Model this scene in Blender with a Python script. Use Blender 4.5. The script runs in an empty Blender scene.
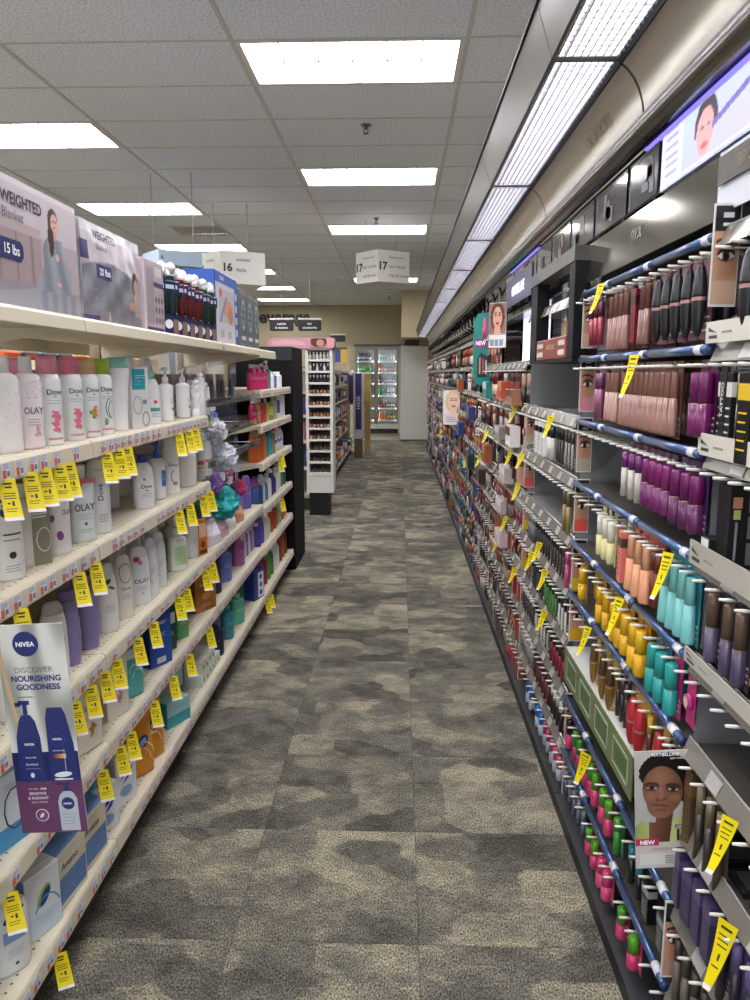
import bpy, math, random
from mathutils import Vector, Matrix, Euler, noise
random.seed(7)
R = math.radians
scene = bpy.context.scene
COL = scene.collection

# ------------------------------------------------------------------ camera, world, exposure
cam_data = bpy.data.cameras.new('camera')
cam = bpy.data.objects.new('camera', cam_data)
COL.objects.link(cam)
cam.location = (0, 0, 1.5)
cam.rotation_euler = (R(90 - 9.52), 0, R(1.88))
cam_data.sensor_fit = 'VERTICAL'
cam_data.sensor_height = 36
cam_data.lens = 27.04
cam_data.clip_start = 0.02
cam_data.clip_end = 80
scene.camera = cam
world = bpy.data.worlds.new('world')
scene.world = world
world.use_nodes = True
world.node_tree.nodes['Background'].inputs[0].default_value = (0.82, 0.90, 1.0, 1)
world.node_tree.nodes['Background'].inputs[1].default_value = 1.0
scene.view_settings.view_transform = 'Standard'
scene.view_settings.look = 'None'
scene.view_settings.exposure = 0.74
scene.view_settings.gamma = 1
scene.view_settings.use_curve_mapping = False
TROFFER = 14        # emission of the ceiling lamp lenses
CANOPY = 6.5         # emission of the tubes in the makeup canopy

# ------------------------------------------------------------------ materials
def lin(h):
    if isinstance(h, str):
        h = h.lstrip('#')
        c = [int(h[i:i+2], 16)/255 for i in (0, 2, 4)]
    else:
        c = h
    return tuple((v/12.92 if v <= 0.04045 else ((v+0.055)/1.055)**2.4) for v in c)

MATS = {}
def M(col, rough=0.45, metal=0.0, emit=0.0, spec=0.5, coat=0.0):
    key = (col, rough, metal, emit, spec, coat)
    if key in MATS: return MATS[key]
    m = bpy.data.materials.new('paint_' + str(len(MATS)))
    m.use_nodes = True
    b = m.node_tree.nodes['Principled BSDF']
    c = lin(col)
    b.inputs['Base Color'].default_value = (*c, 1)
    b.inputs['Roughness'].default_value = rough
    b.inputs['Metallic'].default_value = metal
    b.inputs['Specular IOR Level'].default_value = spec
    if coat: b.inputs['Coat Weight'].default_value = coat
    if emit:
        b.inputs['Emission Color'].default_value = (*c, 1)
        b.inputs['Emission Strength'].default_value = emit
    MATS[key] = m
    return m

def newmat(name):
    m = bpy.data.materials.new(name); m.use_nodes = True
    nt = m.node_tree
    return m, nt, nt.nodes['Principled BSDF']

def node(nt, t, **kw):
    n = nt.nodes.new(t)
    for k, v in kw.items(): setattr(n, k, v)
    return n

def clear_mat(name, tint='#ffffff', gloss=0.10, rough=0.04, extra=0.0):
    m = bpy.data.materials.new(name); m.use_nodes = True
    nt = m.node_tree; nt.nodes.clear()
    out = node(nt, 'ShaderNodeOutputMaterial')
    tr = node(nt, 'ShaderNodeBsdfTransparent'); tr.inputs[0].default_value = (*lin(tint), 1)
    gl = node(nt, 'ShaderNodeBsdfGlossy'); gl.inputs['Roughness'].default_value = rough
    gl.inputs['Color'].default_value = (.95, .95, .95, 1)
    lw = node(nt, 'ShaderNodeLayerWeight'); lw.inputs[0].default_value = 0.25
    ad = node(nt, 'ShaderNodeMath', operation='ADD', use_clamp=True)
    ad.inputs[1].default_value = gloss
    mx = node(nt, 'ShaderNodeMixShader')
    nt.links.new(lw.outputs['Fresnel'], ad.inputs[0]); nt.links.new(ad.outputs[0], mx.inputs[0])
    nt.links.new(tr.outputs[0], mx.inputs[1]); nt.links.new(gl.outputs[0], mx.inputs[2])
    if extra:
        df = node(nt, 'ShaderNodeBsdfDiffuse'); df.inputs[0].default_value = (.75, .75, .78, 1)
        m2 = node(nt, 'ShaderNodeMixShader'); m2.inputs[0].default_value = extra
        nt.links.new(mx.outputs[0], m2.inputs[1]); nt.links.new(df.outputs[0], m2.inputs[2])
        nt.links.new(m2.outputs[0], out.inputs[0])
    else:
        nt.links.new(mx.outputs[0], out.inputs[0])
    return m
ACRYL = clear_mat('clear_acrylic', gloss=0.05, extra=0.02)
FILM = clear_mat('clear_packaging_film', gloss=0.12, rough=0.15, extra=0.10)
GLASS = clear_mat('cooler_glass', gloss=0.05)
TRAY = clear_mat('clear_tray_plastic', tint='#c8c4bc', gloss=0.16, rough=0.12, extra=0.22)

def carpet():
    m, nt, b = newmat('patchy_carpet_tiles')
    L = nt.links
    tc = node(nt, 'ShaderNodeTexCoord')
    mp = node(nt, 'ShaderNodeMapping'); L.new(tc.outputs['Object'], mp.inputs[0])
    mp.inputs['Location'].default_value = (-0.056, -0.28, 0)
    sc = node(nt, 'ShaderNodeVectorMath', operation='SCALE'); sc.inputs['Scale'].default_value = 2.0
    L.new(mp.outputs[0], sc.inputs[0])
    fl = node(nt, 'ShaderNodeVectorMath', operation='FLOOR'); L.new(sc.outputs[0], fl.inputs[0])
    fr = node(nt, 'ShaderNodeVectorMath', operation='FRACTION'); L.new(sc.outputs[0], fr.inputs[0])
    wn = node(nt, 'ShaderNodeTexWhiteNoise', noise_dimensions='2D'); L.new(fl.outputs[0], wn.inputs['Vector'])
    # each tile shows its own patch of a large soft block pattern
    off = node(nt, 'ShaderNodeVectorMath', operation='SCALE'); off.inputs['Scale'].default_value = 7.0
    L.new(wn.outputs['Color'], off.inputs[0])
    ad = node(nt, 'ShaderNodeVectorMath', operation='ADD'); L.new(mp.outputs[0], ad.inputs[0]); L.new(off.outputs[0], ad.inputs[1])
    st = node(nt, 'ShaderNodeMapping'); st.inputs['Scale'].default_value = (0.9, 1.2, 1); L.new(ad.outputs[0], st.inputs[0])
    v1 = node(nt, 'ShaderNodeTexVoronoi', distance='CHEBYCHEV', voronoi_dimensions='2D', feature='SMOOTH_F1')
    v1.inputs['Scale'].default_value = 5.5; v1.inputs['Smoothness'].default_value = 0.12
    L.new(st.outputs[0], v1.inputs['Vector'])
    sp = node(nt, 'ShaderNodeSeparateColor'); L.new(v1.outputs['Color'], sp.inputs[0])
    n1 = node(nt, 'ShaderNodeTexNoise'); n1.inputs['Scale'].default_value = 7.5; n1.inputs['Detail'].default_value = 8
    n1.inputs['Roughness'].default_value = 0.72
    L.new(st.outputs[0], n1.inputs['Vector'])
    a1 = node(nt, 'ShaderNodeMath', operation='MULTIPLY'); a1.inputs[1].default_value = 0.26; L.new(sp.outputs[0], a1.inputs[0])
    a2 = node(nt, 'ShaderNodeMath', operation='MULTIPLY_ADD'); a2.inputs[1].default_value = 0.85
    L.new(n1.outputs['Fac'], a2.inputs[0]); L.new(a1.outputs[0], a2.inputs[2])
    a3 = node(nt, 'ShaderNodeMath', operation='MULTIPLY_ADD'); a3.inputs[1].default_value = 0.06
    L.new(wn.outputs['Value'], a3.inputs[0]); L.new(a2.outputs[0], a3.inputs[2])
    rp = node(nt, 'ShaderNodeValToRGB'); L.new(a3.outputs[0], rp.inputs[0])
    rp.color_ramp.elements[0].position = 0.40; rp.color_ramp.elements[0].color = (*lin('#474541'), 1)
    rp.color_ramp.elements[1].position = 0.80; rp.color_ramp.elements[1].color = (*lin('#968f7c'), 1)
    e = rp.color_ramp.elements.new(0.60); e.color = (*lin('#69665e'), 1)
    # loop pile speckle
    n2 = node(nt, 'ShaderNodeTexNoise'); n2.inputs['Scale'].default_value = 190; n2.inputs['Detail'].default_value = 3; n2.inputs['Roughness'].default_value = .8
    mp2 = node(nt, 'ShaderNodeMapping'); mp2.inputs['Scale'].default_value = (1.3, 0.7, 1); L.new(tc.outputs['Object'], mp2.inputs[0])
    L.new(mp2.outputs[0], n2.inputs['Vector'])
    r2 = node(nt, 'ShaderNodeValToRGB'); L.new(n2.outputs['Fac'], r2.inputs[0])
    r2.color_ramp.elements[0].position = 0.40; r2.color_ramp.elements[0].color = (.24, .24, .24, 1)
    r2.color_ramp.elements[1].position = 0.64; r2.color_ramp.elements[1].color = (2.2, 2.15, 2.05, 1)
    mul = node(nt, 'ShaderNodeMixRGB', blend_type='MULTIPLY'); mul.inputs[0].default_value = 1
    L.new(rp.outputs[0], mul.inputs[1]); L.new(r2.outputs[0], mul.inputs[2])
    # thin seams
    sx = node(nt, 'ShaderNodeSeparateXYZ'); L.new(fr.outputs[0], sx.inputs[0])
    ms = []
    for o in (0, 1):
        c = node(nt, 'ShaderNodeMath', operation='LESS_THAN'); c.inputs[1].default_value = 0.008
        L.new(sx.outputs[o], c.inputs[0]); ms.append(c)
    mx = node(nt, 'ShaderNodeMath', operation='MAXIMUM'); L.new(ms[0].outputs[0], mx.inputs[0]); L.new(ms[1].outputs[0], mx.inputs[1])
    k = node(nt, 'ShaderNodeMath', operation='MULTIPLY'); k.inputs[1].default_value = 0.35; L.new(mx.outputs[0], k.inputs[0])
    m2 = node(nt, 'ShaderNodeMixRGB'); L.new(k.outputs[0], m2.inputs[0]); L.new(mul.outputs[0], m2.inputs[1])
    m2.inputs[2].default_value = (.03, .03, .03, 1)
    L.new(m2.outputs[0], b.inputs['Base Color'])
    b.inputs['Roughness'].default_value = 0.95; b.inputs['Specular IOR Level'].default_value = 0.1
    bp = node(nt, 'ShaderNodeBump'); bp.inputs['Strength'].default_value = 0.5; bp.inputs['Distance'].default_value = 0.004
    L.new(n2.outputs['Fac'], bp.inputs['Height']); L.new(bp.outputs[0], b.inputs['Normal'])
    return m

def ceiling_mat():
    m, nt, b = newmat('mineral_ceiling_tile')
    L = nt.links
    tc = node(nt, 'ShaderNodeTexCoord')
    n = node(nt, 'ShaderNodeTexNoise'); n.inputs['Scale'].default_value = 75; n.inputs['Detail'].default_value = 3
    L.new(tc.outputs['Object'], n.inputs['Vector'])
    rp = node(nt, 'ShaderNodeValToRGB'); L.new(n.outputs['Fac'], rp.inputs[0])
    rp.color_ramp.elements[0].position = 0.38; rp.color_ramp.elements[0].color = (*lin('#bfc3cb'), 1)
    rp.color_ramp.elements[1].position = 0.56; rp.color_ramp.elements[1].color = (*lin('#dde1e8'), 1)
    L.new(rp.outputs[0], b.inputs['Base Color'])
    bp = node(nt, 'ShaderNodeBump'); bp.inputs['Strength'].default_value = 0.3; bp.inputs['Distance'].default_value = 0.003
    L.new(n.outputs['Fac'], bp.inputs['Height']); L.new(bp.outputs[0], b.inputs['Normal'])
    b.inputs['Roughness'].default_value = 0.95
    return m

def perforated(col, name):
    m, nt, b = newmat(name)
    L = nt.links
    tc = node(nt, 'ShaderNodeTexCoord')
    sc = node(nt, 'ShaderNodeVectorMath', operation='SCALE'); sc.inputs['Scale'].default_value = 1/0.0254
    L.new(tc.outputs['Object'], sc.inputs[0])
    fr = node(nt, 'ShaderNodeVectorMath', operation='FRACTION'); L.new(sc.outputs[0], fr.inputs[0])
    sx = node(nt, 'ShaderNodeSeparateXYZ'); L.new(fr.outputs[0], sx.inputs[0])
    cb = node(nt, 'ShaderNodeCombineXYZ'); L.new(sx.outputs[0], cb.inputs[0]); L.new(sx.outputs[1], cb.inputs[1])
    d = node(nt, 'ShaderNodeVectorMath', operation='DISTANCE'); L.new(cb.outputs[0], d.inputs[0]); d.inputs[1].default_value = (.5, .5, 0)
    c = node(nt, 'ShaderNodeMath', operation='LESS_THAN'); c.inputs[1].default_value = 0.13; L.new(d.outputs['Value'], c.inputs[0])
    mx = node(nt, 'ShaderNodeMixRGB'); L.new(c.outputs[0], mx.inputs[0])
    mx.inputs[1].default_value = (*lin(col), 1); mx.inputs[2].default_value = (*lin('#5d5646'), 1)
    L.new(mx.outputs[0], b.inputs['Base Color']); b.inputs['Roughness'].default_value = 0.45
    return m

def print_mat():
    m, nt, b = newmat('printed_picture')
    a = node(nt, 'ShaderNodeAttribute'); a.attribute_name = 'Col'
    nt.links.new(a.outputs['Color'], b.inputs['Base Color']); b.inputs['Roughness'].default_value = 0.35
    return m
def screen_mat():
    m, nt, b = newmat('lit_screen_picture')
    a = node(nt, 'ShaderNodeAttribute'); a.attribute_name = 'Col'
    nt.links.new(a.outputs['Color'], b.inputs['Emission Color'])
    b.inputs['Base Color'].default_value = (.02, .02, .02, 1)
    b.inputs['Emission Strength'].default_value = 1.1
    return m
PRINT = print_mat(); SCREEN = screen_mat()

def brushed(col, rough, name, sc=(1, 1, 60)):
    m, nt, b = newmat(name)
    tc = node(nt, 'ShaderNodeTexCoord'); mp = node(nt, 'ShaderNodeMapping'); mp.inputs['Scale'].default_value = sc
    n = node(nt, 'ShaderNodeTexNoise'); n.inputs['Scale'].default_value = 6; n.inputs['Detail'].default_value = 3
    nt.links.new(tc.outputs['Object'], mp.inputs[0]); nt.links.new(mp.outputs[0], n.inputs['Vector'])
    mr = node(nt, 'ShaderNodeMapRange'); mr.inputs['To Min'].default_value = rough-.07; mr.inputs['To Max'].default_value = rough+.1
    nt.links.new(n.outputs['Fac'], mr.inputs[0]); nt.links.new(mr.outputs[0], b.inputs['Roughness'])
    b.inputs['Base Color'].default_value = (*lin(col), 1); b.inputs['Metallic'].default_value = 1
    return m
CHAMP = M('#dad4c6', 0.27, .9)
STEEL = M('#5c5852', 0.36, .85)
CHROME = M('#8f8b84', 0.18, 1.0)
CREAM = M('#d6ccb6', 0.42)
DECK = perforated('#d9cfb8', 'cream_perforated_shelf')
WHITE = M('#ece9e4', 0.35)
BLACK = M('#0a0a0b', 0.55, spec=.25)

# ------------------------------------------------------------------ mesh builder
TEXTS = {}
def text_geo(s, bold=0.0):
    k = (s, bold)
    if k in TEXTS: return TEXTS[k]
    cu = bpy.data.curves.new('t', 'FONT'); cu.body = s; cu.size = 1; cu.offset = bold; cu.resolution_u = 3
    o = bpy.data.objects.new('t', cu); COL.objects.link(o)
    dg = bpy.context.evaluated_depsgraph_get()
    me = bpy.data.meshes.new_from_object(o.evaluated_get(dg))
    vs = [v.co.copy() for v in me.vertices]; fs = [tuple(p.vertices) for p in me.polygons]
    bpy.data.objects.remove(o); bpy.data.curves.remove(cu); bpy.data.meshes.remove(me)
    if not vs: vs = [Vector((0, 0, 0))]
    x0 = min(v.x for v in vs); x1 = max(v.x for v in vs); y0 = min(v.y for v in vs); y1 = max(v.y for v in vs)
    w = x1-x0 or 1; h = y1-y0 or 1
    out = ([((v.x-(x0+x1)/2)/h, (v.y-(y0+y1)/2)/h) for v in vs], fs, w/h)
    TEXTS[k] = out
    return out

class MB:
    def __init__(s):
        s.v = []; s.f = []; s.m = []; s.sm = []; s.mats = []
    def mi(s, mat):
        if mat not in s.mats: s.mats.append(mat)
        return s.mats.index(mat)
    def add(s, vs, fs, mat, smooth=False):
        b = len(s.v); i = s.mi(mat)
        s.v += [tuple(v) for v in vs]
        for f in fs:
            s.f.append(tuple(b+k for k in f)); s.m.append(i); s.sm.append(smooth)
        return s
    def box(s, x0, x1, y0, y1, z0, z1, mat, bev=0.0):
        if bev:
            b = min(bev, (x1-x0)/2.01, (y1-y0)/2.01, (z1-z0)/2.01)
            vs = []
            for sx, X in ((1, x0), (-1, x1)):
                for sy, Y in ((1, y0), (-1, y1)):
                    for sz, Z in ((1, z0), (-1, z1)):
                        vs += [(X, Y+sy*b, Z+sz*b), (X+sx*b, Y, Z+sz*b), (X+sx*b, Y+sy*b, Z)]
            def I(a, b_, c, k): return ((a*2+b_)*2+c)*3+k
            fs = [(I(0,0,0,0), I(0,0,1,0), I(0,1,1,0), I(0,1,0,0)), (I(1,0,0,0), I(1,1,0,0), I(1,1,1,0), I(1,0,1,0)),
                  (I(0,0,0,1), I(1,0,0,1), I(1,0,1,1), I(0,0,1,1)), (I(0,1,0,1), I(0,1,1,1), I(1,1,1,1), I(1,1,0,1)),
                  (I(0,0,0,2), I(0,1,0,2), I(1,1,0,2), I(1,0,0,2)), (I(0,0,1,2), I(1,0,1,2), I(1,1,1,2), I(0,1,1,2))]
            for a in (0, 1):
                for c in (0, 1):
                    fs += [(I(a,0,c,0), I(a,1,c,0), I(a,1,c,2), I(a,0,c,2)), (I(0,a,c,1), I(1,a,c,1), I(1,a,c,2), I(0,a,c,2)),
                           (I(a,c,0,0), I(a,c,1,0), I(a,c,1,1), I(a,c,0,1))]
                    for d in (0, 1): fs.append((I(a,c,d,0), I(a,c,d,1), I(a,c,d,2)))
            return s.add(vs, fs, mat)
        vs = [(x, y, z) for x in (x0, x1) for y in (y0, y1) for z in (z0, z1)]
        fs = [(0, 1, 3, 2), (4, 6, 7, 5), (0, 4, 5, 1), (2, 3, 7, 6), (0, 2, 6, 4), (1, 5, 7, 3)]
        return s.add(vs, fs, mat)
    def lathe(s, prof, mat, n=20, sx=1.0, sy=1.0, cx=0, cy=0, caps=True, twist=None):
        vs = []
        for (r, z) in prof:
            for k in range(n):
                a = 2*math.pi*k/n
                vs.append((cx+r*sx*math.cos(a), cy+r*sy*math.sin(a), z))
        fs = []
        for i in range(len(prof)-1):
            for k in range(n):
                k2 = (k+1) % n
                fs.append((i*n+k, i*n+k2, (i+1)*n+k2, (i+1)*n+k))
        s.add(vs, fs, mat, True)
        if caps:
            b = len(s.v)-len(vs)
            i = s.mi(mat)
            s.f.append(tuple(b+k for k in reversed(range(n)))); s.m.append(i); s.sm.append(False)
            s.f.append(tuple(b+(len(prof)-1)*n+k for k in range(n))); s.m.append(i); s.sm.append(False)
        return s
    def tube(s, pts, r, mat, n=8):
        pts = [Vector(p) for p in pts]; vs = []
        for i, p in enumerate(pts):
            d = (pts[min(i+1, len(pts)-1)]-pts[max(i-1, 0)]).normalized()
            u = d.orthogonal().normalized(); w = d.cross(u)
            if i and abs(u.dot(pu)) < 0.999:
                u = (pu - d*pu.dot(d)).normalized(); w = d.cross(u)
            pu = u
            rr = r[i] if isinstance(r, (list, tuple)) else r
            for k in range(n):
                a = 2*math.pi*k/n
                vs.append(p+u*rr*math.cos(a)+w*rr*math.sin(a))
        fs = [(i*n+k, i*n+(k+1) % n, (i+1)*n+(k+1) % n, (i+1)*n+k) for i in range(len(pts)-1) for k in range(n)]
        fs += [tuple(reversed(range(n))), tuple((len(pts)-1)*n+k for k in range(n))]
        return s.add(vs, fs, mat, True)
    def prism(s, poly, axis, a0, a1, mat, smooth=False):
        """poly: 2D points; axis 0/1/2 = extrusion axis; remaining axes in order"""
        def P(p, a):
            q = list(p); q.insert(axis, a); return tuple(q)
        n = len(poly)
        vs = [P(p, a0) for p in poly]+[P(p, a1) for p in poly]
        fs = [(i, (i+1) % n, n+(i+1) % n, n+i) for i in range(n)]
        s.add(vs, fs, mat, smooth)
        return s.add(vs, [tuple(range(n)), tuple(reversed(range(n, 2*n)))], mat)
    def sweep(s, line, axis, a0, a1, mat, smooth=True):
        def P(p, a):
            q = list(p); q.insert(axis, a); return tuple(q)
        n = len(line)
        return s.add([P(p, a0) for p in line]+[P(p, a1) for p in line], [(i, i+1, n+i+1, n+i) for i in range(n-1)], mat, smooth)
    def build(s, name, parent=None, loc=None, rot=None):
        me = bpy.data.meshes.new(name)
        me.from_pydata(s.v, [], s.f)
        for m in s.mats: me.materials.append(m)
        me.polygons.foreach_set('material_index', s.m)
        me.polygons.foreach_set('use_smooth', s.sm)
        me.update()
        o = bpy.data.objects.new(name, me)
        COL.objects.link(o)
        if parent: o.parent = parent
        if loc: o.location = loc
        if rot: o.rotation_euler = rot
        return o

# decals: 2D shapes wrapped on a front surface given by surf(x, z) -> y
def d_text(mb, t, cx, cz, h, mat, surf, bold=0.02, maxw=None, lift=0, vert=False):
    vs, fs, asp = text_geo(t, bold)
    sx = h
    if maxw and asp*h > maxw: sx = maxw/asp
    out = []
    for x, y in vs:
        if vert: X, Z = cx - y*h, cz + x*sx
        else: X, Z = cx + x*sx, cz + y*h
        out.append((X, surf(X, Z)-.0008-lift, Z))
    mb.add(out, fs, mat)
def d_ell(mb, cx, cz, rx, rz, mat, surf, n=14, rot=0, lift=0):
    ca, sa = math.cos(rot), math.sin(rot)
    vs = []
    for t in (0.0, .5, 1.0):
        for k in range(n if t else 1):
            a = 2*math.pi*k/n
            x, z = rx*t*math.cos(a), rz*t*math.sin(a)
            X, Z = cx+x*ca-z*sa, cz+x*sa+z*ca
            vs.append((X, surf(X, Z)-.0005-lift, Z))
    fs = [(0, 1+k, 1+(k+1) % n) for k in range(n)]+[(1+k, 1+n+k, 1+n+(k+1) % n, 1+(k+1) % n) for k in range(n)]
    mb.add(vs, fs, mat)
def d_rect(mb, x0, x1, z0, z1, mat, surf, nx=6, nz=2, lift=0):
    vs = []
    for i in range(nx+1):
        for j in range(nz+1):
            x = x0+(x1-x0)*i/nx; z = z0+(z1-z0)*j/nz
            vs.append((x, surf(x, z)-.0004-lift, z))
    fs = [(i*(nz+1)+j, (i+1)*(nz+1)+j, (i+1)*(nz+1)+j+1, i*(nz+1)+j+1) for i in range(nx) for j in range(nz)]
    mb.add(vs, fs, mat)
def d_poly(mb, pts, mat, surf, lift=0):
    mb.add([(x, surf(x, z)-.0005-lift, z) for x, z in pts], [tuple(range(len(pts)))], mat)

def picture(name, w, h, nx, ny, fn, parent, loc=(0, 0, 0), rot=None, mat=None):
    """a printed picture: fn(u, v) -> sRGB; u right, v up; lies in XZ facing -Y"""
    vs = [(w*(i/nx-.5), 0, h*j/ny) for j in range(ny+1) for i in range(nx+1)]
    fs = [(j*(nx+1)+i, j*(nx+1)+i+1, (j+1)*(nx+1)+i+1, (j+1)*(nx+1)+i) for j in range(ny) for i in range(nx)]
    me = bpy.data.meshes.new(name); me.from_pydata(vs, [], fs)
    ca = me.color_attributes.new('Col', 'FLOAT_COLOR', 'POINT')
    buf = []
    for j in range(ny+1):
        for i in range(nx+1):
            buf += [*lin(fn(i/nx, j/ny)), 1]
    ca.data.foreach_set('color', buf)
    me.materials.append(mat or PRINT)
    o = bpy.data.objects.new(name, me); COL.objects.link(o); o.parent = parent; o.location = loc
    if rot: o.rotation_euler = rot
    return o

# ------------------------------------------------------------------ things
def props(o, label=None, cat=None, group=None, kind=None):
    if label: o['label'] = label
    if cat: o['category'] = cat
    if group: o['group'] = group
    if kind: o['kind'] = kind
    return o
LABELS = set()
def thing(name, label, cat, loc=(0, 0, 0), rotz=0, group=None):
    o = bpy.data.objects.new(name, None); COL.objects.link(o)
    o.empty_display_size = 0.02
    o.location = loc; o.rotation_euler = (0, 0, R(rotz))
    return props(o, label, cat, group)
def struct(mb, name):
    return props(mb.build(name), kind='structure')
def dup(root, loc, rotz, label, group=None):
    r = root.copy(); COL.objects.link(r); r.location = loc; r.rotation_euler = (0, 0, R(rotz)); r['label'] = label
    if group: r['group'] = group
    for ch in root_children(root):
        c = ch.copy(); COL.objects.link(c); c.parent = r
        for g in ch.children:
            d = g.copy(); COL.objects.link(d); d.parent = c
    return r
CH = {}
def root_children(root):
    if root.name not in CH: CH[root.name] = list(root.children)
    return CH[root.name]
ORD = ['first', 'second', 'third', 'fourth', 'fifth', 'sixth', 'seventh', 'eighth', 'ninth', 'tenth', 'eleventh', 'twelfth',
       'thirteenth', 'fourteenth', 'fifteenth', 'sixteenth', 'seventeenth', 'eighteenth', 'nineteenth', 'twentieth',
       'twenty-first', 'twenty-second', 'twenty-third', 'twenty-fourth', 'twenty-fifth', 'twenty-sixth', 'twenty-seventh',
       'twenty-eighth', 'twenty-ninth', 'thirtieth', 'thirty-first', 'thirty-second', 'thirty-third', 'thirty-fourth', 'thirty-fifth',
       'thirty-sixth', 'thirty-seventh', 'thirty-eighth', 'thirty-ninth', 'fortieth']

# ------------------------------------------------------------------ room shell
ZC = 3.2
mb = MB(); mb.box(-9, 1.3, -3, 17.3, -.05, 0, carpet()); struct(mb, 'floor')
mb = MB(); mb.box(-9, 1.3, 17.3, 20.6, -.05, 0.0, M('#8d8878', .3)); struct(mb, 'floor_vinyl')
GX = [-0.88+1.22*k for k in range(-7, 3)]
GY0 = 4.19-0.61*12
LAMPS = [(-.88, 4.19+2.44*k) for k in (-3, -2, -1, 0, 1, 2, 4)] + [(-3.32, 5.41+2.44*k) for k in range(-3, 6)] + [(-5.76, 4.19+2.44*k) for k in range(-2, 6)] + [(-8.2, 5.41+2.44*k) for k in range(-2, 5)]
TILE = ceiling_mat()
mb = MB()
ys = [GY0+.61*k for k in range(0, 38)]
lampset = {(round(x, 2), round(y, 2)) for x, y in LAMPS}
VENT = (-3.32, 9.07)
for gx in GX:
    for gy in ys:
        if gy > 19.4 or gx > 1.3: continue
        if (round(gx, 2), round(gy, 2)) in lampset: continue
        if abs(gx-VENT[0]) < .02 and abs(gy-VENT[1]) < .02: continue
        mb.add([(gx, gy, ZC), (gx, gy+.61, ZC), (gx+1.22, gy+.61, ZC), (gx+1.22, gy, ZC)], [(0, 1, 2, 3)], TILE)
mb.box(-9.5, 2, -3, 20, ZC+.12, ZC+.16, M('#777777'))
struct(mb, 'ceiling')
TEE = M('#b4b2ae', .4)
mb = MB()
for gx in GX: mb.box(gx-.012, gx+.012, -3, 19.3, ZC-.004, ZC+.003, TEE)
for gy in ys: mb.box(-9, 1.3, gy-.009, gy+.009, ZC-.003, ZC+.002, TEE)
struct(mb, 'trim_ceiling_grid')
WALLM = M('#a89c80', .8)
mb = MB(); mb.box(-9.15, -9, 2.0, 19.5, 0, ZC+.1, WALLM); struct(mb, 'wall_left')
mb = MB(); mb.box(-9, -1.16, 19.3, 19.5, 0, ZC+.1, WALLM); mb.box(-1.16, .02, 19.3, 19.5, 2.18, ZC+.1, WALLM)
mb.box(.02, 1.5, 19.3, 19.5, 0, ZC+.1, WALLM); struct(mb, 'wall_back')
mb = MB(); mb.box(1.3, 1.45, -3, 19.5, 0, ZC+.1, M('#b0a791', .8)); struct(mb, 'wall_right')
mb = MB(); mb.box(.02, 1.29, 15.95, 19.29, 2.25, ZC-.001, M('#b5a98c', .8)); struct(mb, 'wall_soffit')

LENS = M('#fdfcff', .5, emit=TROFFER)
def troffer(x, y, lab):
    t = thing('ceiling_light', lab, 'ceiling light', (x, y, ZC), 0, 'recessed lights in the tile ceiling')
    mb = MB(); w = .03
    F = M('#c8c6c2', .4)
    mb.box(.012, 1.208, .009, w, -.006, .02, F); mb.box(.012, 1.208, .61-w, .601, -.006, .02, F)
    mb.box(.012, w+.01, w, .61-w, -.006, .02, F); mb.box(1.22-w-.01, 1.208, w, .61-w, -.006, .02, F)
    mb.build('frame', t)
    mb = MB(); mb.box(w+.01, 1.22-w-.01, w, .61-w, .012, .03, LENS)
    mb.build('diffuser', t)
    mb = MB(); G = M('#8f8d88', .5)
    for k in range(1, 6): mb.box(.04+1.14*k/6-.004, .04+1.14*k/6+.004, w, .61-w, .004, .0122, G)
    mb.box(.04, 1.18, .301, .309, .004, .0121, G)
    mb.build('louver_ribs', t)
names = {(-.88): 'middle', (-3.32): 'left', (-5.76): 'far left', (-8.2): 'farthest left'}
for cx in names:
    row = sorted([p for p in LAMPS if p[0] == cx], key=lambda p: p[1])
    for i, p in enumerate(row):
        troffer(p[0], p[1], f'lit white troffer light in the {names[cx]} ceiling row, {ORD[i]} from the front')
# vent
t = thing('ceiling_vent', 'white slatted air vent in the ceiling beside the left row of lights', 'air vent', (VENT[0]+.61, VENT[1], ZC))
mb = MB(); F = M('#b9b6af', .4)
mb.box(0, .61, 0, .03, -.008, .01, F); mb.box(0, .61, .58, .61, -.008, .01, F); mb.box(0, .03, .03, .58, -.008, .01, F); mb.box(.58, .61, .03, .58, -.008, .01, F)
mb.build('frame', t)
mb = MB()
for k in range(13): mb.add([(.03+.042*k, .03, -.005), (.03+.042*k, .58, -.005), (.05+.042*k, .58, .03), (.05+.042*k, .03, .03)], [(0, 1, 2, 3)], F)
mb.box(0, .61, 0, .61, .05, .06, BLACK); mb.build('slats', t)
mb = MB(); mb.box(VENT[0], VENT[0]+.61, VENT[1], VENT[1]+.61, ZC, ZC+.01, TILE); struct(mb, 'ceiling_filler')
for i, (x, y) in enumerate([(-.245, 5.55), (-.27, 8.7), (-.2, 15.3), (-.25, 17.4)]):
    t = thing('sprinkler_head', f'small metal fire sprinkler under the ceiling, {ORD[i]} from the front', 'sprinkler', (x, y, ZC), 0, 'ceiling sprinklers')
    mb = MB(); mb.lathe([(.038, -.004), (.038, 0)], M('#8a8781', .4, .6), 16); mb.lathe([(.012, -.03), (.012, -.004)], M('#55534f', .4, .6), 10); mb.build('escutcheon', t)
    mb = MB(); mb.tube([(-.01, 0, -.028), (-.018, 0, -.04), (0, 0, -.055)], .003, M('#55534f', .4, .6)); mb.tube([(.01, 0, -.028), (.018, 0, -.04), (0, 0, -.055)], .003, M('#55534f', .4, .6))
    mb.lathe([(.02, -.058), (.02, -.055)], M('#55534f', .4, .6), 12); mb.build('deflector', t)

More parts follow.
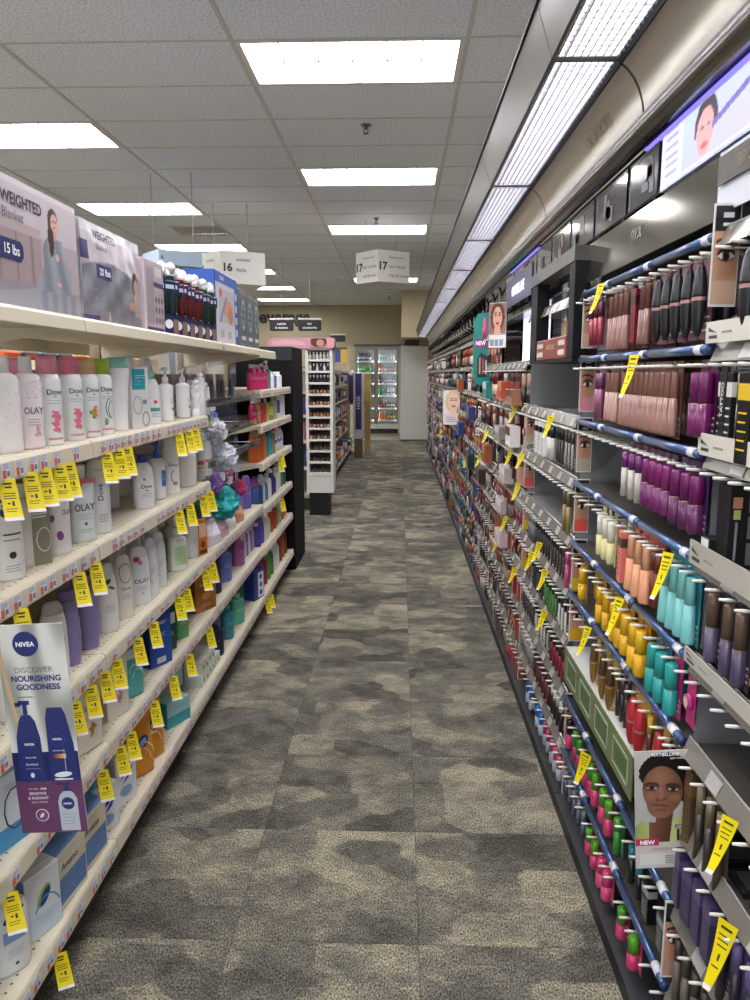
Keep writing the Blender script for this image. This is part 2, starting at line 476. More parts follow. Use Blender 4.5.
# ------------------------------------------------------------------ left shelving run
XF = -0.81                                  # front of the shelf lips
BAYS = [0.73, 1.95, 3.165, 4.38, 5.60]
BAYN = ['nearest', 'second', 'third', 'fourth']
def price_geo(mb, y, z, x, hot=True):
    """small white price strip with a red block and blue print, lying on a lip that faces +X"""
    w = .034
    mb.box(x, x+.0008, y-w/2, y+w/2, z-.017, z+.017, M('#f1eef0', .35))
    mb.box(x+.0008, x+.0012, y-w/2+.002, y-.001, z-.015, z+.002, M('#dd6a58' if hot else '#d88a90', .4))
    for k in range(3): mb.box(x+.0008, x+.0012, y-w/2+.003, y+w/2-.006, z+.005+k*.004, z+.0065+k*.004, M('#8a9cc6', .5))
    mb.box(x+.0008, x+.0012, y+.003, y+w/2-.003, z-.012, z-.001, M('#7784a8', .5))
def gshelf(y0, y1, z, label, xf=XF, depth=.44, prices=(), endcap=False, lip=.042):
    t = thing('gondola_shelf', label, 'shelf', (xf, y0, z), 0, 'cream metal shelves of the left aisle run')
    L = y1-y0
    mb = MB(); mb.box(-depth, -.018, .002, L-.002, -.022, 0, DECK); mb.build('shelf_deck', t)
    mb = MB()
    mb.prism([(-.018, 0), (-.018, .003), (-.004, .003), (0, -.004), (0.004, -lip), (0, -lip-.003), (-.018, -lip-.003)], 1, .002, L-.002, CREAM)
    mb.box(.001, .003, .01, L-.01, -lip+.002, -lip+.004, WHITE)
    mb.build('front_lip', t)
    for yy in (.0, L-.006): mb = MB(); mb.prism([(-depth, -.023), (-.03, -.023), (-depth, -.10)], 1, yy+.002, yy+.004, CREAM); mb.build('bracket', t)
    if z < .2: mb = MB(); mb.box(-depth+.02, -.06, .004, L-.004, -z, -.025, M('#4a453c', .6)); mb.build('kick_plate', t)
    for y in prices:
        if 0.03 < y-y0 < L-.03:
            p = MB(); price_geo(p, 0, 0, 0)
            p.build('price_label', t, (.0045, y-y0, -lip/2))
    return t
rz = [1.64, 1.325, 1.045, .735, .475, .175]
SN = ['top', 'second', 'third', 'fourth', 'fifth', 'bottom']
def pr(a, b, step, keep=.8):
    out = []; y = a
    while y < b:
        if random.random() < keep: out.append(y+random.uniform(-.01, .01))
        y += step
    return out
for bi in range(3):
    y0, y1 = BAYS[bi], BAYS[bi+1]
    for si, z in enumerate(rz):
        if bi == 2 and si in (1, 2): continue
        P = pr(max(y0, 1.4), y1, .055 if si else .3, .85 if si else .5)
        gshelf(y0, y1, z, f'cream metal shelf, {SN[si]} level of the {BAYN[bi]} bay left of the aisle', prices=P[:60], lip=.032 if si == 0 else .042)
for si, z in enumerate([1.405, 1.20, .975, .70, .46, .175]):
    gshelf(4.38, 5.60, z, f'cream metal shelf of colourful body washes, {ORD[si]} from the top beside the black panel', prices=pr(4.4, 5.55, .05, .7))
gshelf(4.38, 4.95, 1.64, 'cream metal top shelf end above the colourful body washes')
# back panels and uprights
for bi in range(4):
    y0, y1 = BAYS[bi], BAYS[bi+1]
    t = thing('shelving_backboard', f'beige metal back panel of the {BAYN[bi]} bay left of the aisle', 'back panel', (XF-.46, y0, 0), 0, 'beige back panels of the left shelving')
    mb = MB(); mb.box(-.02, 0, .03, y1-y0, .1, 1.50 if bi < 3 else 1.62, M('#a3977e', .5)); mb.build('panel', t)
    mb = MB(); mb.box(-.03, .012, .001, .03, 0, 1.66, M('#8f846d', .5))
    for k in range(40): mb.box(.012, .0125, .002, .010, .12+k*.038, .14+k*.038, BLACK)
    mb.build('upright', t)
# the other side of the shelving seen through the open top
t = thing('gondola_shelf', 'shelf of the next aisle seen through the open gap under the top shelf', 'shelf', (-1.75, 1.6, 1.5))
mb = MB(); mb.box(0, .42, 0, 3.0, -.02, 0, CREAM); mb.build('shelf_deck', t)
for k in range(15):
    y = 2.0+.155*k
    c = ['#2c2c30', '#c98a3a', '#2a3a48', '#2c2c30', '#222226', '#a8946c'][(k*5+k//2) % 6] if k > 5 else ['#e0852c', '#e8b13d', '#dd6a2a'][k % 3]
    w = thing('snack_packet', f'{"orange" if k < 6 else "boxed"} packet seen through the gap behind the shelves, {ORD[k]} from the front', 'packet', (-1.46, y, 1.5), 90, 'packets on the next aisle shelf')
    mb = MB(); mb.box(-.065, .065, -.03, .05, 0, .085, M(c, .4), .006); mb.build('packet_body', w)
    mb = MB(); d_ell(mb, 0, .035, .03, .02, M('#f6e9c8', .4), lambda x, z: -.03); d_rect(mb, -.05, .05, .062, .075, M('#a83c22', .4), lambda x, z: -.03); mb.build('printed_label', w)

t = thing('gondola_run', 'brown backed shelving run of the next aisle glimpsed through the gap', 'shelving', (-3.3, -1.0, 0))
mb = MB(); mb.box(-.5, -.4, 0, 8.0, 0, 1.75, M('#6a604c', .6)); mb.build('back_panel', t)
for z in (.2, .6, 1.0, 1.35, 1.7): mb = MB(); mb.box(-.4, 0, 0, 8.0, z-.04, z, CREAM); mb.build('shelf', t)
for z in (.2, .6, 1.0, 1.35): mb = MB(); mb.box(-.38, -.06, 0, 8.0, z, z+.27, M(['#3a2f2a', '#5a4a3a', '#2c3038', '#4a3a2c'][int(z*3) % 4], .5)); mb.build('stocked_goods', t)
# ------------------------------------------------------------------ bottle builders (front faces -Y, base at z = 0)
def ins(p, z):
    for (r0, z0), (r1, z1) in zip(p, p[1:]):
        if z0 <= z <= z1 and z1 > z0: return r0+(r1-r0)*(z-z0)/(z1-z0)
    return p[-1][0]
def smooth_prof(p, n=3):
    out = []
    q = [p[0]]+p+[p[-1]]
    for i in range(1, len(q)-2):
        for k in range(n):
            t = k/n
            out.append(tuple(.5*((2*q[i][j])+(-q[i-1][j]+q[i+1][j])*t+(2*q[i-1][j]-5*q[i][j]+4*q[i+1][j]-q[i+2][j])*t*t+(-q[i-1][j]+3*q[i][j]-3*q[i+1][j]+q[i+2][j])*t**3) for j in (0, 1)))
    out.append(p[-1]); return out
def bottle(label, style, w, d, h, col, cap, decal=None, loc=(0, 0, 0), rot=50, cat='bottle', name='bottle', group=None, rough=.32):
    """w, d full width and depth of an oval bottle of height h"""
    t = thing(name, label, cat, loc, rot, group)
    m = M(col, rough) if isinstance(col, str) else col
    c = M(cap, .3) if isinstance(cap, str) else cap
    W, D = w/2, d/2
    sx, sy = 1.0, D/W
    mb = MB()
    if style == 'aerosol':
        P = [(W*.94, 0), (W, .004), (W, h*.70), (W*.97, h*.75), (W*.78, h*.80)]
        mb.lathe(P, m, 24); mb.build('can', t)
        k = MB(); k.lathe([(W*.80, h*.80), (W*.80, h*.955), (W*.74, h), (W*.5, h)], c, 20); k.build('cap', t)
    elif style == 'pump':
        P = [(W*.93, 0), (W, .006), (W, h*.62), (W*.93, h*.665), (W*.5, h*.70), (W*.36, h*.71)]
        mb.lathe(P, m, 24, sx, sy); mb.build('body', t)
        k = MB(); k.lathe([(W*.42, h*.70), (W*.42, h*.80), (W*.3, h*.82), (W*.16, h*.83), (W*.16, h*.93)], c, 14)
        k.lathe([(W*.33, h*.92), (W*.36, h*.94), (W*.36, h*.985), (W*.28, h)], c, 14)
        k.tube([(0, 0, h*.965), (-W*.5, -W*.35, h*.965), (-W*.95, -W*.55, h*.945)], [W*.18, W*.15, W*.1], c)
        k.build('pump_head', t)
    elif style == 'oval':       # shouldered lotion bottle with a flip cap
        P = smooth_prof([(W*.86, 0), (W*.97, .01), (W, h*.25), (W*.99, h*.5), (W*.90, h*.70), (W*.60, h*.82), (W*.42, h*.86)])
        mb.lathe(P, m, 24, sx, sy); mb.build('body', t)
        k = MB(); k.lathe([(W*.44, h*.855), (W*.46, h*.97), (W*.42, h)], c, 18, 1, .8); k.build('cap', t)
    elif style == 'tottle':     # stands on its cap, tapers upward to a flat crimp
        P = [(W*.72, h*.16), (W*.86, h*.2), (W, h*.55), (W*.98, h*.9), (W*.9, h)]
        mb.lathe(smooth_prof(P), m, 24, sx, sy); mb.build('body', t)
        k = MB(); k.lathe([(W*.70, 0), (W*.74, .004), (W*.74, h*.16)], c, 20, sx, sy); k.build('cap', t)
    elif style == 'flare':      # body narrowing to the base, wide cap on top
        P = smooth_prof([(W*.62, 0), (W*.70, .008), (W*.74, h*.3), (W*.86, h*.6), (W, h*.8), (W*.98, h*.86)])
        mb.lathe(P, m, 24, sx, sy); mb.build('body', t)
        k = MB(); k.lathe([(W*.99, h*.86), (W*1.0, h*.9), (W*.9, h*.985), (W*.7, h)], c, 20, sx, sy); k.build('cap', t)
    elif style == 'square':     # tall bottle, rounded-square, small cap
        P = [(W*1.08, 0), (W*1.15, .008), (W*1.15, h*.72), (W*1.0, h*.79), (W*.5, h*.83)]
        mb.lathe(P, m, 24, sx, sy)
        # square it a little
        mb.v = [(max(-W, min(W, x)), max(-D, min(D, y)), z) for x, y, z in mb.v]
        mb.build('body', t); P = [(W, 0), (W, h)]
        k = MB(); k.lathe([(W*.48, h*.83), (W*.5, h*.985), (W*.46, h)], c, 16, 1, min(1, sy*1.2)); k.build('cap', t)
    elif style == 'round':      # dome topped bottle, cap same oval
        P = smooth_prof([(W*.9, 0), (W, .012), (W, h*.45), (W*.95, h*.7), (W*.8, h*.84)])
        mb.lathe(P, m, 24, sx, sy); mb.build('body', t)
        k = MB(); k.lathe(smooth_prof([(W*.81, h*.84), (W*.76, h*.91), (W*.55, h*.98), (W*.2, h)]), c, 20, sx, sy); k.build('cap', t)
    elif style == 'wave':       # bottle with swirled grooves
        n = 30; vs = []; rows = 34
        for i in range(rows+1):
            z = h*.86*i/rows
            base = W*(.82+.18*math.sin(math.pi*min(1, i/rows*1.15)))
            for k in range(n):
                a = 2*math.pi*k/n
                r = base*(1+.035*math.sin(z/h*34+1.5*math.sin(a+.6)))
                vs.append((r*math.cos(a), r*sy*math.sin(a), z))
        fs = [(i*n+k, i*n+(k+1) % n, (i+1)*n+(k+1) % n, (i+1)*n+k) for i in range(rows) for k in range(n)]
        mb.add(vs, fs, m, True); mb.build('body', t); P = [(W, 0), (W, h)]
        k = MB(); k.lathe([(W*.80, h*.855), (W*.78, h*.96), (W*.7, h)], c, 20, 1, sy); k.build('cap', t)
    def surf(x, z):
        r = ins(P, z); return -r*sy*math.sqrt(max(0.02, 1-(x/r)**2)) if r > 0 else 0
    if style == 'square': surf = lambda x, z: -D
    if decal:
        q = MB(); decal(q, surf, w, h); q.build('printed_label', t)
    return t
def carton(label, w, d, h, col, decal=None, loc=(0, 0, 0), rot=90, side=None, top=None, cat='box', name='carton', group=None, sdecal=None):
    t = thing(name, label, cat, loc, rot, group)
    mb = MB(); mb.box(-w/2, w/2, -d/2, d/2, 0, h, M(col, .38), .0015)
    if side: mb.box(-w/2-.0004, w/2+.0004, -d/2+.001, d/2-.001, .001, h-.001, M(side, .38))
    if top: mb.box(-w/2+.001, w/2-.001, -d/2+.001, d/2-.001, h-.002, h+.0004, M(top, .38))
    mb.build('carton_body', t)
    mb = MB(); mb.box(-w/2+.003, w/2-.003, -.001, .001, h, h+.0008, M('#b9b4aa', .5)); mb.build('top_flap_seam', t)
    if decal:
        q = MB(); decal(q, lambda x, z: -d/2, w, h); q.build('printed_label', t)
    if sdecal:   # on the end that faces local -X (towards the camera on the left run)
        q = MB(); sdecal(q, lambda x, z: -w/2-.0006, d, h); o = q.build('printed_end', t); o.rotation_euler = (0, 0, R(-90))
    return t
def pouch(label, w, d, h, col, decal=None, loc=(0, 0, 0), rot=90, name='soft_pack', cat='packet', group=None):
    t = thing(name, label, cat, loc, rot, group)
    n = 10; vs = []; rows = 10
    for i in range(rows+1):
        v = i/rows; z = h*v
        th = d/2*(max(0.04, math.sin(math.pi*min(1, v*.5+.5))))**.6 if v > .5 else d/2
        for k in range(2*n):
            a = 2*math.pi*k/(2*n)
            ex = .55
            cx, cy = math.cos(a), math.sin(a)
            x = w/2*math.copysign(abs(cx)**ex, cx); y = th*math.copysign(abs(cy)**ex, cy)
            y += .003*noise.noise((x*30, z*30, w*99))
            vs.append((x, y, z))
    N = 2*n
    fs = [(i*N+k, i*N+(k+1) % N, (i+1)*N+(k+1) % N, (i+1)*N+k) for i in range(rows) for k in range(N)]+[tuple(reversed(range(N))), tuple(rows*N+k for k in range(N))]
    mb = MB(); mb.add(vs, fs, M(col, .28), True); mb.build('pack_body', t)
    mb = MB(); mb.box(-w/2+.004, w/2-.004, -.0015, .0015, h-.002, h+.012, M(col, .3)); mb.build('crimped_seal', t)
    if decal:
        q = MB(); decal(q, lambda x, z: -d/2*(max(0.04, math.sin(math.pi*min(1, z/h*.5+.5)))**.6 if z > h/2 else 1)-.0032, w, h); q.build('printed_label', t)
    return t

# decal recipes
NAVY = '#1c2a66'
def T(s, cz, h, col='#2b2b33', bold=.02, cx=0, mw=.8): return lambda q, S, W, H: d_text(q, s, cx*W, cz*H, h, M(col, .4), S, bold, mw*W)
def VT(s, cz, h, col='#2b2b33', bold=.02, cx=0): return lambda q, S, W, H: d_text(q, s, cx*W, cz*H, h, M(col, .4), S, bold, None, 0, True)
def E(cx, cz, rx, rz, col, rot=0, lift=0): return lambda q, S, W, H: d_ell(q, cx*W, cz*H, rx*W, rz*W, M(col, .4), S, 16, rot, lift)
def Q(x0, x1, z0, z1, col, lift=0): return lambda q, S, W, H: d_rect(q, x0*W, x1*W, z0*H, z1*H, M(col, .4), S, 6, 3, lift)
def LN(z0, n, col='#7a7a84', x0=-.25, x1=.25, gap=.03, hh=.006): return lambda q, S, W, H: [d_rect(q, x0*W, (x1-.06*(k % 2))*W, (z0-k*gap)*H, (z0-k*gap+hh)*H, M(col, .5), S, 4, 1) for k in range(n)]
def DOTS(n, col, r, x0, x1, z0, z1, seed): 
    def f(q, S, W, H):
        g = random.Random(seed)
        for _ in range(n): d_ell(q, g.uniform(x0, x1)*W, g.uniform(z0, z1)*H, r*W*g.uniform(.6, 1.2), r*W*g.uniform(.6, 1.2), M(col, .4), S, 8)
    return f
def PETAL(cx, cz, col, n, r, seed):
    def f(q, S, W, H):
        g = random.Random(seed)
        for k in range(n):
            a = g.uniform(0, 6.28); rr = g.uniform(.1, 1)*r
            d_ell(q, (cx+rr*.55*math.cos(a))*W, cz*H+rr*math.sin(a)*W*1.5, .10*W, .05*W, M(col, .4), S, 8, g.uniform(0, 3), .0002)
    return f
def ARC(cx, cz, r, col, a0=1.7, a1=4.4):
    def f(q, S, W, H):
        pts = [(cx*W+r*W*math.cos(a0+(a1-a0)*k/10), cz*H+1.6*r*W*math.sin(a0+(a1-a0)*k/10)) for k in range(11)]
        for (x, z), (x2, z2) in zip(pts, pts[1:]):
            dx, dz = x2-x, z2-z; l = math.hypot(dx, dz); nx, nz = -dz/l*.02*W, dx/l*.02*W
            q.add([(a, S(a, b)-.0008, b) for a, b in ((x-nx, z-nz), (x2-nx, z2-nz), (x2+nx, z2+nz), (x+nx, z+nz))], [(0, 1, 2, 3)], M(col, .4))
    return f
def DEC(*fs): return lambda q, S, W, H: [f(q, S, W, H) for f in fs]
XC = -0.875
S1, S2, S3, S4, S5 = rz[1]+.0005, rz[2]+.0005, rz[3]+.0005, rz[4]+.0005, rz[5]+.0005

# --- second shelf (aerosols, pumps) -------------------------------------------------
def speck(c): return DEC(DOTS(26, '#8a8f96', .02, -.42, .42, .45, .72, 5), T('OLAY', .42, .012, '#55505c'), LN(.34, 3))
bottle('white pump-top bottle with speckled shoulder at the near end of the second shelf', 'square', .062, .042, .215, '#efe9ea', '#f0eeee', DEC(DOTS(30, '#a8a4a2', .018, -.45, .45, .3, .7, 2)), (XC, 1.648, S1), 60)
bottle('white bottle with pink speckled shoulder beside the pink-capped aerosols', 'square', .064, .042, .215, '#efe3e6', '#efeeee', DEC(DOTS(30, '#6d6670', .016, -.45, .45, .55, .75, 3), T('OLAY', .42, .016, '#55505c', .01), LN(.32, 3), PETAL(.1, .2, '#e7b7c4', 8, .2, 4)), (XC, 1.752, S1), 62)
def dove(motif): return DEC(T('Dove', .60, .013, '#23346b', .01, .05), E(.05, .545, .08, .035, '#d7a93c'), LN(.5, 2, '#9aa2ad', -.25, .3), motif, Q(-.3, .3, .06, .085, '#d88aa8'))
pinkm = PETAL(.05, .28, '#e2748f', 42, .33, 7)
orangem = DEC(PETAL(.05, .3, '#e08b3a', 14, .22, 8), PETAL(.0, .32, '#5d8a3a', 10, .3, 9))
cocom = DEC(ARC(.2, .35, .3, '#2f4a34'), ARC(.28, .33, .26, '#2f4a34'), PETAL(-.1, .16, '#7b9a55', 6, .12, 10))
for px, cap, mot, what in ((50, '#de8ca0', pinkm, 'pink cap and petal print, nearest pink one'), (73, '#e07f9e', pinkm, 'pink cap and pink petal print, next to the tan-capped one'), (88, '#d9b083', orangem, 'tan cap and orange flower print'), (101, '#a9c63c', cocom, 'green cap and coconut print')):
    bottle('white spray can with '+what, 'aerosol', .062, .062, .218, '#eceef0', cap, dove(mot), (XC, {50: 1.859, 73: 1.986, 88: 2.096, 101: 2.197}[px], S1), 52, 'aerosol can', 'aerosol_can', 'white aerosol cans on the second shelf')
for i, (y, cap, cn) in enumerate(((1.916, '#de8ca0', 'pink'), (2.085, '#a9c63c', 'green'), (2.202, '#d9b083', 'tan'))):
    bottle(f'{cn}-capped white aerosol can standing in the back row behind the front cans', 'aerosol', .06, .06, .215, '#e8e6e8', cap, dove(pinkm), (-.975, y, S1), 52, 'aerosol can', 'aerosol_can', 'white aerosol cans on the second shelf')
bottle('tall white flared bottle with a mint green cap beside the aerosol cans', 'flare', .082, .05, .225, '#f0eef0', '#8fd6c0', DEC(LN(.5, 4, '#d3dbe0')), (XC, 2.328, S1), 55)
bottle('round-topped white bottle standing behind the teal and white carton, near one', 'round', .058, .042, .235, '#e9ecef', '#eef0f2', None, (-.94, 2.619, S1), 55, group=None)
bottle('round-topped white bottle standing behind the teal and white carton, far one', 'round', .066, .045, .235, '#e9ecef', '#eef0f2', None, (-.925, 2.743, S1), 55)
carton('tall white carton with a teal upper panel between the rounded white bottles', .072, .04, .195, '#d9d9d8', DEC(Q(-.48, .3, .64, .98, '#2a9bab'), LN(.86, 2, '#d9dbe0', -.3, .3, .035, .018), LN(.78, 3, '#bfe3e8', -.35, .1), ARC(-.2, .38, .25, '#8a8f94', 0, 6.3), ARC(.25, .15, .2, '#4b4f55', 0, 6.3), Q(.1, .35, .4, .47, '#7d838a')), (-.862, 2.453, S1), 62)
bottle('slim white bottle with a mint cap and small teal label next to the carton', 'oval', .066, .04, .185, '#eef1f1', '#8ed3c4', DEC(Q(-.3, .3, .24, .31, '#57a79c'), E(0, .42, .12, .1, '#d2584e'), LN(.2, 3)), (XC, 2.647, S1), 55)
for i, (y, w) in enumerate(((2.807, 'nearer'), (3.030, 'farther'))):
    bottle(f'white foaming pump bottle near the end of the second shelf, {w} of the two', 'pump', .056, .05, .200, '#f0eff2', '#f1f1f3', DEC(LN(.4, 3, '#9aa0a8', .1, .4), Q(.25, .42, .2, .25, '#4e86a8')), (XC, y, S1), 40, group='two white foaming pump bottles')
bottle('short white jar-shaped bottle behind the white pump bottles', 'square', .05, .04, .15, '#e6e4e4', '#efefef', DEC(T('C', .55, .014, '#444444')), (-.93, 3.335, S1), 60)
for i in range(5):
    t = thing('shower_cap_pouch', f'crinkled {["white", "lilac", "white", "purple", "white"][i]} bath accessory at the end of the second shelf, {ORD[i]} from the near side', 'bath accessory', (-.85-.02*(i % 2), 3.133+.035*i, S1), 60)
    mb = MB(); c = ['#e9e6ea', '#c7b9d4', '#efeef0', '#8a5a9a', '#e4dfe2'][i]
    n = 12; rows = 8; hh = [.13, .11, .16, .08, .12][i]
    vs = [((.022+.008*noise.noise((k*.9, j*.8, i*3.1)))*math.cos(6.283*k/n), (.02+.008*noise.noise((k*.7, j*.9, i*5.1)))*math.sin(6.283*k/n), hh*j/rows) for j in range(rows+1) for k in range(n)]
    mb.add(vs, [(j*n+k, j*n+(k+1) % n, (j+1)*n+(k+1) % n, (j+1)*n+k) for j in range(rows) for k in range(n)]+[tuple(range(n))], M(c, .5)); mb.build('pouch', t)
    mb = MB(); mb.lathe([(.008, hh-.004), (.016, hh+.012), (.006, hh+.02)], M('#f2f2f2', .4), 10); mb.build('gathered_top', t)

# --- third shelf --------------------------------------------------------------------
N_LOGO = lambda z: DEC(E(0, z, .36, .36, NAVY, 0, .0001), T('NIVEA', z, .010, '#ffffff', .02, 0, .6))
bottle('white lotion bottle with a round navy logo at the near end of the third shelf', 'round', .068, .045, .205, '#eceae8', '#efefee', DEC(N_LOGO(.80), Q(-.25, .35, .5, .52, '#55504a'), Q(-.25, .3, .44, .455, '#b98d55'), E(0, .28, .12, .12, '#4a3328'), LN(.16, 3)), (XC, 1.613, S2), 52)
bottle('plain white bottle seen side-on between the navy-logo bottle and the olive one', 'square', .06, .045, .20, '#e4e2de', '#e9e9e6', None, (-.9, 1.730, S2), 60)
bottle('olive grey bottle with a pale ring print on the third shelf', 'round', .062, .042, .205, '#8f8c78', '#6d6b5c', DEC(ARC(.1, .3, .3, '#e8e6da', 0, 6.3), LN(.8, 4, '#e8e6da'), LN(.6, 2, '#d9dbe0', -.3, .3, .035, .018)), (XC, 1.753, S2), 50)
bottle('tall white bottle with big purple dots on the third shelf', 'square', .068, .045, .195, '#ece6e8', '#efefef', DEC(E(-.28, .78, .12, .16, '#8a5a8c', .4), E(.1, .88, .1, .12, '#8a5a8c'), E(-.05, .26, .14, .18, '#7d4d80', .3), E(-.36, .5, .12, .14, '#8a5a8c'), T('OLAY', .56, .014, '#58545c', .01, .28, .4)), (XC, 1.849, S2), 58)
bottle('white body wash bottle with strawberry print on the third shelf', 'square', .074, .045, .21, '#e6eef0', '#f1f1f1', DEC(Q(-.5, .5, .77, .83, '#d8808a'), E(-.2, .75, .16, .13, '#d9655c', .4), E(-.32, .68, .1, .08, '#6d9a57'), T('OLAY', .46, .020, '#4d4a55', .015), LN(.36, 3, '#8d8a96', -.3, .3), E(.02, .24, .06, .06, '#55505c'), LN(.16, 2, '#8d8a96', -.3, .3)), (XC, 2.003, S2), 52)
bottle('tall white bottle with dark text turned sideways behind the strawberry one', 'round', .07, .045, .22, '#e9eaec', '#e9e9ea', DEC(VT('Dove', .55, .016, '#3a3d4c', .01), LN(.25, 4, '#3a3d4c', -.1, .3)), (-.87, 2.113, S2), 42)
bottle('large plain white bottle standing far back in the gap on the third shelf', 'square', .09, .05, .14, '#d9d3cb', '#d9d4cc', None, (-1.05, 2.766, S2), 70)
bottle('white bottle with a dark blue cap and gold emblem on the third shelf', 'oval', .078, .045, .185, '#ececee', '#2b3f93', DEC(T('Dove', .42, .013, '#27376d', .01), E(0, .34, .09, .04, '#d7a93c'), LN(.28, 3, '#6f7aa0'), E(-.1, .55, .06, .05, '#d9655c')), (XC, 2.515, S2), 48)
bottle('white pump bottle with a bright blue pump and blue side label', 'pump', .062, .048, .215, '#edeef0', '#2c5fc0', DEC(Q(.05, .42, .22, .5, '#3f78c9'), LN(.42, 4, '#ffffff', .1, .36)), (-.89, 2.711, S2), 48)
bottle('tall white bottle with a black script print behind the blue pump bottle', 'round', .07, .045, .225, '#e9e9ea', '#e6e6e6', DEC(T('Dove', .5, .012, '#27376d', .01), ARC(.05, .3, .2, '#34302c'), E(.1, .18, .16, .1, '#b98d55')), (-.88, 2.840, S2), 45)
bottle('wide white bottle with faint vertical print at the far end of the third shelf', 'square', .09, .05, .17, '#e5e0dc', '#e9e5e2', None, (XC, 3.026, S2), 55)
bottle('white bottle with a red and yellow label, last but one on the third shelf', 'round', .06, .042, .185, '#ededec', '#efefef', DEC(Q(-.3, .3, .35, .45, '#c8413a'), Q(-.3, .3, .25, .32, '#e2c23e'), LN(.2, 2)), (XC, 3.229, S2), 50)
bottle('white bottle with a red stripe, last on the third shelf before the bath puffs', 'round', .058, .042, .19, '#efefee', '#efefef', DEC(Q(-.35, .35, .34, .4, '#c8413a'), LN(.25, 3)), (XC, 3.350, S2), 50)
for i, (y, h, c) in enumerate(((2.100, .2, '#e5e0e2'), (2.512, .21, '#dcd9d6'), (3.331, .19, '#e0dcd8'), (2.380, .16, '#2f5aa8'))):
    bottle(f'{"blue" if c == "#2f5aa8" else "white"} bottle in the back row of the third shelf, {ORD[i]} of four', 'round', .06, .042, h, c, c, None, (-.99, y, S2), 50)

# --- fourth shelf -------------------------------------------------------------------
for i, (y, h, c) in enumerate(((1.566, .2, '#e8e6e2'), (1.629, .19, '#efefec'))):
    bottle(f'white bottle partly hidden behind the hanging poster, {["nearer", "farther"][i]} one', 'round', .066, .045, h, c, c, DEC(LN(.6, 3)), (XC, y, S3), 50)
bottle('white bottle with grey cap just behind the top of the hanging poster', 'round', .07, .045, .20, '#e3e0dc', '#b9b4ae', DEC(LN(.6, 3), E(.2, .5, .1, .15, '#4a5a44')), (XC, 1.795, S3), 50)
for i, (y, h) in enumerate(((1.880, .205), (2.004, .215), (2.135, .21))):
    bottle(f'purple bottle with swirled ribs on the fourth shelf, {["nearest one", "second in the front row", "one standing behind"][i]}', 'wave', .064, .05, h, '#8f83b9', '#7d6da8', None, ([XC, XC, -.95][i], y, S3), 50)
bottle('white bottle with dark leaf print on the fourth shelf', 'round', .066, .045, .21, '#ecebea', '#e8e8e8', DEC(E(-.1, .74, .2, .1, '#2f4a34', .6), E(.1, .65, .18, .07, '#4b6b3c', -.5), LN(.4, 4)), (XC, 2.145, S3), 50)
bottle('white bottle with a brown ring and cream dots on the fourth shelf', 'round', .066, .045, .205, '#e9e3dd', '#e4e0da', DEC(ARC(0, .72, .3, '#a8835d', 0, 6.3), T('Dove', .48, .010, '#27376d', .01), LN(.38, 3)), (XC, 2.276, S3), 50)
bottle('white body wash bottle with a pink flower on the fourth shelf', 'round', .078, .045, .195, '#e9eaee', '#efefef', DEC(E(-.2, .80, .14, .12, '#cf4f7f', .3), E(-.05, .74, .1, .1, '#e08aac'), T('OLAY', .42, .015, '#4d4a55', .015), LN(.32, 3), E(.0, .2, .07, .05, '#b9b2bd')), (XC, 2.423, S3), 50)
for i, (y, c) in enumerate(((2.537, '#e6e8ec'), (2.627, '#dfe3e6'), (2.647, '#e6e3e0'), (2.847, '#e9e9ea'), (2.455, '#e0ddd8'))):
    bottle(f'pale white bottle packed behind the pink flower bottle, {ORD[i]} of five', 'round', .062, .042, .20+.004*i, c, c, DEC(LN(.5, 4, '#8b93a0'), ARC(0, .3, .2, '#b9a894')), ([XC, XC, -.97, -.97, -.97][i], y, S3), 50)
bottle('white bottle with a pale green label after the gap on the fourth shelf', 'square', .074, .045, .165, '#e8ebe3', '#efefef', DEC(Q(-.35, .35, .15, .6, '#b9d7a5'), LN(.75, 2)), (XC, 2.863, S3), 50)
bottle('grey green bottle behind the pale green label bottle', 'square', .07, .045, .18, '#b4b5a4', '#a8a898', None, (-.95, 3.013, S3), 60)
bottle('white bottle with a grey label beside the slim orange carton', 'round', .066, .042, .175, '#dfe0de', '#eeeeee', DEC(LN(.5, 5, '#85898c')), (XC, 3.064, S3), 50)
carton('slim orange carton with a white photo at the far end of the fourth shelf', .055, .03, .155, '#dd7d2d', DEC(Q(-.4, .4, .5, .9, '#e9c79a'), E(0, .3, .25, .3, '#8a3a24'), Q(-.4, .4, .05, .15, '#33302e')), (-.85, 3.117, S3), 62)
for i, (w, h, c, n) in enumerate(((.075, .16, '#8a7fc2', 'light purple'), (.07, .19, '#6e63b5', 'violet'), (.06, .15, '#a04d9a', 'magenta'))):
    bottle(f'{n} bottle at the far end of the fourth shelf below the bath puffs', 'round', w, .045, h, c, c, DEC(LN(.5, 3, '#d9d2ee')), (XC-.01, [3.62, 3.85, 4.1][i]+.4, S3), 50)

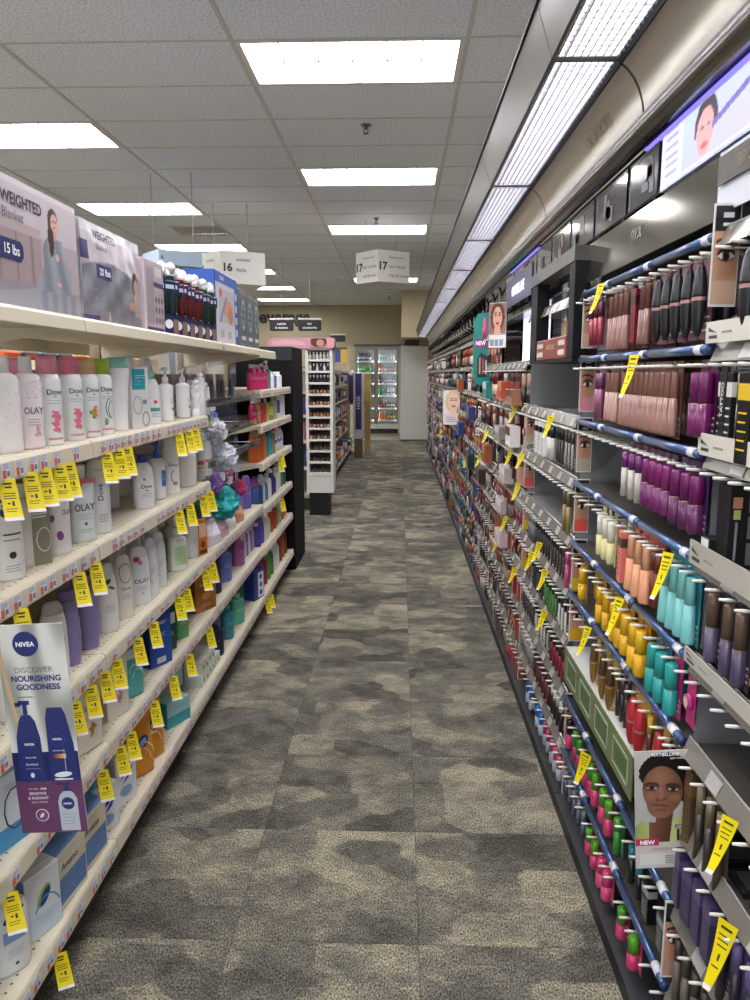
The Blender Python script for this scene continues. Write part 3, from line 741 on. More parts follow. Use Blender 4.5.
# --- fifth shelf --------------------------------------------------------------------
for i, (y, c) in enumerate(((1.913, '#caa984'), (2.122, '#e6dfd8'), (2.178, '#b8926a'))):
    carton(f'{["tan-edged soap carton with gold print", "off-white soap carton with grey print", "brown carton standing behind the soap cartons"][i]} on the fifth shelf', .095, .05, .19, c if i != 1 else '#e6e0da', DEC(Q(-.48, .48, .02, .98, '#eee6dc'), T('OLAY', .66, .016, '#8a8590', .01), PETAL(.1, .3, '#d9a94f' if i != 1 else '#d99aa8', 7, .18, 11+i), LN(.5, 2)), (-.87 if i < 2 else -.96, y, S4), 70, side='#b88f63' if i != 1 else '#d9cfc6')
pouch('turquoise soft pack of wipes leaning on the fifth shelf', .085, .05, .17, '#5cb6b5', DEC(Q(-.4, .4, .75, .92, '#e9f3f2'), LN(.83, 2, '#d9dbe0', -.3, .3, .035, .018), ARC(0, .35, .35, '#c9ecec', .3, 2.6), ARC(.1, .25, .35, '#c9ecec', .3, 2.6)), (-.865, 2.269, S4), 62)
carton('dark blue carton with a barcode on the fifth shelf', .10, .075, .20, '#2b50a5', DEC(LN(.8, 2, '#d9dbe0', -.3, .3, .035, .018), LN(.6, 3, '#c9d3ee'), Q(-.2, .2, .06, .16, '#f2f2f2'), *[Q(-.17+.05*k, -.15+.05*k, .08, .15, '#222222') for k in range(7)]), (-.875, 2.536, S4), 60, side='#20418f')
for i, (y, c, x) in enumerate(((2.682, '#1f4a38', -.88), (2.809, '#5f9a63', -.87))):
    carton(f'{["dark green", "light green"][i]} carton next to the dark blue carton on the fifth shelf', .06, .06, .17, c, DEC(Q(-.4, .4, .6, .85, '#d9e6d2'), LN(.4, 3, '#e2efe0')), (x, y, S4), 62)
carton('amber brown carton with light lettering on the fifth shelf', .13, .07, .16, '#a8692c', DEC(LN(.75, 2, '#d9dbe0', -.3, .3, .035, .018), E(0, .42, .2, .12, '#d99a4a'), LN(.2, 3, '#edd5ac')), (-.875, 3.164, S4), 62, side='#8a5320')
for i, (y, w, h, c, n) in enumerate(((3.418, .07, .15, '#2a2a55', 'indigo'), (3.625, .075, .18, '#6a74c4', 'periwinkle'), (3.953, .07, .165, '#a3589c', 'magenta pink'))):
    bottle(f'{n} bath bottle on the fifth shelf past the amber carton', 'square', w, .05, h, c, ['#2a2a55', '#7a86d0', '#d9a3cf'][i], DEC(LN(.5, 4, '#d5d2ee')), (XC, y, S4), 55)
for i in range(6):
    c = ['#5a4a8a', '#c9c3da', '#8a6ab0', '#e6e2ea', '#7d5aa0', '#b09ac8'][i]
    bottle(f'small purple toned bottle on the fifth shelf toward the black panel, {ORD[i]} along', 'round', .055, .04, .14+.01*(i % 3), c, '#e9e6ee', DEC(LN(.5, 3, '#ffffff')), (XC-.01, 4.05+.055*i, S4), 50)
carton('white and sky blue carton at the near end of the fifth shelf', .10, .06, .17, '#dfe8f0', DEC(Q(-.5, .5, .0, .3, '#4b9ad0'), ARC(0, .5, .3, '#3a4a5c', 0, 6.3), LN(.85, 3)), (-.87, 1.501, S4), 72)
carton('bright blue carton standing behind the lower edge of the poster', .10, .05, .21, '#2f8fd0', DEC(Q(-.5, .5, .45, 1, '#dfe9f2'), LN(.75, 3)), (-.88, 1.636, S4), 72)
pouch('blue soft pack on the fifth shelf behind the poster', .08, .05, .18, '#2b7cc0', None, (-.9, 1.780, S4), 70)

# --- bottom shelf -------------------------------------------------------------------
XB = -.87
bottle('white lotion bottle with dark blue oval label at the near end of bottom shelf', 'square', .075, .05, .20, '#e9ebee', '#dfe2e6', DEC(E(0, .72, .36, .14, '#1c3f86', .5), Q(-.35, .3, .4, .55, '#86a9d8'), LN(.3, 4, '#9aa4b4'), E(0, .12, .06, .05, '#1f2a44')), (XB, 1.476, S5), 55)
carton('white carton with a dark blue oval logo and light blue waves on the bottom shelf', .10, .06, .165, '#e6ebf0', DEC(E(.05, .58, .24, .11, '#1d3c86', 1.0), E(.02, .6, .3, .15, '#9ec452', 1.0, -.0002), Q(-.45, .45, .02, .35, '#cfdff0'), ARC(.1, .2, .4, '#6f9fd4', .5, 2.6), LN(.3, 5, '#9ab3d0')), (XB, 1.594, S5), 66, side='#7fa8d8', top='#eef0f2', sdecal=DEC(LN(.8, 8, '#ffffff', -.3, .3, .08)))
AV = DEC(T('Aveeno', .72, .018, '#5b5340', .02), Q(-.30, .46, .10, .55, '#5f86c0'), LN(.5, 4, '#b9cbe6', -.2, .38, .08), LN(.9, 1, '#8a8270', -.1, .2))
for i, (y, w) in enumerate(((1.705, 'nearer'), (1.845, 'farther'))):
    carton(f'cream carton with light blue top and picture panel on the bottom shelf, {w} one', .16, .11, .155, '#ddd6bd', AV, (-.885, y, S5), 84, side='#7f9fd4', top='#7396cc', group='two blue-topped lotion cartons')
pouch('turquoise blue soft pack behind the blue-topped cartons on the bottom shelf', .09, .06, .19, '#2f93bd', DEC(LN(.6, 4, '#bfe6f2')), (-.90, 1.961, S5), 70)
SW = DEC(d := (lambda q, S, W, H: (d_poly(q, [(-.3*W, .50*H), (.05*W, .60*H), (.3*W, .85*H), (.0*W, .72*H)], M('#1f3a9a', .4), S), d_poly(q, [(-.2*W, .4*H), (.15*W, .5*H), (.38*W, .72*H), (.1*W, .6*H)], M('#2a4fb0', .4), S))), E(-.05, .25, .3, .2, '#8fb2dc'), LN(.2, 3, '#a8b6cc'))
for i, (y, z) in enumerate(((2.003, 0), (2.214, 0), (2.154, 0), (2.270, 0))):
    carton(f'white carton with slanted dark blue swooshes on the bottom shelf, {ORD[i]} of four', .085, .05, [.14, .19, .165, .2][i], '#e9ebf0', SW, ([XB, -.93, XB, -.94][i], y, S5), 66, side='#dfe3ea', sdecal=DEC(*[Q(-.3+.08*k, -.27+.08*k, .1, .4, '#5a5f6c') for k in range(7)], LN(.8, 4, '#8b94a8')), group='white cartons with blue swooshes')
for i, (y, x, h) in enumerate(((2.320, XB, .185), (2.434, XB, .20), (2.548, -.94, .215))):
    pouch(f'orange soft pack with a dark blue oval badge on the bottom shelf, {["nearest", "middle", "rear"][i]} of three', .10, .055, h, '#e0932a', DEC(E(0, .62, .26, .2, '#27408f', .5), E(0, .62, .17, .1, '#8fa6dd', .5, .0006), ARC(.05, .3, .35, '#f3d9a0', .2, 2.4), ARC(-.1, .22, .35, '#f3d9a0', .2, 2.4)), (x, y, S5), 62, group='orange soft packs on the bottom shelf')
for i, (y, c, s) in enumerate(((2.693, '#3f9fae', '#9ac6ca'), (2.849, '#2f8497', '#b6d2d2'), (2.794, '#8f9a98', '#a8b1ae'))):
    carton(f'{["teal", "dark teal", "grey"][i]} carton in the group past the orange packs on the bottom shelf', .12, .07, [.10, .16, .13][i], s, DEC(Q(-.5, .5, 0, .45, c), LN(.75, 3)), ([XB, -.94, -.95][i], y, S5), 62, side=c)
for i in range(5):
    y = 3.067+[0, .11, .0, .11, .2][i]
    carton(f'white carton with green leaf print on the bottom shelf, {ORD[i]} of the leafy stack', .10, .08, .055, '#e3e8dd', DEC(E(-.3, .5, .1, .1, '#6fa04a', .5), E(.25, .4, .12, .08, '#4d8a3a', -.5), LN(.7, 2)), (-.875, y, S5+[0, 0, .0555, .0555, 0][i]), 88, group='white cartons with green leaves')
bottle('dark navy bottle near the far end of the bottom shelf', 'square', .075, .05, .165, '#1b2350', '#2a3a7a', DEC(LN(.5, 3, '#6d7ab0')), (XB, 3.394, S5), 55)
bottle('teal bottle beside the dark navy bottle on the bottom shelf', 'square', .065, .05, .17, '#3f8fa0', '#4aa0ae', DEC(LN(.5, 3, '#bfe2e6')), (XB, 3.628, S5), 55)
bottle('mint green bottle on the bottom shelf past the teal one', 'square', .085, .05, .165, '#5cb89a', '#7acfb0', DEC(LN(.5, 3, '#d9f2e8')), (XB, 3.860, S5), 55)
bottle('deep green bottle behind the mint green bottle on the bottom shelf', 'square', .07, .05, .19, '#1f6a5a', '#2a7a68', None, (-.94, 4.215, S5), 55)

# --- fourth bay: colourful body washes -----------------------------------------------
def wash(style, w, h, c, cap, y, z, what, x=-.87, dec=None, rot=45, rough=.2):
    bottle(what, style, w, .045, h, c, cap, dec, (x, y, z+.0005), rot, rough=rough)
LB = DEC(LN(.5, 4, '#f3dfe8')); FL = DEC(Q(-.3, .3, .2, .55, '#e7d23c'), LN(.48, 3, '#6d7a2a'))
Z = [1.405, 1.20, .975, .70, .46, .175]
for k in range(6):
    wash('pump' if k % 2 else 'oval', .056, .15 if k != 4 else .16, '#d12f6f', '#f4eef0', 4.42+.085*k, Z[0], f'bright pink wash bottle with white cap on the uppermost body wash shelf, {ORD[k]} along', dec=LB)
wash('pump', .06, .18, '#4fa58a', '#f2f4f2', 4.93, Z[0], 'green wash bottle with white cap at the end of the pink ones')
for k in range(4): wash('square', .042, .11, ['#e9ebee', '#5a78b8', '#efeff2', '#e7e9ec'][k], '#f2f2f4', 5.08+.11*k, Z[0], f'small {"blue" if k == 1 else "white"} bottle on the uppermost body wash shelf, {ORD[k]} past the green one')
for k in range(3): wash('oval', .06, .15, ['#c92a66', '#d9a33a', '#d12f6f'][k], '#efe9ea', 4.44+.10*k, Z[1], f'{["crimson", "golden", "hot pink"][k]} wash bottle on the second body wash shelf', dec=LB)
wash('square', .055, .15, '#c85a2a', '#3a2a22', 4.74, Z[1], 'burnt orange wash bottle on the second body wash shelf')
wash('square', .05, .145, '#b8c46a', '#e4e6c9', 4.84, Z[1], 'slim pale green wash bottle on the second body wash shelf')
wash('pump', .078, .165, '#8f9a5c', '#2a2a22', 4.98, Z[1], 'olive pump bottle with a yellow label on the second body wash shelf', dec=FL)
wash('square', .06, .15, '#bfc3b0', '#d9dccf', 5.14, Z[1], 'grey green wash bottle on the second body wash shelf')
for k in range(2): carton(f'white and blue carton at the end of the second body wash shelf, {["nearer", "farther"][k]} one', .07, .05, .15, '#e6e8ec', DEC(Q(-.5, 0, .2, .8, '#2f4f9a'), LN(.9, 2)), (-.87, 5.32+.11*k, Z[1]), 66)
for k in range(3): wash('round', .085, .19, ['#c2602a', '#b8562a', '#d07a3a'][k], '#c9a38a', 4.46+.095*k, Z[2], f'amber orange wash bottle on the third body wash shelf, {ORD[k]} along', rough=.12)
for k in range(2): wash('square', .065, .17, ['#3a8f9a', '#4fa0a0'][k], '#2a5f6a', 4.78+.1*k, Z[2], f'teal wash bottle beside the amber ones, {["nearer", "farther"][k]}')
wash('square', .08, .175, '#8a8f6a', '#8f9472', 4.98, Z[2], 'olive grey wash bottle on the third body wash shelf')
for k in range(3): wash('oval', .07, .165, ['#e6e3e8', '#eae6ea', '#d9dde6'][k], ['#c8413a', '#e9e9ea', '#b83a3a'][k], 5.14+.12*k, Z[2], f'white wash bottle with {["red", "white", "dark red"][k]} cap ending the third body wash shelf', dec=DEC(E(0, .4, .3, .2, '#5a6ab0')))
for k in range(11):
    c, n = [('#3a5a9a', 'blue'), ('#2f4f8a', 'deep blue'), ('#c9cdd0', 'silver'), ('#4a7ab0', 'sky blue'), ('#e3e6e2', 'white'), ('#35407a', 'indigo'), ('#3a3f8a', 'violet blue'), ('#e8e9e4', 'ivory'), ('#dfe5de', 'off-white'), ('#4f8f6a', 'green'), ('#3f6a5a', 'dark green')][k]
    wash(['oval', 'square', 'round'][k % 3], .06, .14+.02*(k % 3), c, '#e9e9ea' if k % 2 else c, 4.43+.103*k, Z[3], f'{n} wash bottle in the row third from the floor, {ORD[k]} from its near end')
for k in range(10):
    c, n = [('#5a50b0', 'violet'), ('#6a5ac0', 'purple'), ('#d9e2c9', 'pale green'), ('#e2e6e0', 'white'), ('#c2502a', 'orange red'), ('#b84a2a', 'rust'), ('#7a8f3a', 'olive green'), ('#b9bda8', 'sage'), ('#c87a2a', 'orange'), ('#d08a3a', 'amber')][k]
    wash(['oval', 'round', 'square'][k % 3], .066, .15+.015*(k % 3), c, c if k % 2 else '#e9e9ea', 4.44+.112*k, Z[4], f'{n} wash bottle in the row next above the bottom, {ORD[k]} from its near end')
carton('blue and white carton with round pictures starting the bottom wash shelf', .12, .1, .19, '#2c3f8f', DEC(Q(-.1, .45, .05, .85, '#e6e9f2'), E(.18, .7, .14, .14, '#2c3f8f'), E(.18, .45, .14, .14, '#4a60a8'), E(.18, .2, .14, .14, '#2c3f8f')), (-.88, 4.32, .1755), 72)
for k in range(9):
    c, n = [('#b03a4a', 'crimson'), ('#8a2f3a', 'dark red'), ('#5a8a3f', 'green'), ('#4f7a3a', 'leaf green'), ('#dfe6df', 'white'), ('#e6e9e2', 'ivory'), ('#8a4a2a', 'brown'), ('#a8552a', 'copper'), ('#7a3a22', 'dark brown')][k]
    wash(['round', 'oval'][k % 2], .07, .17+.02*(k % 2), c, c, 4.50+.12*k, Z[5], f'{n} wash bottle on the bottom shelf by the black stand, {ORD[k]} along')

# --- black end panel ------------------------------------------------------------------
t = thing('black_display_stand', 'tall black display stand standing at the end of the left shelving', 'display panel', (-.80, 5.64, 0))
mb = MB(); mb.box(-.92, 0, 0, .58, 0.0, 1.70, M('#08080a', .7, spec=.2), .004); mb.build('panel_body', t)
mb = MB(); mb.box(-.92, -.0, -.004, .0, 1.60, 1.70, M('#15161a', .5)); mb.build('top_band', t)

# --- bath puffs ----------------------------------------------------------------------
def puff(label, x, y, z, r, c, seed):
    t = thing('bath_puff', label, 'bath puff', (x, y, z), 0, 'mesh bath puffs hanging past the white bottles')
    mb = MB(); g = random.Random(seed)
    m = M(c, .5)
    for k in range(26):       # ruffled petals of netting around a core
        a = g.uniform(0, 6.283); e = math.asin(g.uniform(-1, 1))
        d = Vector((math.cos(a)*math.cos(e), math.sin(a)*math.cos(e), math.sin(e)))
        u = d.orthogonal().normalized(); w = d.cross(u)
        vs = []; n = 16
        ph = g.uniform(0, 6)
        for j in range(n):
            b = 6.283*j/n
            rr = r*(.42+.12*math.sin(3*b+ph))
            vs.append(d*r*(.45)+u*rr*.25*math.cos(b)+w*rr*.25*math.sin(b))
        for j in range(n):
            b = 6.283*j/n
            rr = r*(.55+.10*math.sin(5*b+ph))
            vs.append(d*r*(.88+.14*math.sin(4*b+ph))+u*rr*math.cos(b)+w*rr*math.sin(b))
        mb.add([v+Vector((0, 0, -r)) for v in vs], [(j, (j+1) % n, n+(j+1) % n, n+j) for j in range(n)], m)
    vs = []; n = 14
    mb.lathe([(r*.2, -r*1.7), (r*.62, -r*1.45), (r*.75, -r), (r*.62, -r*.5), (r*.2, -r*.25)], m, 14)
    mb.build('ruffled_netting', t)
    mb = MB(); mb.tube([(0, 0, -r*.3), (.006, 0, .02), (0, 0, .05)], .0018, M('#f2f2f2', .5), 6); mb.tube([(0, 0, -r*.3), (-.006, 0, .02), (0, 0, .05)], .0018, M('#f2f2f2', .5), 6)
    mb.build('hanging_cord', t)
    mb = MB(); mb.box(-.02, .02, -.001, .001, .035, .075, M('#dfe6f0', .4)); mb.build('paper_tag', t)
puffs = [(-.86, 3.42, 1.30, .062, '#eceaf0', 'white'), (-.93, 3.60, 1.33, .055, '#7f9fe0', 'light blue'), (-.84, 3.52, 1.18, .065, '#e9ecf2', 'white'), (-.93, 3.35, 1.22, .05, '#5f86d8', 'blue'),
         (-.88, 3.40, 1.06, .06, '#b08ad0', 'lilac'), (-.84, 3.48, .97, .075, '#48c0c0', 'turquoise'), (-.90, 3.30, .99, .07, '#3fb0b0', 'teal'), (-.86, 3.72, .92, .05, '#5a7ae0', 'blue'), (-.9, 3.75, 1.05, .055, '#d98ab0', 'pink'), (-.87, 3.95, .95, .05, '#d2608a', 'rose pink'), (-.9, 3.28, 1.36, .04, '#8a5aa8', 'purple'), (-.86, 3.26, 1.33, .035, '#b7c96a', 'lime green')]
for i, p in enumerate(puffs):
    puff(f'{p[5]} ruffled mesh bath puff hanging in the third bay, {ORD[i]} of twelve', *p[:5], 40+i)
for i, (y, c) in enumerate(((3.32, '#e6dfe6'), (3.48, '#e9b9c9'), (3.64, '#efe9ee'), (3.84, '#d99a7a'))):
    pouch(f'clear bag of {["white", "pink", "white and lilac", "peach"][i]} sponges lying on the shelf under the bath puffs', .13, .09, .10, c, None, (-.87, y, rz[3]+.0005+.0), 75, 'sponge_bag', 'bag')
t = thing('hanging_rack', 'clear plastic rack with hooks that the bath puffs hang from', 'rack', (-.81, 3.18, 0))
mb = MB()
for z in (1.38, 1.24, 1.12): mb.box(-.012, 0, 0, 1.18, z-.02, z+.01, ACRYL)
for k in range(2): mb.box(-.30, -.01, .02+.58*k, .024+.58*k, .80, 1.60, ACRYL)
mb.build('acrylic_dividers', t)
for k in range(10):
    mb = MB(); mb.tube([(-.44, 0, 0), (-.03, 0, 0), (-.02, 0, .012)], .003, M('#b9b9bd', .25, .8)); mb.build('hook', t, (0, .08+.115*k, [1.385, 1.245, 1.125][k % 3]))
for k in range(10):
    t = thing('carded_accessory', f'small bath accessory in clear film hanging above the puffs, {ORD[k]} along', 'bath accessory', (-1.0+.04*(k % 2), 3.24+.115*k, 1.50), 70, 'film-wrapped accessories above the puffs')
    mb = MB(); mb.box(-.025, .025, -.002, .0, -.15, 0, M(['#6b5560', '#7a6a70', '#4a4a55', '#8a6a7a'][k % 4], .4)); mb.build('card', t)
    mb = MB(); mb.lathe([(.008, -.14), (.018, -.11), (.015, -.05), (.008, -.03)], M(['#a04a6a', '#55606a', '#b9a9b4', '#3a3a44'][k % 4], .4), 10, 1, .6, 0, -.011); mb.build('contents', t)

# --- goods on the top shelf -------------------------------------------------------------
def woman_stand(u, v):
    import math as m
    def el(cx, cy, rx, ry): return ((u-cx)/rx)**2+((v-cy)/ry)**2 < 1
    c = (.80, .75, .78) if v > .62 else (.72, .66, .68)
    if v > .95: c = (.86, .83, .86)
    if u < .60 and .22 < v < .68:                       # sofa back with buttoned creases
        c = (.66, .58, .58)
        if abs((u*7) % 1-.5) < .06: c = (.56, .48, .49)
        if v > .6: c = (.74, .67, .68)
    if v < .22: c = (.60, .57, .60)
    if v < .12: c = (.67, .64, .66)
    if u < .66 and v < .10+.22*max(0, u-.1): c = (.64, .64, .67)
    # grey blanket falling from the shoulders
    bw = .085+.26*max(0, (.64-v))
    if v < .66 and abs(u-.74-.02*m.sin(v*20)) < bw:
        f = .5+.5*m.sin((u-.74)*55/(1+1.5*(.66-v))+v*6)
        c = (.50+.13*f, .52+.13*f, .56+.13*f)
    if v < .2 and u > .55 and u < .99: c = (.58+.05*m.sin(u*60), .58+.05*m.sin(u*60), .62)
    if el(.735, .80, .055, .105) or el(.705, .66, .030, .17): c = (.25, .15, .12)
    if .735 < u < .765 and .64 < v < .74: c = (.82, .64, .56)
    if el(.750, .785, .040, .078): c = (.86, .69, .61)
    if el(.738, .80, .010, .008) or el(.765, .80, .009, .008): c = (.25, .16, .15)
    if el(.748, .75, .012, .008): c = (.72, .33, .33)
    if el(.76, .50, .02, .03) or el(.77, .27, .025, .02): c = (.85, .68, .60)
    return c
def woman_lie(u, v):
    import math as m
    def el(cx, cy, rx, ry): return ((u-cx)/rx)**2+((v-cy)/ry)**2 < 1
    c = (.78, .74, .77) if v > .6 else (.70, .66, .70)
    if v > .9: c = (.86, .85, .88)
    if v < .56+.08*m.sin(u*4) and u < .86: 
        f = .5+.5*m.sin(u*18-v*14); c = (.47+.12*f, .47+.12*f, .51+.12*f)
    if v < .15: c = (.52, .51, .55)
    if el(.86, .52, .075, .13): c = (.24, .15, .13)
    if el(.875, .48, .05, .085): c = (.82, .64, .55)
    if el(.80, .25, .10, .05) or (abs(u-.87) < .035 and .2 < v < .4): c = (.84, .67, .58)
    return c
t = thing('weighted_blanket_box', 'large lilac-grey box printed with a standing woman in a blanket, nearest on the top shelf', 'box', (-.99, 1.78, 1.6405), 90, 'boxed blankets on the top shelf')
BX = M('#b9b0b6', .4); PU = M('#4b3f74', .4)
mb = MB(); mb.box(-.26, .25, -.14, .14, 0, .285, BX, .004); mb.build('carton_body', t)
picture('printed_front', .50, .28, 130, 80, woman_stand, t, (-.005, -.1408, .002))
fl = lambda x, z: -.1412
mb = MB(); d_text(mb, 'WEIGHTED', -.040, .238, .027, M('#26223a', .4), fl, .02); d_text(mb, 'Blanket', -.083, .204, .022, M('#6c6672', .4), fl, 0)
mb.build('printed_title', t)
mb = MB(); pts = [(-.10+x, .128+z) for x, z in ((-.05, -.022), (.04, -.022), (.052, -.01), (.052, .012), (.04, .022), (-.05, .022))]
d_poly(mb, pts, M('#232a66', .4), fl, .0004); d_text(mb, '15 lbs', -.10, .128, .022, M('#ffffff', .4), fl, .02, None, .0008); mb.build('weight_badge', t)
t = thing('weighted_blanket_box', 'bulging grey blanket pack printed with a lying woman, second on the top shelf', 'box', (-.985, 2.30, 1.6405), 90, 'boxed blankets on the top shelf')
mb = MB()
vs = []; nx, nz = 14, 10
def bulge(x, z): return -.125-.014*math.cos(x/.24*1.5)*math.sin(math.pi*min(1, max(0, z/.27)))-.003*noise.noise((x*22, z*22, 1))
for j in range(nz+1):
    for i in range(nx+1):
        x = -.235+.47*i/nx; z = .275*j/nz; vs.append((x, bulge(x, z), z))
fs = [(j*(nx+1)+i, j*(nx+1)+i+1, (j+1)*(nx+1)+i+1, (j+1)*(nx+1)+i) for j in range(nz) for i in range(nx)]
mb.add(vs, fs, M('#c4bfc6', .3), True); mb.box(-.235, .235, -.125, .13, 0, .274, M('#c4bfc6', .35)); mb.build('pack_body', t)
p = picture('printed_front', .46, .27, 110, 66, woman_lie, t, (0, 0, .002))
for v in p.data.vertices: v.co.y = bulge(v.co.x, v.co.z)-.0012
mb = MB(); sf = lambda x, z: bulge(x, z)-.0016
d_text(mb, 'WEIGHTED', -.07, .245, .024, M('#35314a', .4), sf, .015, .2); d_text(mb, 'Blanket', -.10, .213, .018, M('#6c6672', .4), sf, 0); mb.build('printed_title', t)
mb = MB(); d_rect(mb, -.15, -.05, .125, .165, M('#4b3f74', .4), sf, 6, 3, .0004); d_text(mb, '20 lbs', -.10, .145, .02, M('#ffffff', .4), sf, .015, None, .0014); mb.build('weight_badge', t)
mb = MB()
for z0, z1 in ((.17, .22), (0.0, .022)): d_rect(mb, -.2352, -.19 if z0 else -.13, z0, z1, M('#4b3f74', .4), lambda x, z: bulge(x, z)-.0018)
mb.box(-.2358, -.235, -.12, .12, .17, .22, M('#4b3f74', .4)); mb.box(-.2358, -.235, -.12, .12, 0, .022, M('#4b3f74', .4)); mb.build('purple_bands', t)
t = thing('weighted_blanket_box', 'pinkish grey blanket carton with small icons, third on the top shelf', 'box', (-.985, 2.66, 1.6405), 90, 'boxed blankets on the top shelf')
mb = MB(); mb.box(-.09, .115, -.13, .13, 0, .245, M('#c3b4ba', .4), .003); mb.build('carton_body', t)
mb = MB(); F3 = lambda x, z: -.1304
d_rect(mb, -.0, .11, .16, .175, PU, F3); d_rect(mb, -.07, -.0, .03, .22, M('#a89aa2', .4), F3)
for j in range(3):
    for i in range(3): d_ell(mb, .02+.033*i, .045+.035*j, .01, .012, M('#5c5668', .4), F3, 8)
d_rect(mb, .02, .09, .195, .225, M('#e9e6ee', .4), F3); d_rect(mb, -.08, .1, .004, .02, PU, F3); mb.build('printed_label', t)
# knitted hats: pompom on top, card sleeve below
KN = [(2.83, '#142c27', 'green'), (2.95, '#551318', 'red'), (3.06, '#5c141a', 'red'), (3.18, '#63161d', 'red'), (3.30, '#142e27', 'green'), (3.42, '#12261f', 'green')]
for i, (y, c, n) in enumerate(KN):
    t = thing('slipper_sock_pack', f'dark {n} knit slippers with white trim in navy sleeve, {ORD[i]} from the blanket boxes', 'slippers', (-.875, y, 1.6405), 62, 'knit slippers in navy sleeves on the top shelf')
    t.scale = (1.12, 1.2, 1.2)
    mb = MB(); mb.box(-.045, .045, -.02, .02, 0, .07, M('#1b2650', .4), .003); mb.box(-.047, .047, -.028, .028, .125, .165, M('#1b2650', .4), .003); mb.build('card_sleeve', t)
    mb = MB()
    for s in (-1, 1):
        P = [(.016, .06), (.023, .08), (.024, .13), (.021, .16), (.018, .18)]
        mb.lathe(smooth_prof(P), M(c, .9), 14, 1, 1.15, s*.022, -.002)
        for k in range(8): 
            a = k*.785; mb.tube([(s*.022+.023*math.cos(a), -.002+.027*math.sin(a), .07), (s*.022+.025*math.cos(a), -.002+.029*math.sin(a), .12), (s*.022+.021*math.cos(a), -.002+.025*math.sin(a), .165)], .003, M(c, .9), 5)
    mb.build('knit_body', t)
    mb = MB(); g = random.Random(i)
    for s in (-1, 1):
        for k in range(9):
            a = g.uniform(0, 6.28); mb.lathe([(.004, -.012), (.014, -.006), (.016, .002), (.01, .012), (.003, .016)], M('#efeceb', .9), 8, 1, 1, s*.022+.012*math.cos(a), .012*math.sin(a)); 
            n0 = len(mb.v)-40
            dz = .185+g.uniform(0, .022)
            mb.v[n0:] = [(x, yy, z+dz) for x, yy, z in mb.v[n0:]]
    mb.build('fluffy_trim', t)
    mb = MB(); fs_ = lambda x, z: -.0204
    d_ell(mb, 0, .035, .018, .014, M('#e9ecf5', .4), fs_); d_rect(mb, -.035, .035, .140, .152, M('#c9cfe5', .4), lambda x, z: -.0285); d_rect(mb, .02, .042, .005, .05, M('#8a6a5a', .4), fs_); mb.build('printed_label', t)
def oralb(u, v):
    def el(cx, cy, rx, ry): return ((u-cx)/rx)**2+((v-cy)/ry)**2 < 1
    c = (.87, .86, .88)
    if v > .86: c = (.20, .36, .72)
    if .3 < v < .78 and u > .15: c = (.80, .78, .80)
    if el(.25, .72, .08, .06): c = (.85, .30, .42)
    if el(.62, .52, .26, .13): c = (.85, .62, .52)
    if el(.75, .42, .14, .12): c = (.78, .52, .42)
    if abs((u-.15)-(v-.25)*.9) < .035 and .3 < v < .7: c = (.35, .45, .75)
    if v < .28 and int(u*5) % 2 and .08 < v < .2: c = (.72, .73, .78)
    return c
t = thing('massager_box', 'blue and white carton printed with hands, standing past the knit slippers', 'box', (-.96, 3.78, 1.6405), 90)
mb = MB(); mb.box(-.25, .22, -.11, .12, 0, .335, M('#2a56b0', .4), .003); mb.build('carton_body', t)
picture('printed_front', .40, .325, 60, 54, oralb, t, (-.045, -.1106, .004))
mb = MB(); d_text(mb, 'Oral-B', -.12, .308, .022, M('#ffffff', .4), lambda x, z: -.111, .02); d_rect(mb, .155, .215, .01, .325, M('#2a62b8', .4), lambda x, z: -.1105)
for k in range(4): d_rect(mb, .165, .205, .05+.06*k, .085+.06*k, M('#dfe6f2', .4), lambda x, z: -.111)
mb.build('printed_label', t)
for k in range(3):
    t = thing('massager_box', f'grey carton with a silver loop picture, {ORD[k]} of three past the blue carton', 'box', (-.96, 4.10+.185*k, 1.6405), 90, 'grey cartons at the end of the top shelf')
    mb = MB(); mb.box(-.08, .08, -.12, .12, 0, .30-.01*k, M('#7d8287', .35), .003); mb.build('carton_body', t)
    mb = MB(); d_rect(mb, -.07, .07, .02, .27, M('#61666b', .35), lambda x, z: -.1203)
    for a in range(12): 
        th = 6.283*a/12; d_ell(mb, .038*math.cos(th), .17+.07*math.sin(th), .012, .014, M('#c9ced3', .3, .3), lambda x, z: -.1208, 8)
    d_rect(mb, -.05, .05, .04, .06, M('#dfe2e6', .4), lambda x, z: -.1208); mb.build('printed_label', t)

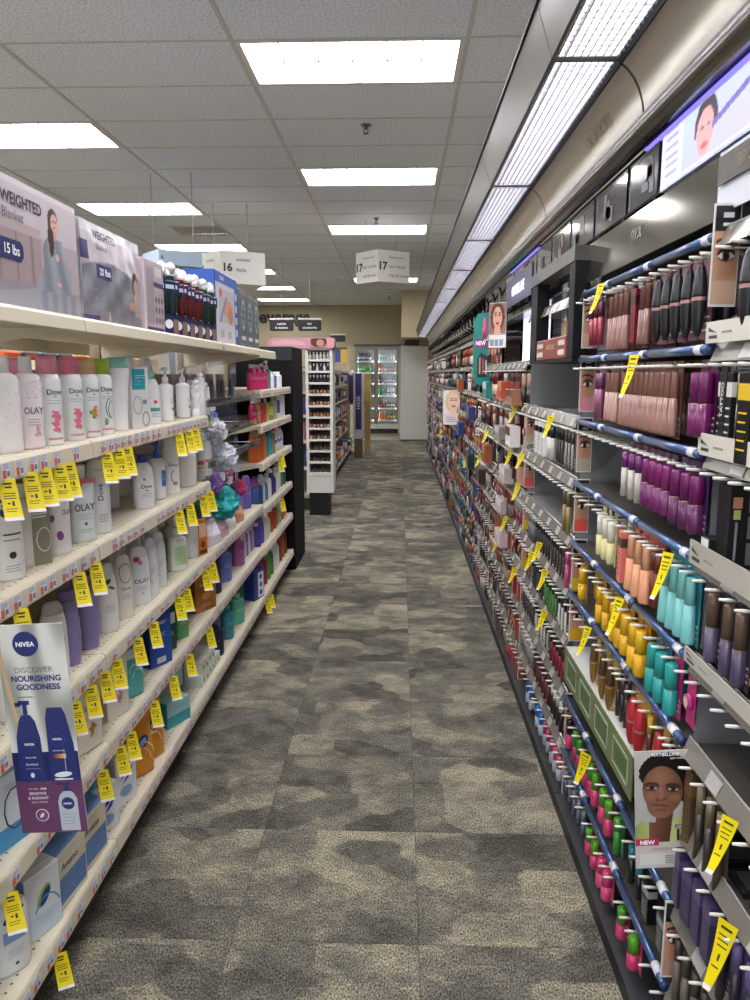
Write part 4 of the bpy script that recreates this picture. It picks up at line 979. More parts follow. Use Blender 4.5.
# --- yellow sale tags -------------------------------------------------------------------
YEL = M('#eed80a', .45); BARC = M('#3a3820', .5)
def tag_left(y, z, lab, yaw=28, w=.036, h=.085):
    t = thing('sale_tag', lab, 'sale tag', (XF+.006, y, z), yaw, 'yellow sale tags hanging from the left shelves')
    def P(u, v):     # u across 0..1, v down 0..1: sheet curling out as it falls
        return ((u-.5)*w*(1-.12*(1-v))+.010*v, -.018*v*v, -h*v)
    n = 6; vs = [P(i/3, j/n) for j in range(n+1) for i in range(4)]
    fs = [(j*4+i, j*4+i+1, (j+1)*4+i+1, (j+1)*4+i) for j in range(n) for i in range(3)]
    mb = MB(); mb.add(vs, fs, YEL)
    mb.add([(x, y+.0007, z) for x, y, z in vs], [tuple(reversed(f)) for f in fs], YEL); mb.build('paper', t)
    mb = MB()
    def bar(u0, u1, v0, v1, m):
        mb.add([(p[0], p[1]-.0006, p[2]) for p in (P(u0, v1), P(u1, v1), P(u1, v0), P(u0, v0))], [(0, 1, 2, 3)], m)
    bar(.25, .75, .10, .15, BARC); bar(.3, .7, .19, .235, BARC); bar(.15, .85, .35, .37, BARC); bar(.15, .8, .41, .43, BARC); bar(.15, .85, .47, .49, BARC)
    bar(.55, .68, .55, .66, BARC); bar(.3, .45, .58, .62, BARC); bar(.15, .8, .72, .735, BARC); bar(.15, .7, .78, .795, BARC)
    mb.build('printed_lines', t)
    mb = MB()
    mb.add([(p[0], p[1]-.0008, p[2]) for p in (P(0, 1), P(1, 1), P(1, .93), P(0, .93))], [(0, 1, 2, 3)], M('#efe6ea', .4))
    for k in range(6): bar(.05+.16*k, .12+.16*k, .95, .985, M('#d9605a', .4))
    mb.build('perforated_strip', t)
tl = [('second', rz[1], [1.497, 1.595, 1.660, 1.737, 1.787, 2.027, 2.117, 2.181, 2.711, 2.843, 2.928]),
      ('third', rz[2], [1.509, 1.803, 1.905, 2.668, 2.814, 3.008, 3.124]),
      ('fourth', rz[3], [1.729, 1.826, 1.921, 2.008, 2.184, 2.335, 2.615, 2.719, 3.000, 3.118]),
      ('fifth', rz[4], [1.376, 1.866, 1.998, 2.086, 2.301, 2.511, 2.720, 3.027]),
      ('bottom', rz[5], [1.561, 4.412, 4.521])]
for nm, z, ys_ in tl:
    for i, y in enumerate(ys_): tag_left(y, z-.036, f'yellow sale tag hanging from the {nm} shelf lip, {ORD[i]} from the near end')
for i, (y, z) in enumerate(((5.0, .975-.04), (5.05, 1.0-.04), (5.0, .70-.04))):
    tag_left(y+.02*i, z, f'yellow sale tag among the colourful body wash shelves, {ORD[i]} from above')

# --- poster hanging from the left shelf ----------------------------------------------------
def cream_swirl(u, v):
    import math as m
    f = .5+.5*m.sin(6*u+9*v+2*m.sin(5*u-3*v))
    f = f*f*(3-2*f); c = [.60+.27*f, .61+.26*f, .58+.27*f]
    if v < .555 and v > .20: pass
    d = u-(.28-.35*(v-.45)) if v > .4 else 9
    if v > .38 and abs(u-(.02+.6*(.95-v)**1.6+.0)) < .03 and u < .5: c = [.80, .68, .50]
    if v < .256: c = [.40, .22, .38]
    elif v < .33 and False: c = [.10, .13, .38]
    return tuple(c)
t = thing('hanging_poster', 'cream and plum lotion advert with navy bottles hanging out over the left shelves', 'poster', (-.709, 1.40, .563), 0)
t.rotation_euler = (0, R(-3.0), 0)
PW, PH = .138, .450
KZ = [(0, 0), (.115, .115), (.214, .2745), (.239, .3195), (.263, .3375), (.287, .3555), (.348, .4095), (.402, .450)]
def zm(z):
    for (a0, b0), (a1, b1) in zip(KZ, KZ[1:]):
        if z <= a1: return b0+(b1-b0)*(z-a0)/(a1-a0)
    return .45
def p_text(mb, s, cx, cz, h, mat, surf, bold=.02, maxw=None, lift=0): d_text(mb, s, cx*.84, zm(cz), h*(.88 if cz > .23 else .84), mat, surf, bold, maxw*.9 if maxw else None, lift)
def p_ell(mb, cx, cz, rx, rz, mat, surf, n=14, rot=0, lift=0): d_ell(mb, cx*.84, zm(cz), rx*.84, rz*.84, mat, surf, n, rot, lift)
def p_rect(mb, x0, x1, z0, z1, mat, surf, nx=6, nz=2, lift=0): d_rect(mb, x0*.84, x1*.84, zm(z0), zm(z1), mat, surf, nx, nz, lift)
def p_poly(mb, pts, mat, surf, lift=0): d_poly(mb, [(x*.84, zm(z)) for x, z in pts], mat, surf, lift)
mb = MB(); mb.box(-PW/2, PW/2, 0, .0025, 0, PH, M('#d9d6cf', .4)); mb.build('card', t)
picture('printed_front', PW, PH, 60, 110, cream_swirl, t, (0, -.0004, 0))
PF = lambda x, z: -.0006
mb = MB(); NV = M('#1c2c70', .35); NV2 = M('#141f57', .35); PL = M('#6a3f66', .4)
p_ell(mb, -.012, .348, .031, .031, NV, PF, 32); p_text(mb, 'NIVEA', -.012, .348, .0115, M('#ffffff', .4), PF, .03, .052, .0006)
mb.build('round_logo', t)
mb = MB(); p_text(mb, 'DISCOVER', .0, .287, .013, M('#5a606c', .4), PF, -.008); p_text(mb, 'NOURISHING', .003, .263, .0145, M('#24306e', .4), PF, .03, .115); p_text(mb, 'GOODNESS', .006, .239, .0145, M('#24306e', .4), PF, .03)
p_rect(mb, -.05, -.01, .2265, .228, M('#8a8f98', .4), PF); mb.build('printed_heading', t)
mb = MB()
p_rect(mb, -.0815, .0815, .1155, .155, NV2, PF, 2, 1)
# navy pump bottle
p_poly(mb, [(-.068, .115), (-.004, .115), (-.006, .175), (-.014, .197), (-.024, .205), (-.045, .205), (-.054, .197), (-.064, .175)], NV, PF, .0003)
p_rect(mb, -.040, -.029, .205, .218, NV, PF, 1, 1); p_rect(mb, -.050, -.022, .218, .223, NV, PF, 1, 1); p_rect(mb, -.058, -.045, .216, .221, NV, PF, 1, 1)
# navy lotion bottle
p_poly(mb, [(.008, .115), (.078, .115), (.074, .165), (.062, .205), (.055, .214), (.018, .214), (.012, .20)], NV, PF, .0003)
p_text(mb, 'NIVEA', -.034, .166, .0065, M('#ffffff', .4), PF, .02, None, .0009)
p_ell(mb, .036, .172, .018, .018, M('#3a4c98', .4), PF, 24, 0, .0005); p_ell(mb, .036, .172, .0165, .0165, NV, PF, 24, 0, .0007); p_text(mb, 'NIVEA', .036, .172, .006, M('#ffffff', .4), PF, .02, None, .0010)
p_text(mb, 'Essentially', -.034, .148, .006, M('#e6e9f5', .4), PF, .01, None, .0009); p_text(mb, 'Enriched', -.034, .139, .006, M('#e6e9f5', .4), PF, .01, None, .0009)
p_rect(mb, -.052, -.014, .1325, .1333, M('#8f9ac8', .4), PF, 1, 1, .0009)
p_text(mb, 'NOURISHING', .036, .1565, .0035, M('#e6e9f5', .4), PF, .01, None, .0009)
for k in range(6): p_rect(mb, .022+.005*k, .027+.005*k, .146, .152, M(['#8a4a24', '#a5622f', '#b9793f', '#cf935a', '#e0ad7a', '#ecc79c'][k], .4), PF, 1, 1, .0009)
p_ell(mb, .040, .124, .022, .007, M('#dfe3e6', .4), PF, 20, .1, .0009); p_rect(mb, .018, .062, .1165, .1185, M('#eef0f2', .4), PF, 1, 1, .0009); p_rect(mb, .0475, .049, .128, .158, M('#b9bfc9', .4), PF, 1, 1, .0009)
p_ell(mb, -.036, .124, .005, .007, M('#dfe3f0', .4), PF, 12, 0, .0009)
mb.build('printed_navy_bottles', t)
mb = MB(); WH = M('#efe6ee', .4)
p_text(mb, 'TRY OUR', -.040, .0985, .0042, WH, PF, .01); p_rect(mb, -.022, -.008, .0965, .1005, WH, PF, 1, 1); p_text(mb, 'NEW', -.015, .0985, .003, PL, PF, .01, None, .0006)
p_text(mb, 'SENSITIVE', -.030, .0885, .0072, WH, PF, .02); p_text(mb, '& RADIANT', -.030, .0785, .0072, WH, PF, .02); p_text(mb, 'BODY LOTION', -.028, .069, .0042, WH, PF, .005)
p_ell(mb, -.026, .040, .0165, .0165, WH, PF, 28); p_ell(mb, -.026, .040, .0145, .0145, PL, PF, 28, 0, .0005); p_ell(mb, -.026, .040, .010, .010, M('#7d5278', .4), PF, 24, 0, .0007); p_ell(mb, -.026, .040, .008, .0035, WH, PF, 12, .9, .0009)
p_poly(mb, [(.018, .004), (.066, .004), (.066, .075), (.058, .088), (.052, .092), (.034, .092), (.024, .084), (.018, .07)], M('#b9c0cc', .35), PF, .0002)
p_rect(mb, .032, .054, .092, .097, NV, PF, 1, 1, .0004); p_rect(mb, .038, .047, .097, .106, NV, PF, 1, 1, .0004); p_rect(mb, .022, .052, .106, .111, NV, PF, 1, 1, .0004)
p_ell(mb, .042, .065, .016, .016, NV, PF, 24, 0, .0006); p_text(mb, 'NIVEA', .042, .065, .0055, M('#ffffff', .4), PF, .02, None, .0010)
for k in range(4): p_rect(mb, .026, .058-.002*k, .040-.007*k, .0412-.007*k, M('#8b93a6', .4), PF, 1, 1, .0006)
mb.build('printed_plum_panel', t)
mb = MB(); mb.tube([(-.06, .002, PH-.02), (-.09, .0, PH+.002), (-.10, .0, PH+.03)], .0015, M('#dddddd', .3)); mb.build('wobbler_arm', t)

# ------------------------------------------------------------------ right makeup wall
XR = 0.57                                    # front line of the shelf rails
XK = 0.87                                    # back wall of the display
YB = [0.40, 1.42, 2.45, 3.45, 4.45, 5.45, 6.45, 7.45, 8.45, 9.45, 10.45, 11.45, 12.45, 13.45, 14.55, 15.70]
LV = [1.745, 1.545, 1.35, 1.15, .95, .775, .60, .41, .215]
BN = ['nearest', 'second', 'third', 'fourth', 'fifth', 'sixth', 'seventh', 'eighth', 'ninth', 'tenth', 'eleventh', 'twelfth', 'thirteenth', 'fourteenth', 'fifteenth']
PLATE = M('#4e4a44', .28, spec=.6)
SLAT = M('#5c5954', .42, .3)
BLUE = M('#465e8a', .30, .45, coat=.3)
PEGM = M('#9a968e', .3, .6); TIP = M('#d9d5ca', .4)
for b in range(len(YB)-1):
    y0, y1 = YB[b], YB[b+1]
    t = thing('display_bay', f'tall makeup display bay with slatted grey back, {BN[b]} along the right wall', 'display bay', (XK, y0, 0), 0, 'makeup display bays on the right')
    L = y1-y0; mb = MB(); SM = SLAT if b < 4 else M('#55514c', .45)
    z = .08
    while z < 1.95:
        mb.box(0, .012, .0, L, z, z+.034, SM); z += .040
    mb.box(.012, .03, 0, L, .05, 2.3, M('#3a3835', .5)); mb.build('slatted_back', t)
    mb = MB(); mb.box(-.28, .0, -.004, .004, .08, 1.55, TRAY if b < 4 else M('#2b2a29', .4)); mb.box(-.02, .03, -.012, .012, .05, 2.1, BLACK); mb.build('side_divider', t)
    mb = MB(); mb.box(XR-XK-.02, -.0, .002, L-.002, .0, .045, M('#17171a', .5)); mb.box(XR-XK-.019, .0, .003, L-.003, .045, .05, M('#3c3d40', .3)); mb.build('base_plinth', t)
def rail_shelf(b, li, y0, y1, style, pegs, label):
    """style: 'blue' tube rails, 'clear' sloping acrylic strip, 'grey' dark strip"""
    z = LV[li]; L = y1-y0
    t = thing('peg_shelf', label, 'shelf', (XR, y0, z), 0, 'peg shelves of the makeup wall')
    mb = MB(); mb.box(.006, XK-XR-.002, .004, L-.004, -.004, 0, PLATE if style == 'blue' else ((TRAY if b else PLATE) if style == 'clear' else M('#6d6862', .35))); mb.build('shelf_plate', t)
    if style == 'blue':
        n = 3; s = L/n
        for k in range(n):
            mb = MB(); a, c = k*s+.004, (k+1)*s-.006
            mb.tube([(.002*k, a, 0), (.002*k, c, 0)], .0095, BLUE, 14)
            mb.build('rail_tube', t)
            q = MB(); q.tube([(.002*k, a+.03, 0), (.002*k, a+.062, 0)], .0100, M('#d6d6dc', .35), 14); q.build('price_holder', t)
            q = MB(); q.tube([(.002*k, a-.002, 0), (.002*k, a+.003, 0)], .0108, M('#24335e', .3), 14); q.build('end_cap', t)
    elif style == 'clear':
        mb = MB(); mb.add([(-.004, .003, -.022), (-.004, L-.003, -.022), (.010, L-.003, .014), (.010, .003, .014)], [(0, 1, 2, 3)], M('#8a857c', .22, .25)); mb.add([(-.001, .003, -.022), (-.001, L-.003, -.022), (.013, L-.003, .014), (.013, .003, .014)], [(3, 2, 1, 0)], TRAY)
        mb.tube([(.011, .003, .015), (.011, L-.003, .015)], .002, M('#dedbd4', .15, .4), 6); mb.build('clear_strip', t)
        n = max(2, int(L/.16))
        for k in range(n):
            q = MB(); q.add([(-.0048, .03+k*L/n, -.018), (-.0048, .08+k*L/n, -.018), (.0062, .08+k*L/n, .008), (.0062, .03+k*L/n, .008)], [(0, 1, 2, 3)], M('#a9a5a2', .4)); q.build('price_insert', t)
    else:
        mb = MB(); mb.box(-.004, .004, .003, L-.003, -.020, .012, M('#8a857d', .3, .3)); mb.build('front_strip', t)
    for y in pegs:
        if y0 < y < y1:
            q = MB(); q.tube([(.0, 0, 0), (XK-XR, 0, 0)], .0026, PEGM, 6); q.tube([(-.026, 0, .002), (-.012, 0, .001), (.004, 0, 0)], [.0026, .0034, .0030], TIP, 8); q.build('peg', t, (0, y-y0, -.030))
    return t

# hanging goods; origin = the hole on the peg, front faces -Y before turning
TEMPL = {}
def goods(kind, c1, c2='#222222', c3=None, h=.13, r=.011, lite=False):
    """returns fn building the meshes under a root"""
    def mk(t):
        m1, m2 = M(c1, .28), M(c2, .28)
        top = -.012
        n = 8 if lite else 14
        cardm = M(c3, .4) if c3 else None
        one = MB() if lite else None
        def out(mb, name):
            if lite:
                off = len(one.v)
                one.v += mb.v; one.f += [tuple(off+k for k in f) for f in mb.f]; one.sm += mb.sm
                for i in mb.m: one.m.append(one.mi(mb.mats[i]))
            else: mb.build(name, t)
        if cardm:
            q = MB(); q.box(-r*1.5, r*1.5, -.0006, .0006, top-h-.006, .012, cardm)
            if not lite:
                for k in range(3): q.box(-r*1.1, r*1.1, -.0012, -.0006, top-h+.01+.012*k, top-h+.014+.012*k, M('#c9c4c4', .4))
            out(q, 'backing_card')
        else:
            q = MB(); q.box(-r*1.2, r*1.2, -.0004, .0004, top-.012, .010, FILM if not lite else M('#a8a6a2', .3)); out(q, 'hang_tab')
        cy = -r*.95
        if kind == 'tube':
            q = MB(); q.lathe([(r*.9, top-h*.48), (r*.92, top-.004), (r*.7, top)], m2, n, 1, 1, 0, cy); out(q, 'cap')
            q = MB(); q.lathe([(r*.75, top-h), (r, top-h+.006), (r, top-h*.49)], m1, n, 1, 1, 0, cy)
            if not lite: q.lathe([(r*.95, top-h*.49), (r*.95, top-h*.48)], M('#c9b05a', .25, .8), n, 1, 1, 0, cy, False)
            out(q, 'tube_body')
        elif kind == 'bullet':
            P = smooth_prof([(r*.35, top-h), (r*.75, top-h*.86), (r*1.0, top-h*.6), (r*1.05, top-h*.45)], 3)
            q = MB(); q.lathe(P, m1, n, 1, .8, 0, cy); out(q, 'tube_body')
            P = smooth_prof([(r*1.05, top-h*.45), (r*1.0, top-h*.3), (r*.7, top-h*.08), (r*.35, top)], 3)
            q = MB(); q.lathe(P, m2, n, 1, .8, 0, cy); out(q, 'cap')
            if not lite: q = MB(); q.lathe([(r*1.06, top-h*.5), (r*1.08, top-h*.45)], M('#b98a86', .3, .4), n, 1, .8, 0, cy, False); out(q, 'ring')
        elif kind == 'flare':
            q = MB(); q.lathe([(r*1.25, top-h), (r*1.3, top-h+.004), (r*1.0, top-h*.4)], m1, n, 1, .75, 0, cy); out(q, 'tube_body')
            q = MB(); q.lathe([(r*1.0, top-h*.4), (r*.8, top-.002), (r*.78, top)], m2, n, 1, .75, 0, cy); out(q, 'cap')
        elif kind == 'pencil':
            q = MB(); q.lathe([(r*.12, top-h), (r*.42, top-h*.9), (r*.42, top-h*.3)], m1, 8, 1, 1, 0, cy); out(q, 'pencil_body')
            q = MB(); q.lathe([(r*.46, top-h*.3), (r*.46, top)], m2, 8, 1, 1, 0, cy); out(q, 'cap')
        elif kind == 'slim':
            q = MB(); q.lathe([(r*.8, top-h), (r*.8, top-h*.35)], m1, n, 1, 1, 0, cy); out(q, 'tube_body')
            q = MB(); q.lathe([(r*.82, top-h*.35), (r*.82, top)], m2, n, 1, 1, 0, cy); out(q, 'cap')
        elif kind == 'box':
            q = MB(); q.box(-r*1.3, r*1.3, -r*1.6, -.0008, top-h, top, m1, .001); q.box(-r*1.31, r*1.31, -r*1.61, -.0010, top-h*.3, top-h*.12, m2); out(q, 'carton_body')
            if not lite: q = MB(); [q.box(-r*.9, r*(.9-.2*(k % 2)), -r*1.63, -r*1.6, top-h*(.45+.1*k), top-h*(.43+.1*k), m2) for k in range(5)]; out(q, 'printed_lines')
        elif kind == 'compact':
            q = MB(); q.box(-r*2, r*2, -.001, .001, top-h, top, m2, .0005); out(q, 'backing_card')
            q = MB(); vs = []
            q.lathe([(r*1.4, 0), (r*1.5, .003), (r*1.4, .010)], m1, 14); q.v = [(x, -z-.001, y+top-h*.5) for x, y, z in q.v]; out(q, 'round_case')
            q = MB(); q.lathe([(r*1.0, .0101), (r*1.0, .0108)], M('#d9b8a0', .5), 12); q.v = [(x, -z-.001, y+top-h*.5) for x, y, z in q.v]; out(q, 'powder_pan')
        elif kind == 'brush':
            q = MB(); q.lathe([(r*.2, top-h), (r*.4, top-h*.8), (r*.25, top-h*.45)], m1, 8, 1, 1, 0, cy); out(q, 'handle')
            q = MB(); q.lathe([(r*.3, top-h*.45), (r*.5, top-h*.3)], M('#c9c9cc', .2, .9), 8, 1, 1, 0, cy); out(q, 'ferrule')
            q = MB(); q.lathe([(r*.5, top-h*.3), (r*.9, top-h*.12), (r*.3, top)], m2, 8, 1, 1, 0, cy); out(q, 'bristles')
        if lite: 
            return one
    return mk
def hang(name, spec, label, cat, x, y, z, group, rot=-90, hug=None):
    key = (name, spec)
    if key in TEMPL:
        r = TEMPL[key]
        if r[0] == 'lite':
            o = r[1].copy(); COL.objects.link(o)
        else:
            return dup(r[1], (x, y, z), rot, label, group)
    else:
        if spec[-1] == 'L':
            one = goods(*spec[:-1][:4], h=spec[4], r=spec[5], lite=True)(None)
            o = one.build(name); o['category'] = cat; TEMPL[key] = ('lite', o)
        else:
            t = thing(name, label, cat, (x, y, z), rot, group)
            goods(spec[0], spec[1], spec[2], spec[3], h=spec[4], r=spec[5])(t)
            TEMPL[key] = ('full', t)
            return t
    o.location = (x, y, z); o.rotation_euler = (0, 0, R(rot)); o['label'] = label; o['category'] = cat; o['group'] = group
    return o
def label16(s):
    w = s.split()
    return ' '.join(w[:16])

# rows of goods in the two near bays: level -> [(first px-derived Y, step, count, kind, body, cap, card, h, r, words)]
ROWN = ['top', 'second', 'third', 'fourth', 'fifth', 'sixth', 'seventh', 'eighth', 'bottom']
NEAR = {
 0: [(1.49, .058, 5, 'bullet', '#1d1c20', '#1d1c20', '#6a4048', .155, .018, 'black mascara', 'mascara'),
     (1.80, .040, 2, 'flare', '#6b443c', '#6b443c', '#5a3630', .16, .013, 'brown lip tube', 'lip tube'),
     (1.90, .040, 1, 'box', '#7a1f2c', '#3a1018', None, .15, .012, 'dark red carton', 'carton'),
     (1.97, .045, 4, 'flare', '#84594e', '#7a5046', '#5d3a34', .165, .013, 'mocha lip tube', 'lip tube'),
     (2.22, .05, 3, 'slim', '#a03a4a', '#5a2530', '#6a3a40', .14, .011, 'rose lip tube', 'lip tube')],
 1: [(1.43, .042, 2, 'tube', '#6d1a58', '#6d1a58', '#5a1548', .150, .016, 'plum mascara', 'mascara'),
     (1.60, .036, 11, 'flare', '#8a6358', '#94695c', '#6a463e', .165, .0125, 'nude brown lip tube', 'lip tube'),
     (2.02, .040, 3, 'flare', '#a07a6c', '#94695c', '#7a564c', .16, .0125, 'pale nude lip tube', 'lip tube'),
     (2.18, .036, 2, 'slim', '#8a4a68', '#6a3a5a', '#7a5a70', .16, .012, 'mauve lip tube', 'lip tube')],
 2: [(1.435, .052, 3, 'tube', '#58204e', '#6d1a58', '#46285a', .150, .017, 'plum mascara with a two-tone tube', 'mascara'),
     (1.60, .045, 4, 'tube', '#6a1f5c', '#7d2164', '#4a2048', .145, .015, 'purple mascara', 'mascara'),
     (1.79, .055, 3, 'slim', '#b9b3a9', '#6a2a68', '#5a2a58', .15, .0145, 'silver tube with a purple cap', 'mascara')],
 3: [(1.435, .045, 4, 'flare', '#6fb3b0', '#7cc0ba', '#2f7f8c', .15, .0155, 'pale teal flared mascara', 'mascara'),
     (1.63, .030, 2, 'slim', '#7a3a2a', '#6a3024', '#8a2a2a', .14, .011, 'rust brown tube', 'lip tube'),
     (1.70, .055, 3, 'flare', '#d2936c', '#dba27c', '#b8473c', .15, .0165, 'peach flared mascara', 'mascara'),
     (1.88, .05, 1, 'box', '#e0766c', '#5a3a34', None, .15, .0165, 'coral pink carton', 'carton'),
     (2.0, .055, 3, 'tube', '#d8cf9a', '#e6e2d2', '#d9cf9f', .135, .0125, 'clear yellow tinted gloss tube', 'lip gloss')],
 4: [(1.425, .05, 1, 'compact', '#b32a7a', '#b8266e', None, .13, .013, 'magenta carded set', 'carded set'),
     (1.50, .055, 1, 'tube', '#1f8f8a', '#2a9c94', '#b8266e', .145, .017, 'teal mascara on a magenta card', 'mascara'),
     (1.56, .055, 2, 'tube', '#1f8f8a', '#2a9c94', '#2a6a8c', .145, .017, 'teal mascara', 'mascara'),
     (1.70, .052, 2, 'tube', '#d8a51c', '#e0b022', '#b8761c', .145, .017, 'yellow mascara with a gold cap', 'mascara'),
     (1.82, .05, 3, 'tube', '#d2a01e', '#dcaa22', '#a8841c', .135, .0165, 'yellow mascara', 'mascara'),
     (2.0, .07, 2, 'tube', '#cf9c1c', '#dba81f', '#9c7a1c', .135, .0145, 'golden yellow mascara', 'mascara'),
     (2.28, .05, 1, 'tube', '#d0a41c', '#dcae20', '#9c7a1c', .13, .0145, 'lone yellow mascara', 'mascara')],
 5: [(1.43, .03, 3, 'slim', '#3a2a30', '#2a2428', '#7a6a4a', .13, .011, 'dark slim tube', 'lip tube'),
     (1.54, .05, 1, 'bullet', '#a82a34', '#a82a34', '#c9a23a', .145, .0185, 'crimson and gold mascara', 'mascara'),
     (1.62, .05, 1, 'slim', '#5a2a2a', '#c9a23a', '#8a5a2a', .13, .010, 'gold-capped brown tube', 'lip tube'),
     (1.67, .055, 2, 'bullet', '#a8202e', '#b02a38', '#c9a23a', .145, .0195, 'red and gold lens-shaped mascara', 'mascara'),
     (1.80, .035, 3, 'slim', '#2a2426', '#4a3a30', '#3a3432', .14, .009, 'black slim tube', 'lip tube'),
     (1.93, .07, 2, 'bullet', '#7a5a22', '#4a3420', '#c9a23a', .155, .017, 'bronze lens-shaped mascara', 'mascara'),
     (2.1, .05, 1, 'bullet', '#8a6a2a', '#5a4424', '#c9a23a', .15, .016, 'bronze mascara', 'mascara')],
 7: [(1.45, .10, 2, 'box', '#16161a', '#9aa0a4', None, .12, .016, 'black carton with a silver top', 'carton'),
     (1.62, .06, 2, 'slim', '#1d1f22', '#3a7f8a', '#22262a', .12, .013, 'black tube with a teal band', 'mascara'),
     (1.80, .05, 1, 'slim', '#3a8f3a', '#3f9a34', '#2f6a34', .13, .014, 'green tube', 'mascara'),
     (1.88, .055, 2, 'tube', '#c23a6a', '#58a02c', '#7a2a4a', .13, .015, 'pink mascara with a green cap', 'mascara'),
     (2.02, .055, 3, 'tube', '#c2386a', '#4f9a2a', '#8a2a50', .13, .014, 'pink and green mascara', 'mascara'),
     (2.22, .055, 2, 'tube', '#8a2a50', '#3a8f2c', '#5a2440', .13, .013, 'dark pink mascara with a green cap', 'mascara'),
     (2.36, .05, 1, 'tube', '#c83a72', '#241a20', '#5a2440', .13, .014, 'pink mascara with a black cap', 'mascara')],
 8: [(1.62, .06, 1, 'tube', '#c8386c', '#58a02c', '#c8386c', .125, .017, 'hot pink mascara with a green cap', 'mascara'),
     (1.72, .06, 1, 'tube', '#c8386c', '#4a9428', '#7a2a48', .125, .016, 'bright pink mascara with a green cap', 'mascara'),
     (1.86, .055, 2, 'tube', '#d24a78', '#d24a78', '#b83460', .125, .0165, 'all pink mascara', 'mascara'),
     (1.99, .065, 2, 'tube', '#c8386c', '#58a02c', '#a03058', .12, .015, 'pink mascara under a leaf green cap', 'mascara'),
     (2.14, .06, 5, 'slim', '#59606c', '#7a8088', '#3a3f48', .12, .011, 'grey slim tube', 'mascara')],
}
NEARC = {
 2: [(2.50, .05, 3, 'pencil', '#8a8580', '#4a4542', '#55504c', .15, .011, 'grey brown brow pencil', 'brow pencil'),
     (2.66, .045, 3, 'pencil', '#33302e', '#222020', '#4f4b47', .15, .011, 'dark brow pencil', 'brow pencil'),
     (2.82, .06, 2, 'slim', '#d9d6d0', '#1a1a1c', '#b9b6b0', .15, .014, 'white and black brow gel', 'brow gel'),
     (2.97, .08, 3, 'box', '#e3e1dc', '#1a1a1c', None, .155, .016, 'white brow carton with black ends', 'carton')],
 3: [(2.52, .06, 2, 'slim', '#8a7a4a', '#5a4a34', '#6a5f48', .15, .011, 'khaki slim tube', 'lip tube')],
 4: [(2.50, .045, 1, 'slim', '#b04a78', '#b04a78', '#a8406c', .15, .012, 'pink slim tube', 'lip tube'),
     (2.56, .05, 5, 'pencil', '#3a2a26', '#4a2f28', '#3f3733', .14, .011, 'dark brown liner', 'eyeliner'),
     (2.82, .052, 6, 'pencil', '#1f1e20', '#2a2a2c', '#55524f', .14, .011, 'black liner', 'eyeliner'),
     (3.15, .05, 3, 'slim', '#6a6a70', '#8a8a90', '#4a4a50', .14, .010, 'steel grey liner', 'eyeliner')],
 5: [(2.50, .05, 3, 'pencil', '#c9c6c0', '#1d1d1f', '#3f3c3a', .14, .011, 'silver liner', 'eyeliner'),
     (2.66, .048, 5, 'pencil', '#4a7a3a', '#28421f', '#3a4234', .14, .012, 'green liner', 'eyeliner'),
     (2.92, .05, 5, 'pencil', '#2a2a2c', '#1a1a1c', '#45423f', .14, .011, 'jet black liner', 'eyeliner'),
     (3.22, .06, 2, 'pencil', '#6a4a3a', '#3a2a22', '#4f453f', .14, .011, 'cocoa liner', 'eyeliner')],
 6: [(2.50, .05, 5, 'slim', '#7a1f2c', '#3a1018', '#4a2a2c', .13, .011, 'dark red tube', 'lip tube'),
     (2.78, .06, 5, 'pencil', '#b9b4ac', '#1c1c1e', '#2e2c2b', .13, .012, 'black and silver liner', 'eyeliner'),
     (3.10, .06, 5, 'pencil', '#3a3634', '#e3e1dc', '#2e2c2b', .13, .012, 'white-capped dark liner', 'eyeliner')],
 7: [(2.50, .05, 4, 'slim', '#2a1a1c', '#c9c4bc', '#3a2a2c', .13, .011, 'silver-capped black tube', 'lip tube'),
     (2.72, .055, 6, 'slim', '#5a2a2c', '#4a2024', '#3f2a2a', .13, .012, 'maroon tube', 'lip tube'),
     (3.08, .055, 6, 'slim', '#8a8480', '#b8b4ae', '#55504c', .13, .011, 'pewter tube', 'lip tube')],
 8: [(2.48, .06, 3, 'tube', '#9aa0a8', '#c25a7a', '#6a6f78', .12, .014, 'grey tube with a pink cap', 'lip tube'),
     (2.68, .06, 2, 'tube', '#8a9098', '#c04a70', '#6a6f78', .12, .013, 'grey bottle with a rose cap', 'lip tube'),
     (2.82, .07, 2, 'tube', '#a8b0b8', '#2f7ad0', '#7a8290', .12, .015, 'grey bottle with a bright blue cap', 'remover'),
     (3.05, .075, 2, 'tube', '#a8b0b8', '#2468b8', '#7a8290', .12, .014, 'silver bottle with a blue cap', 'remover')],
}
HF = {0: .85, 1: .80, 2: .75, 3: .87, 4: .77, 5: .82, 6: .82, 7: .78, 8: .70}
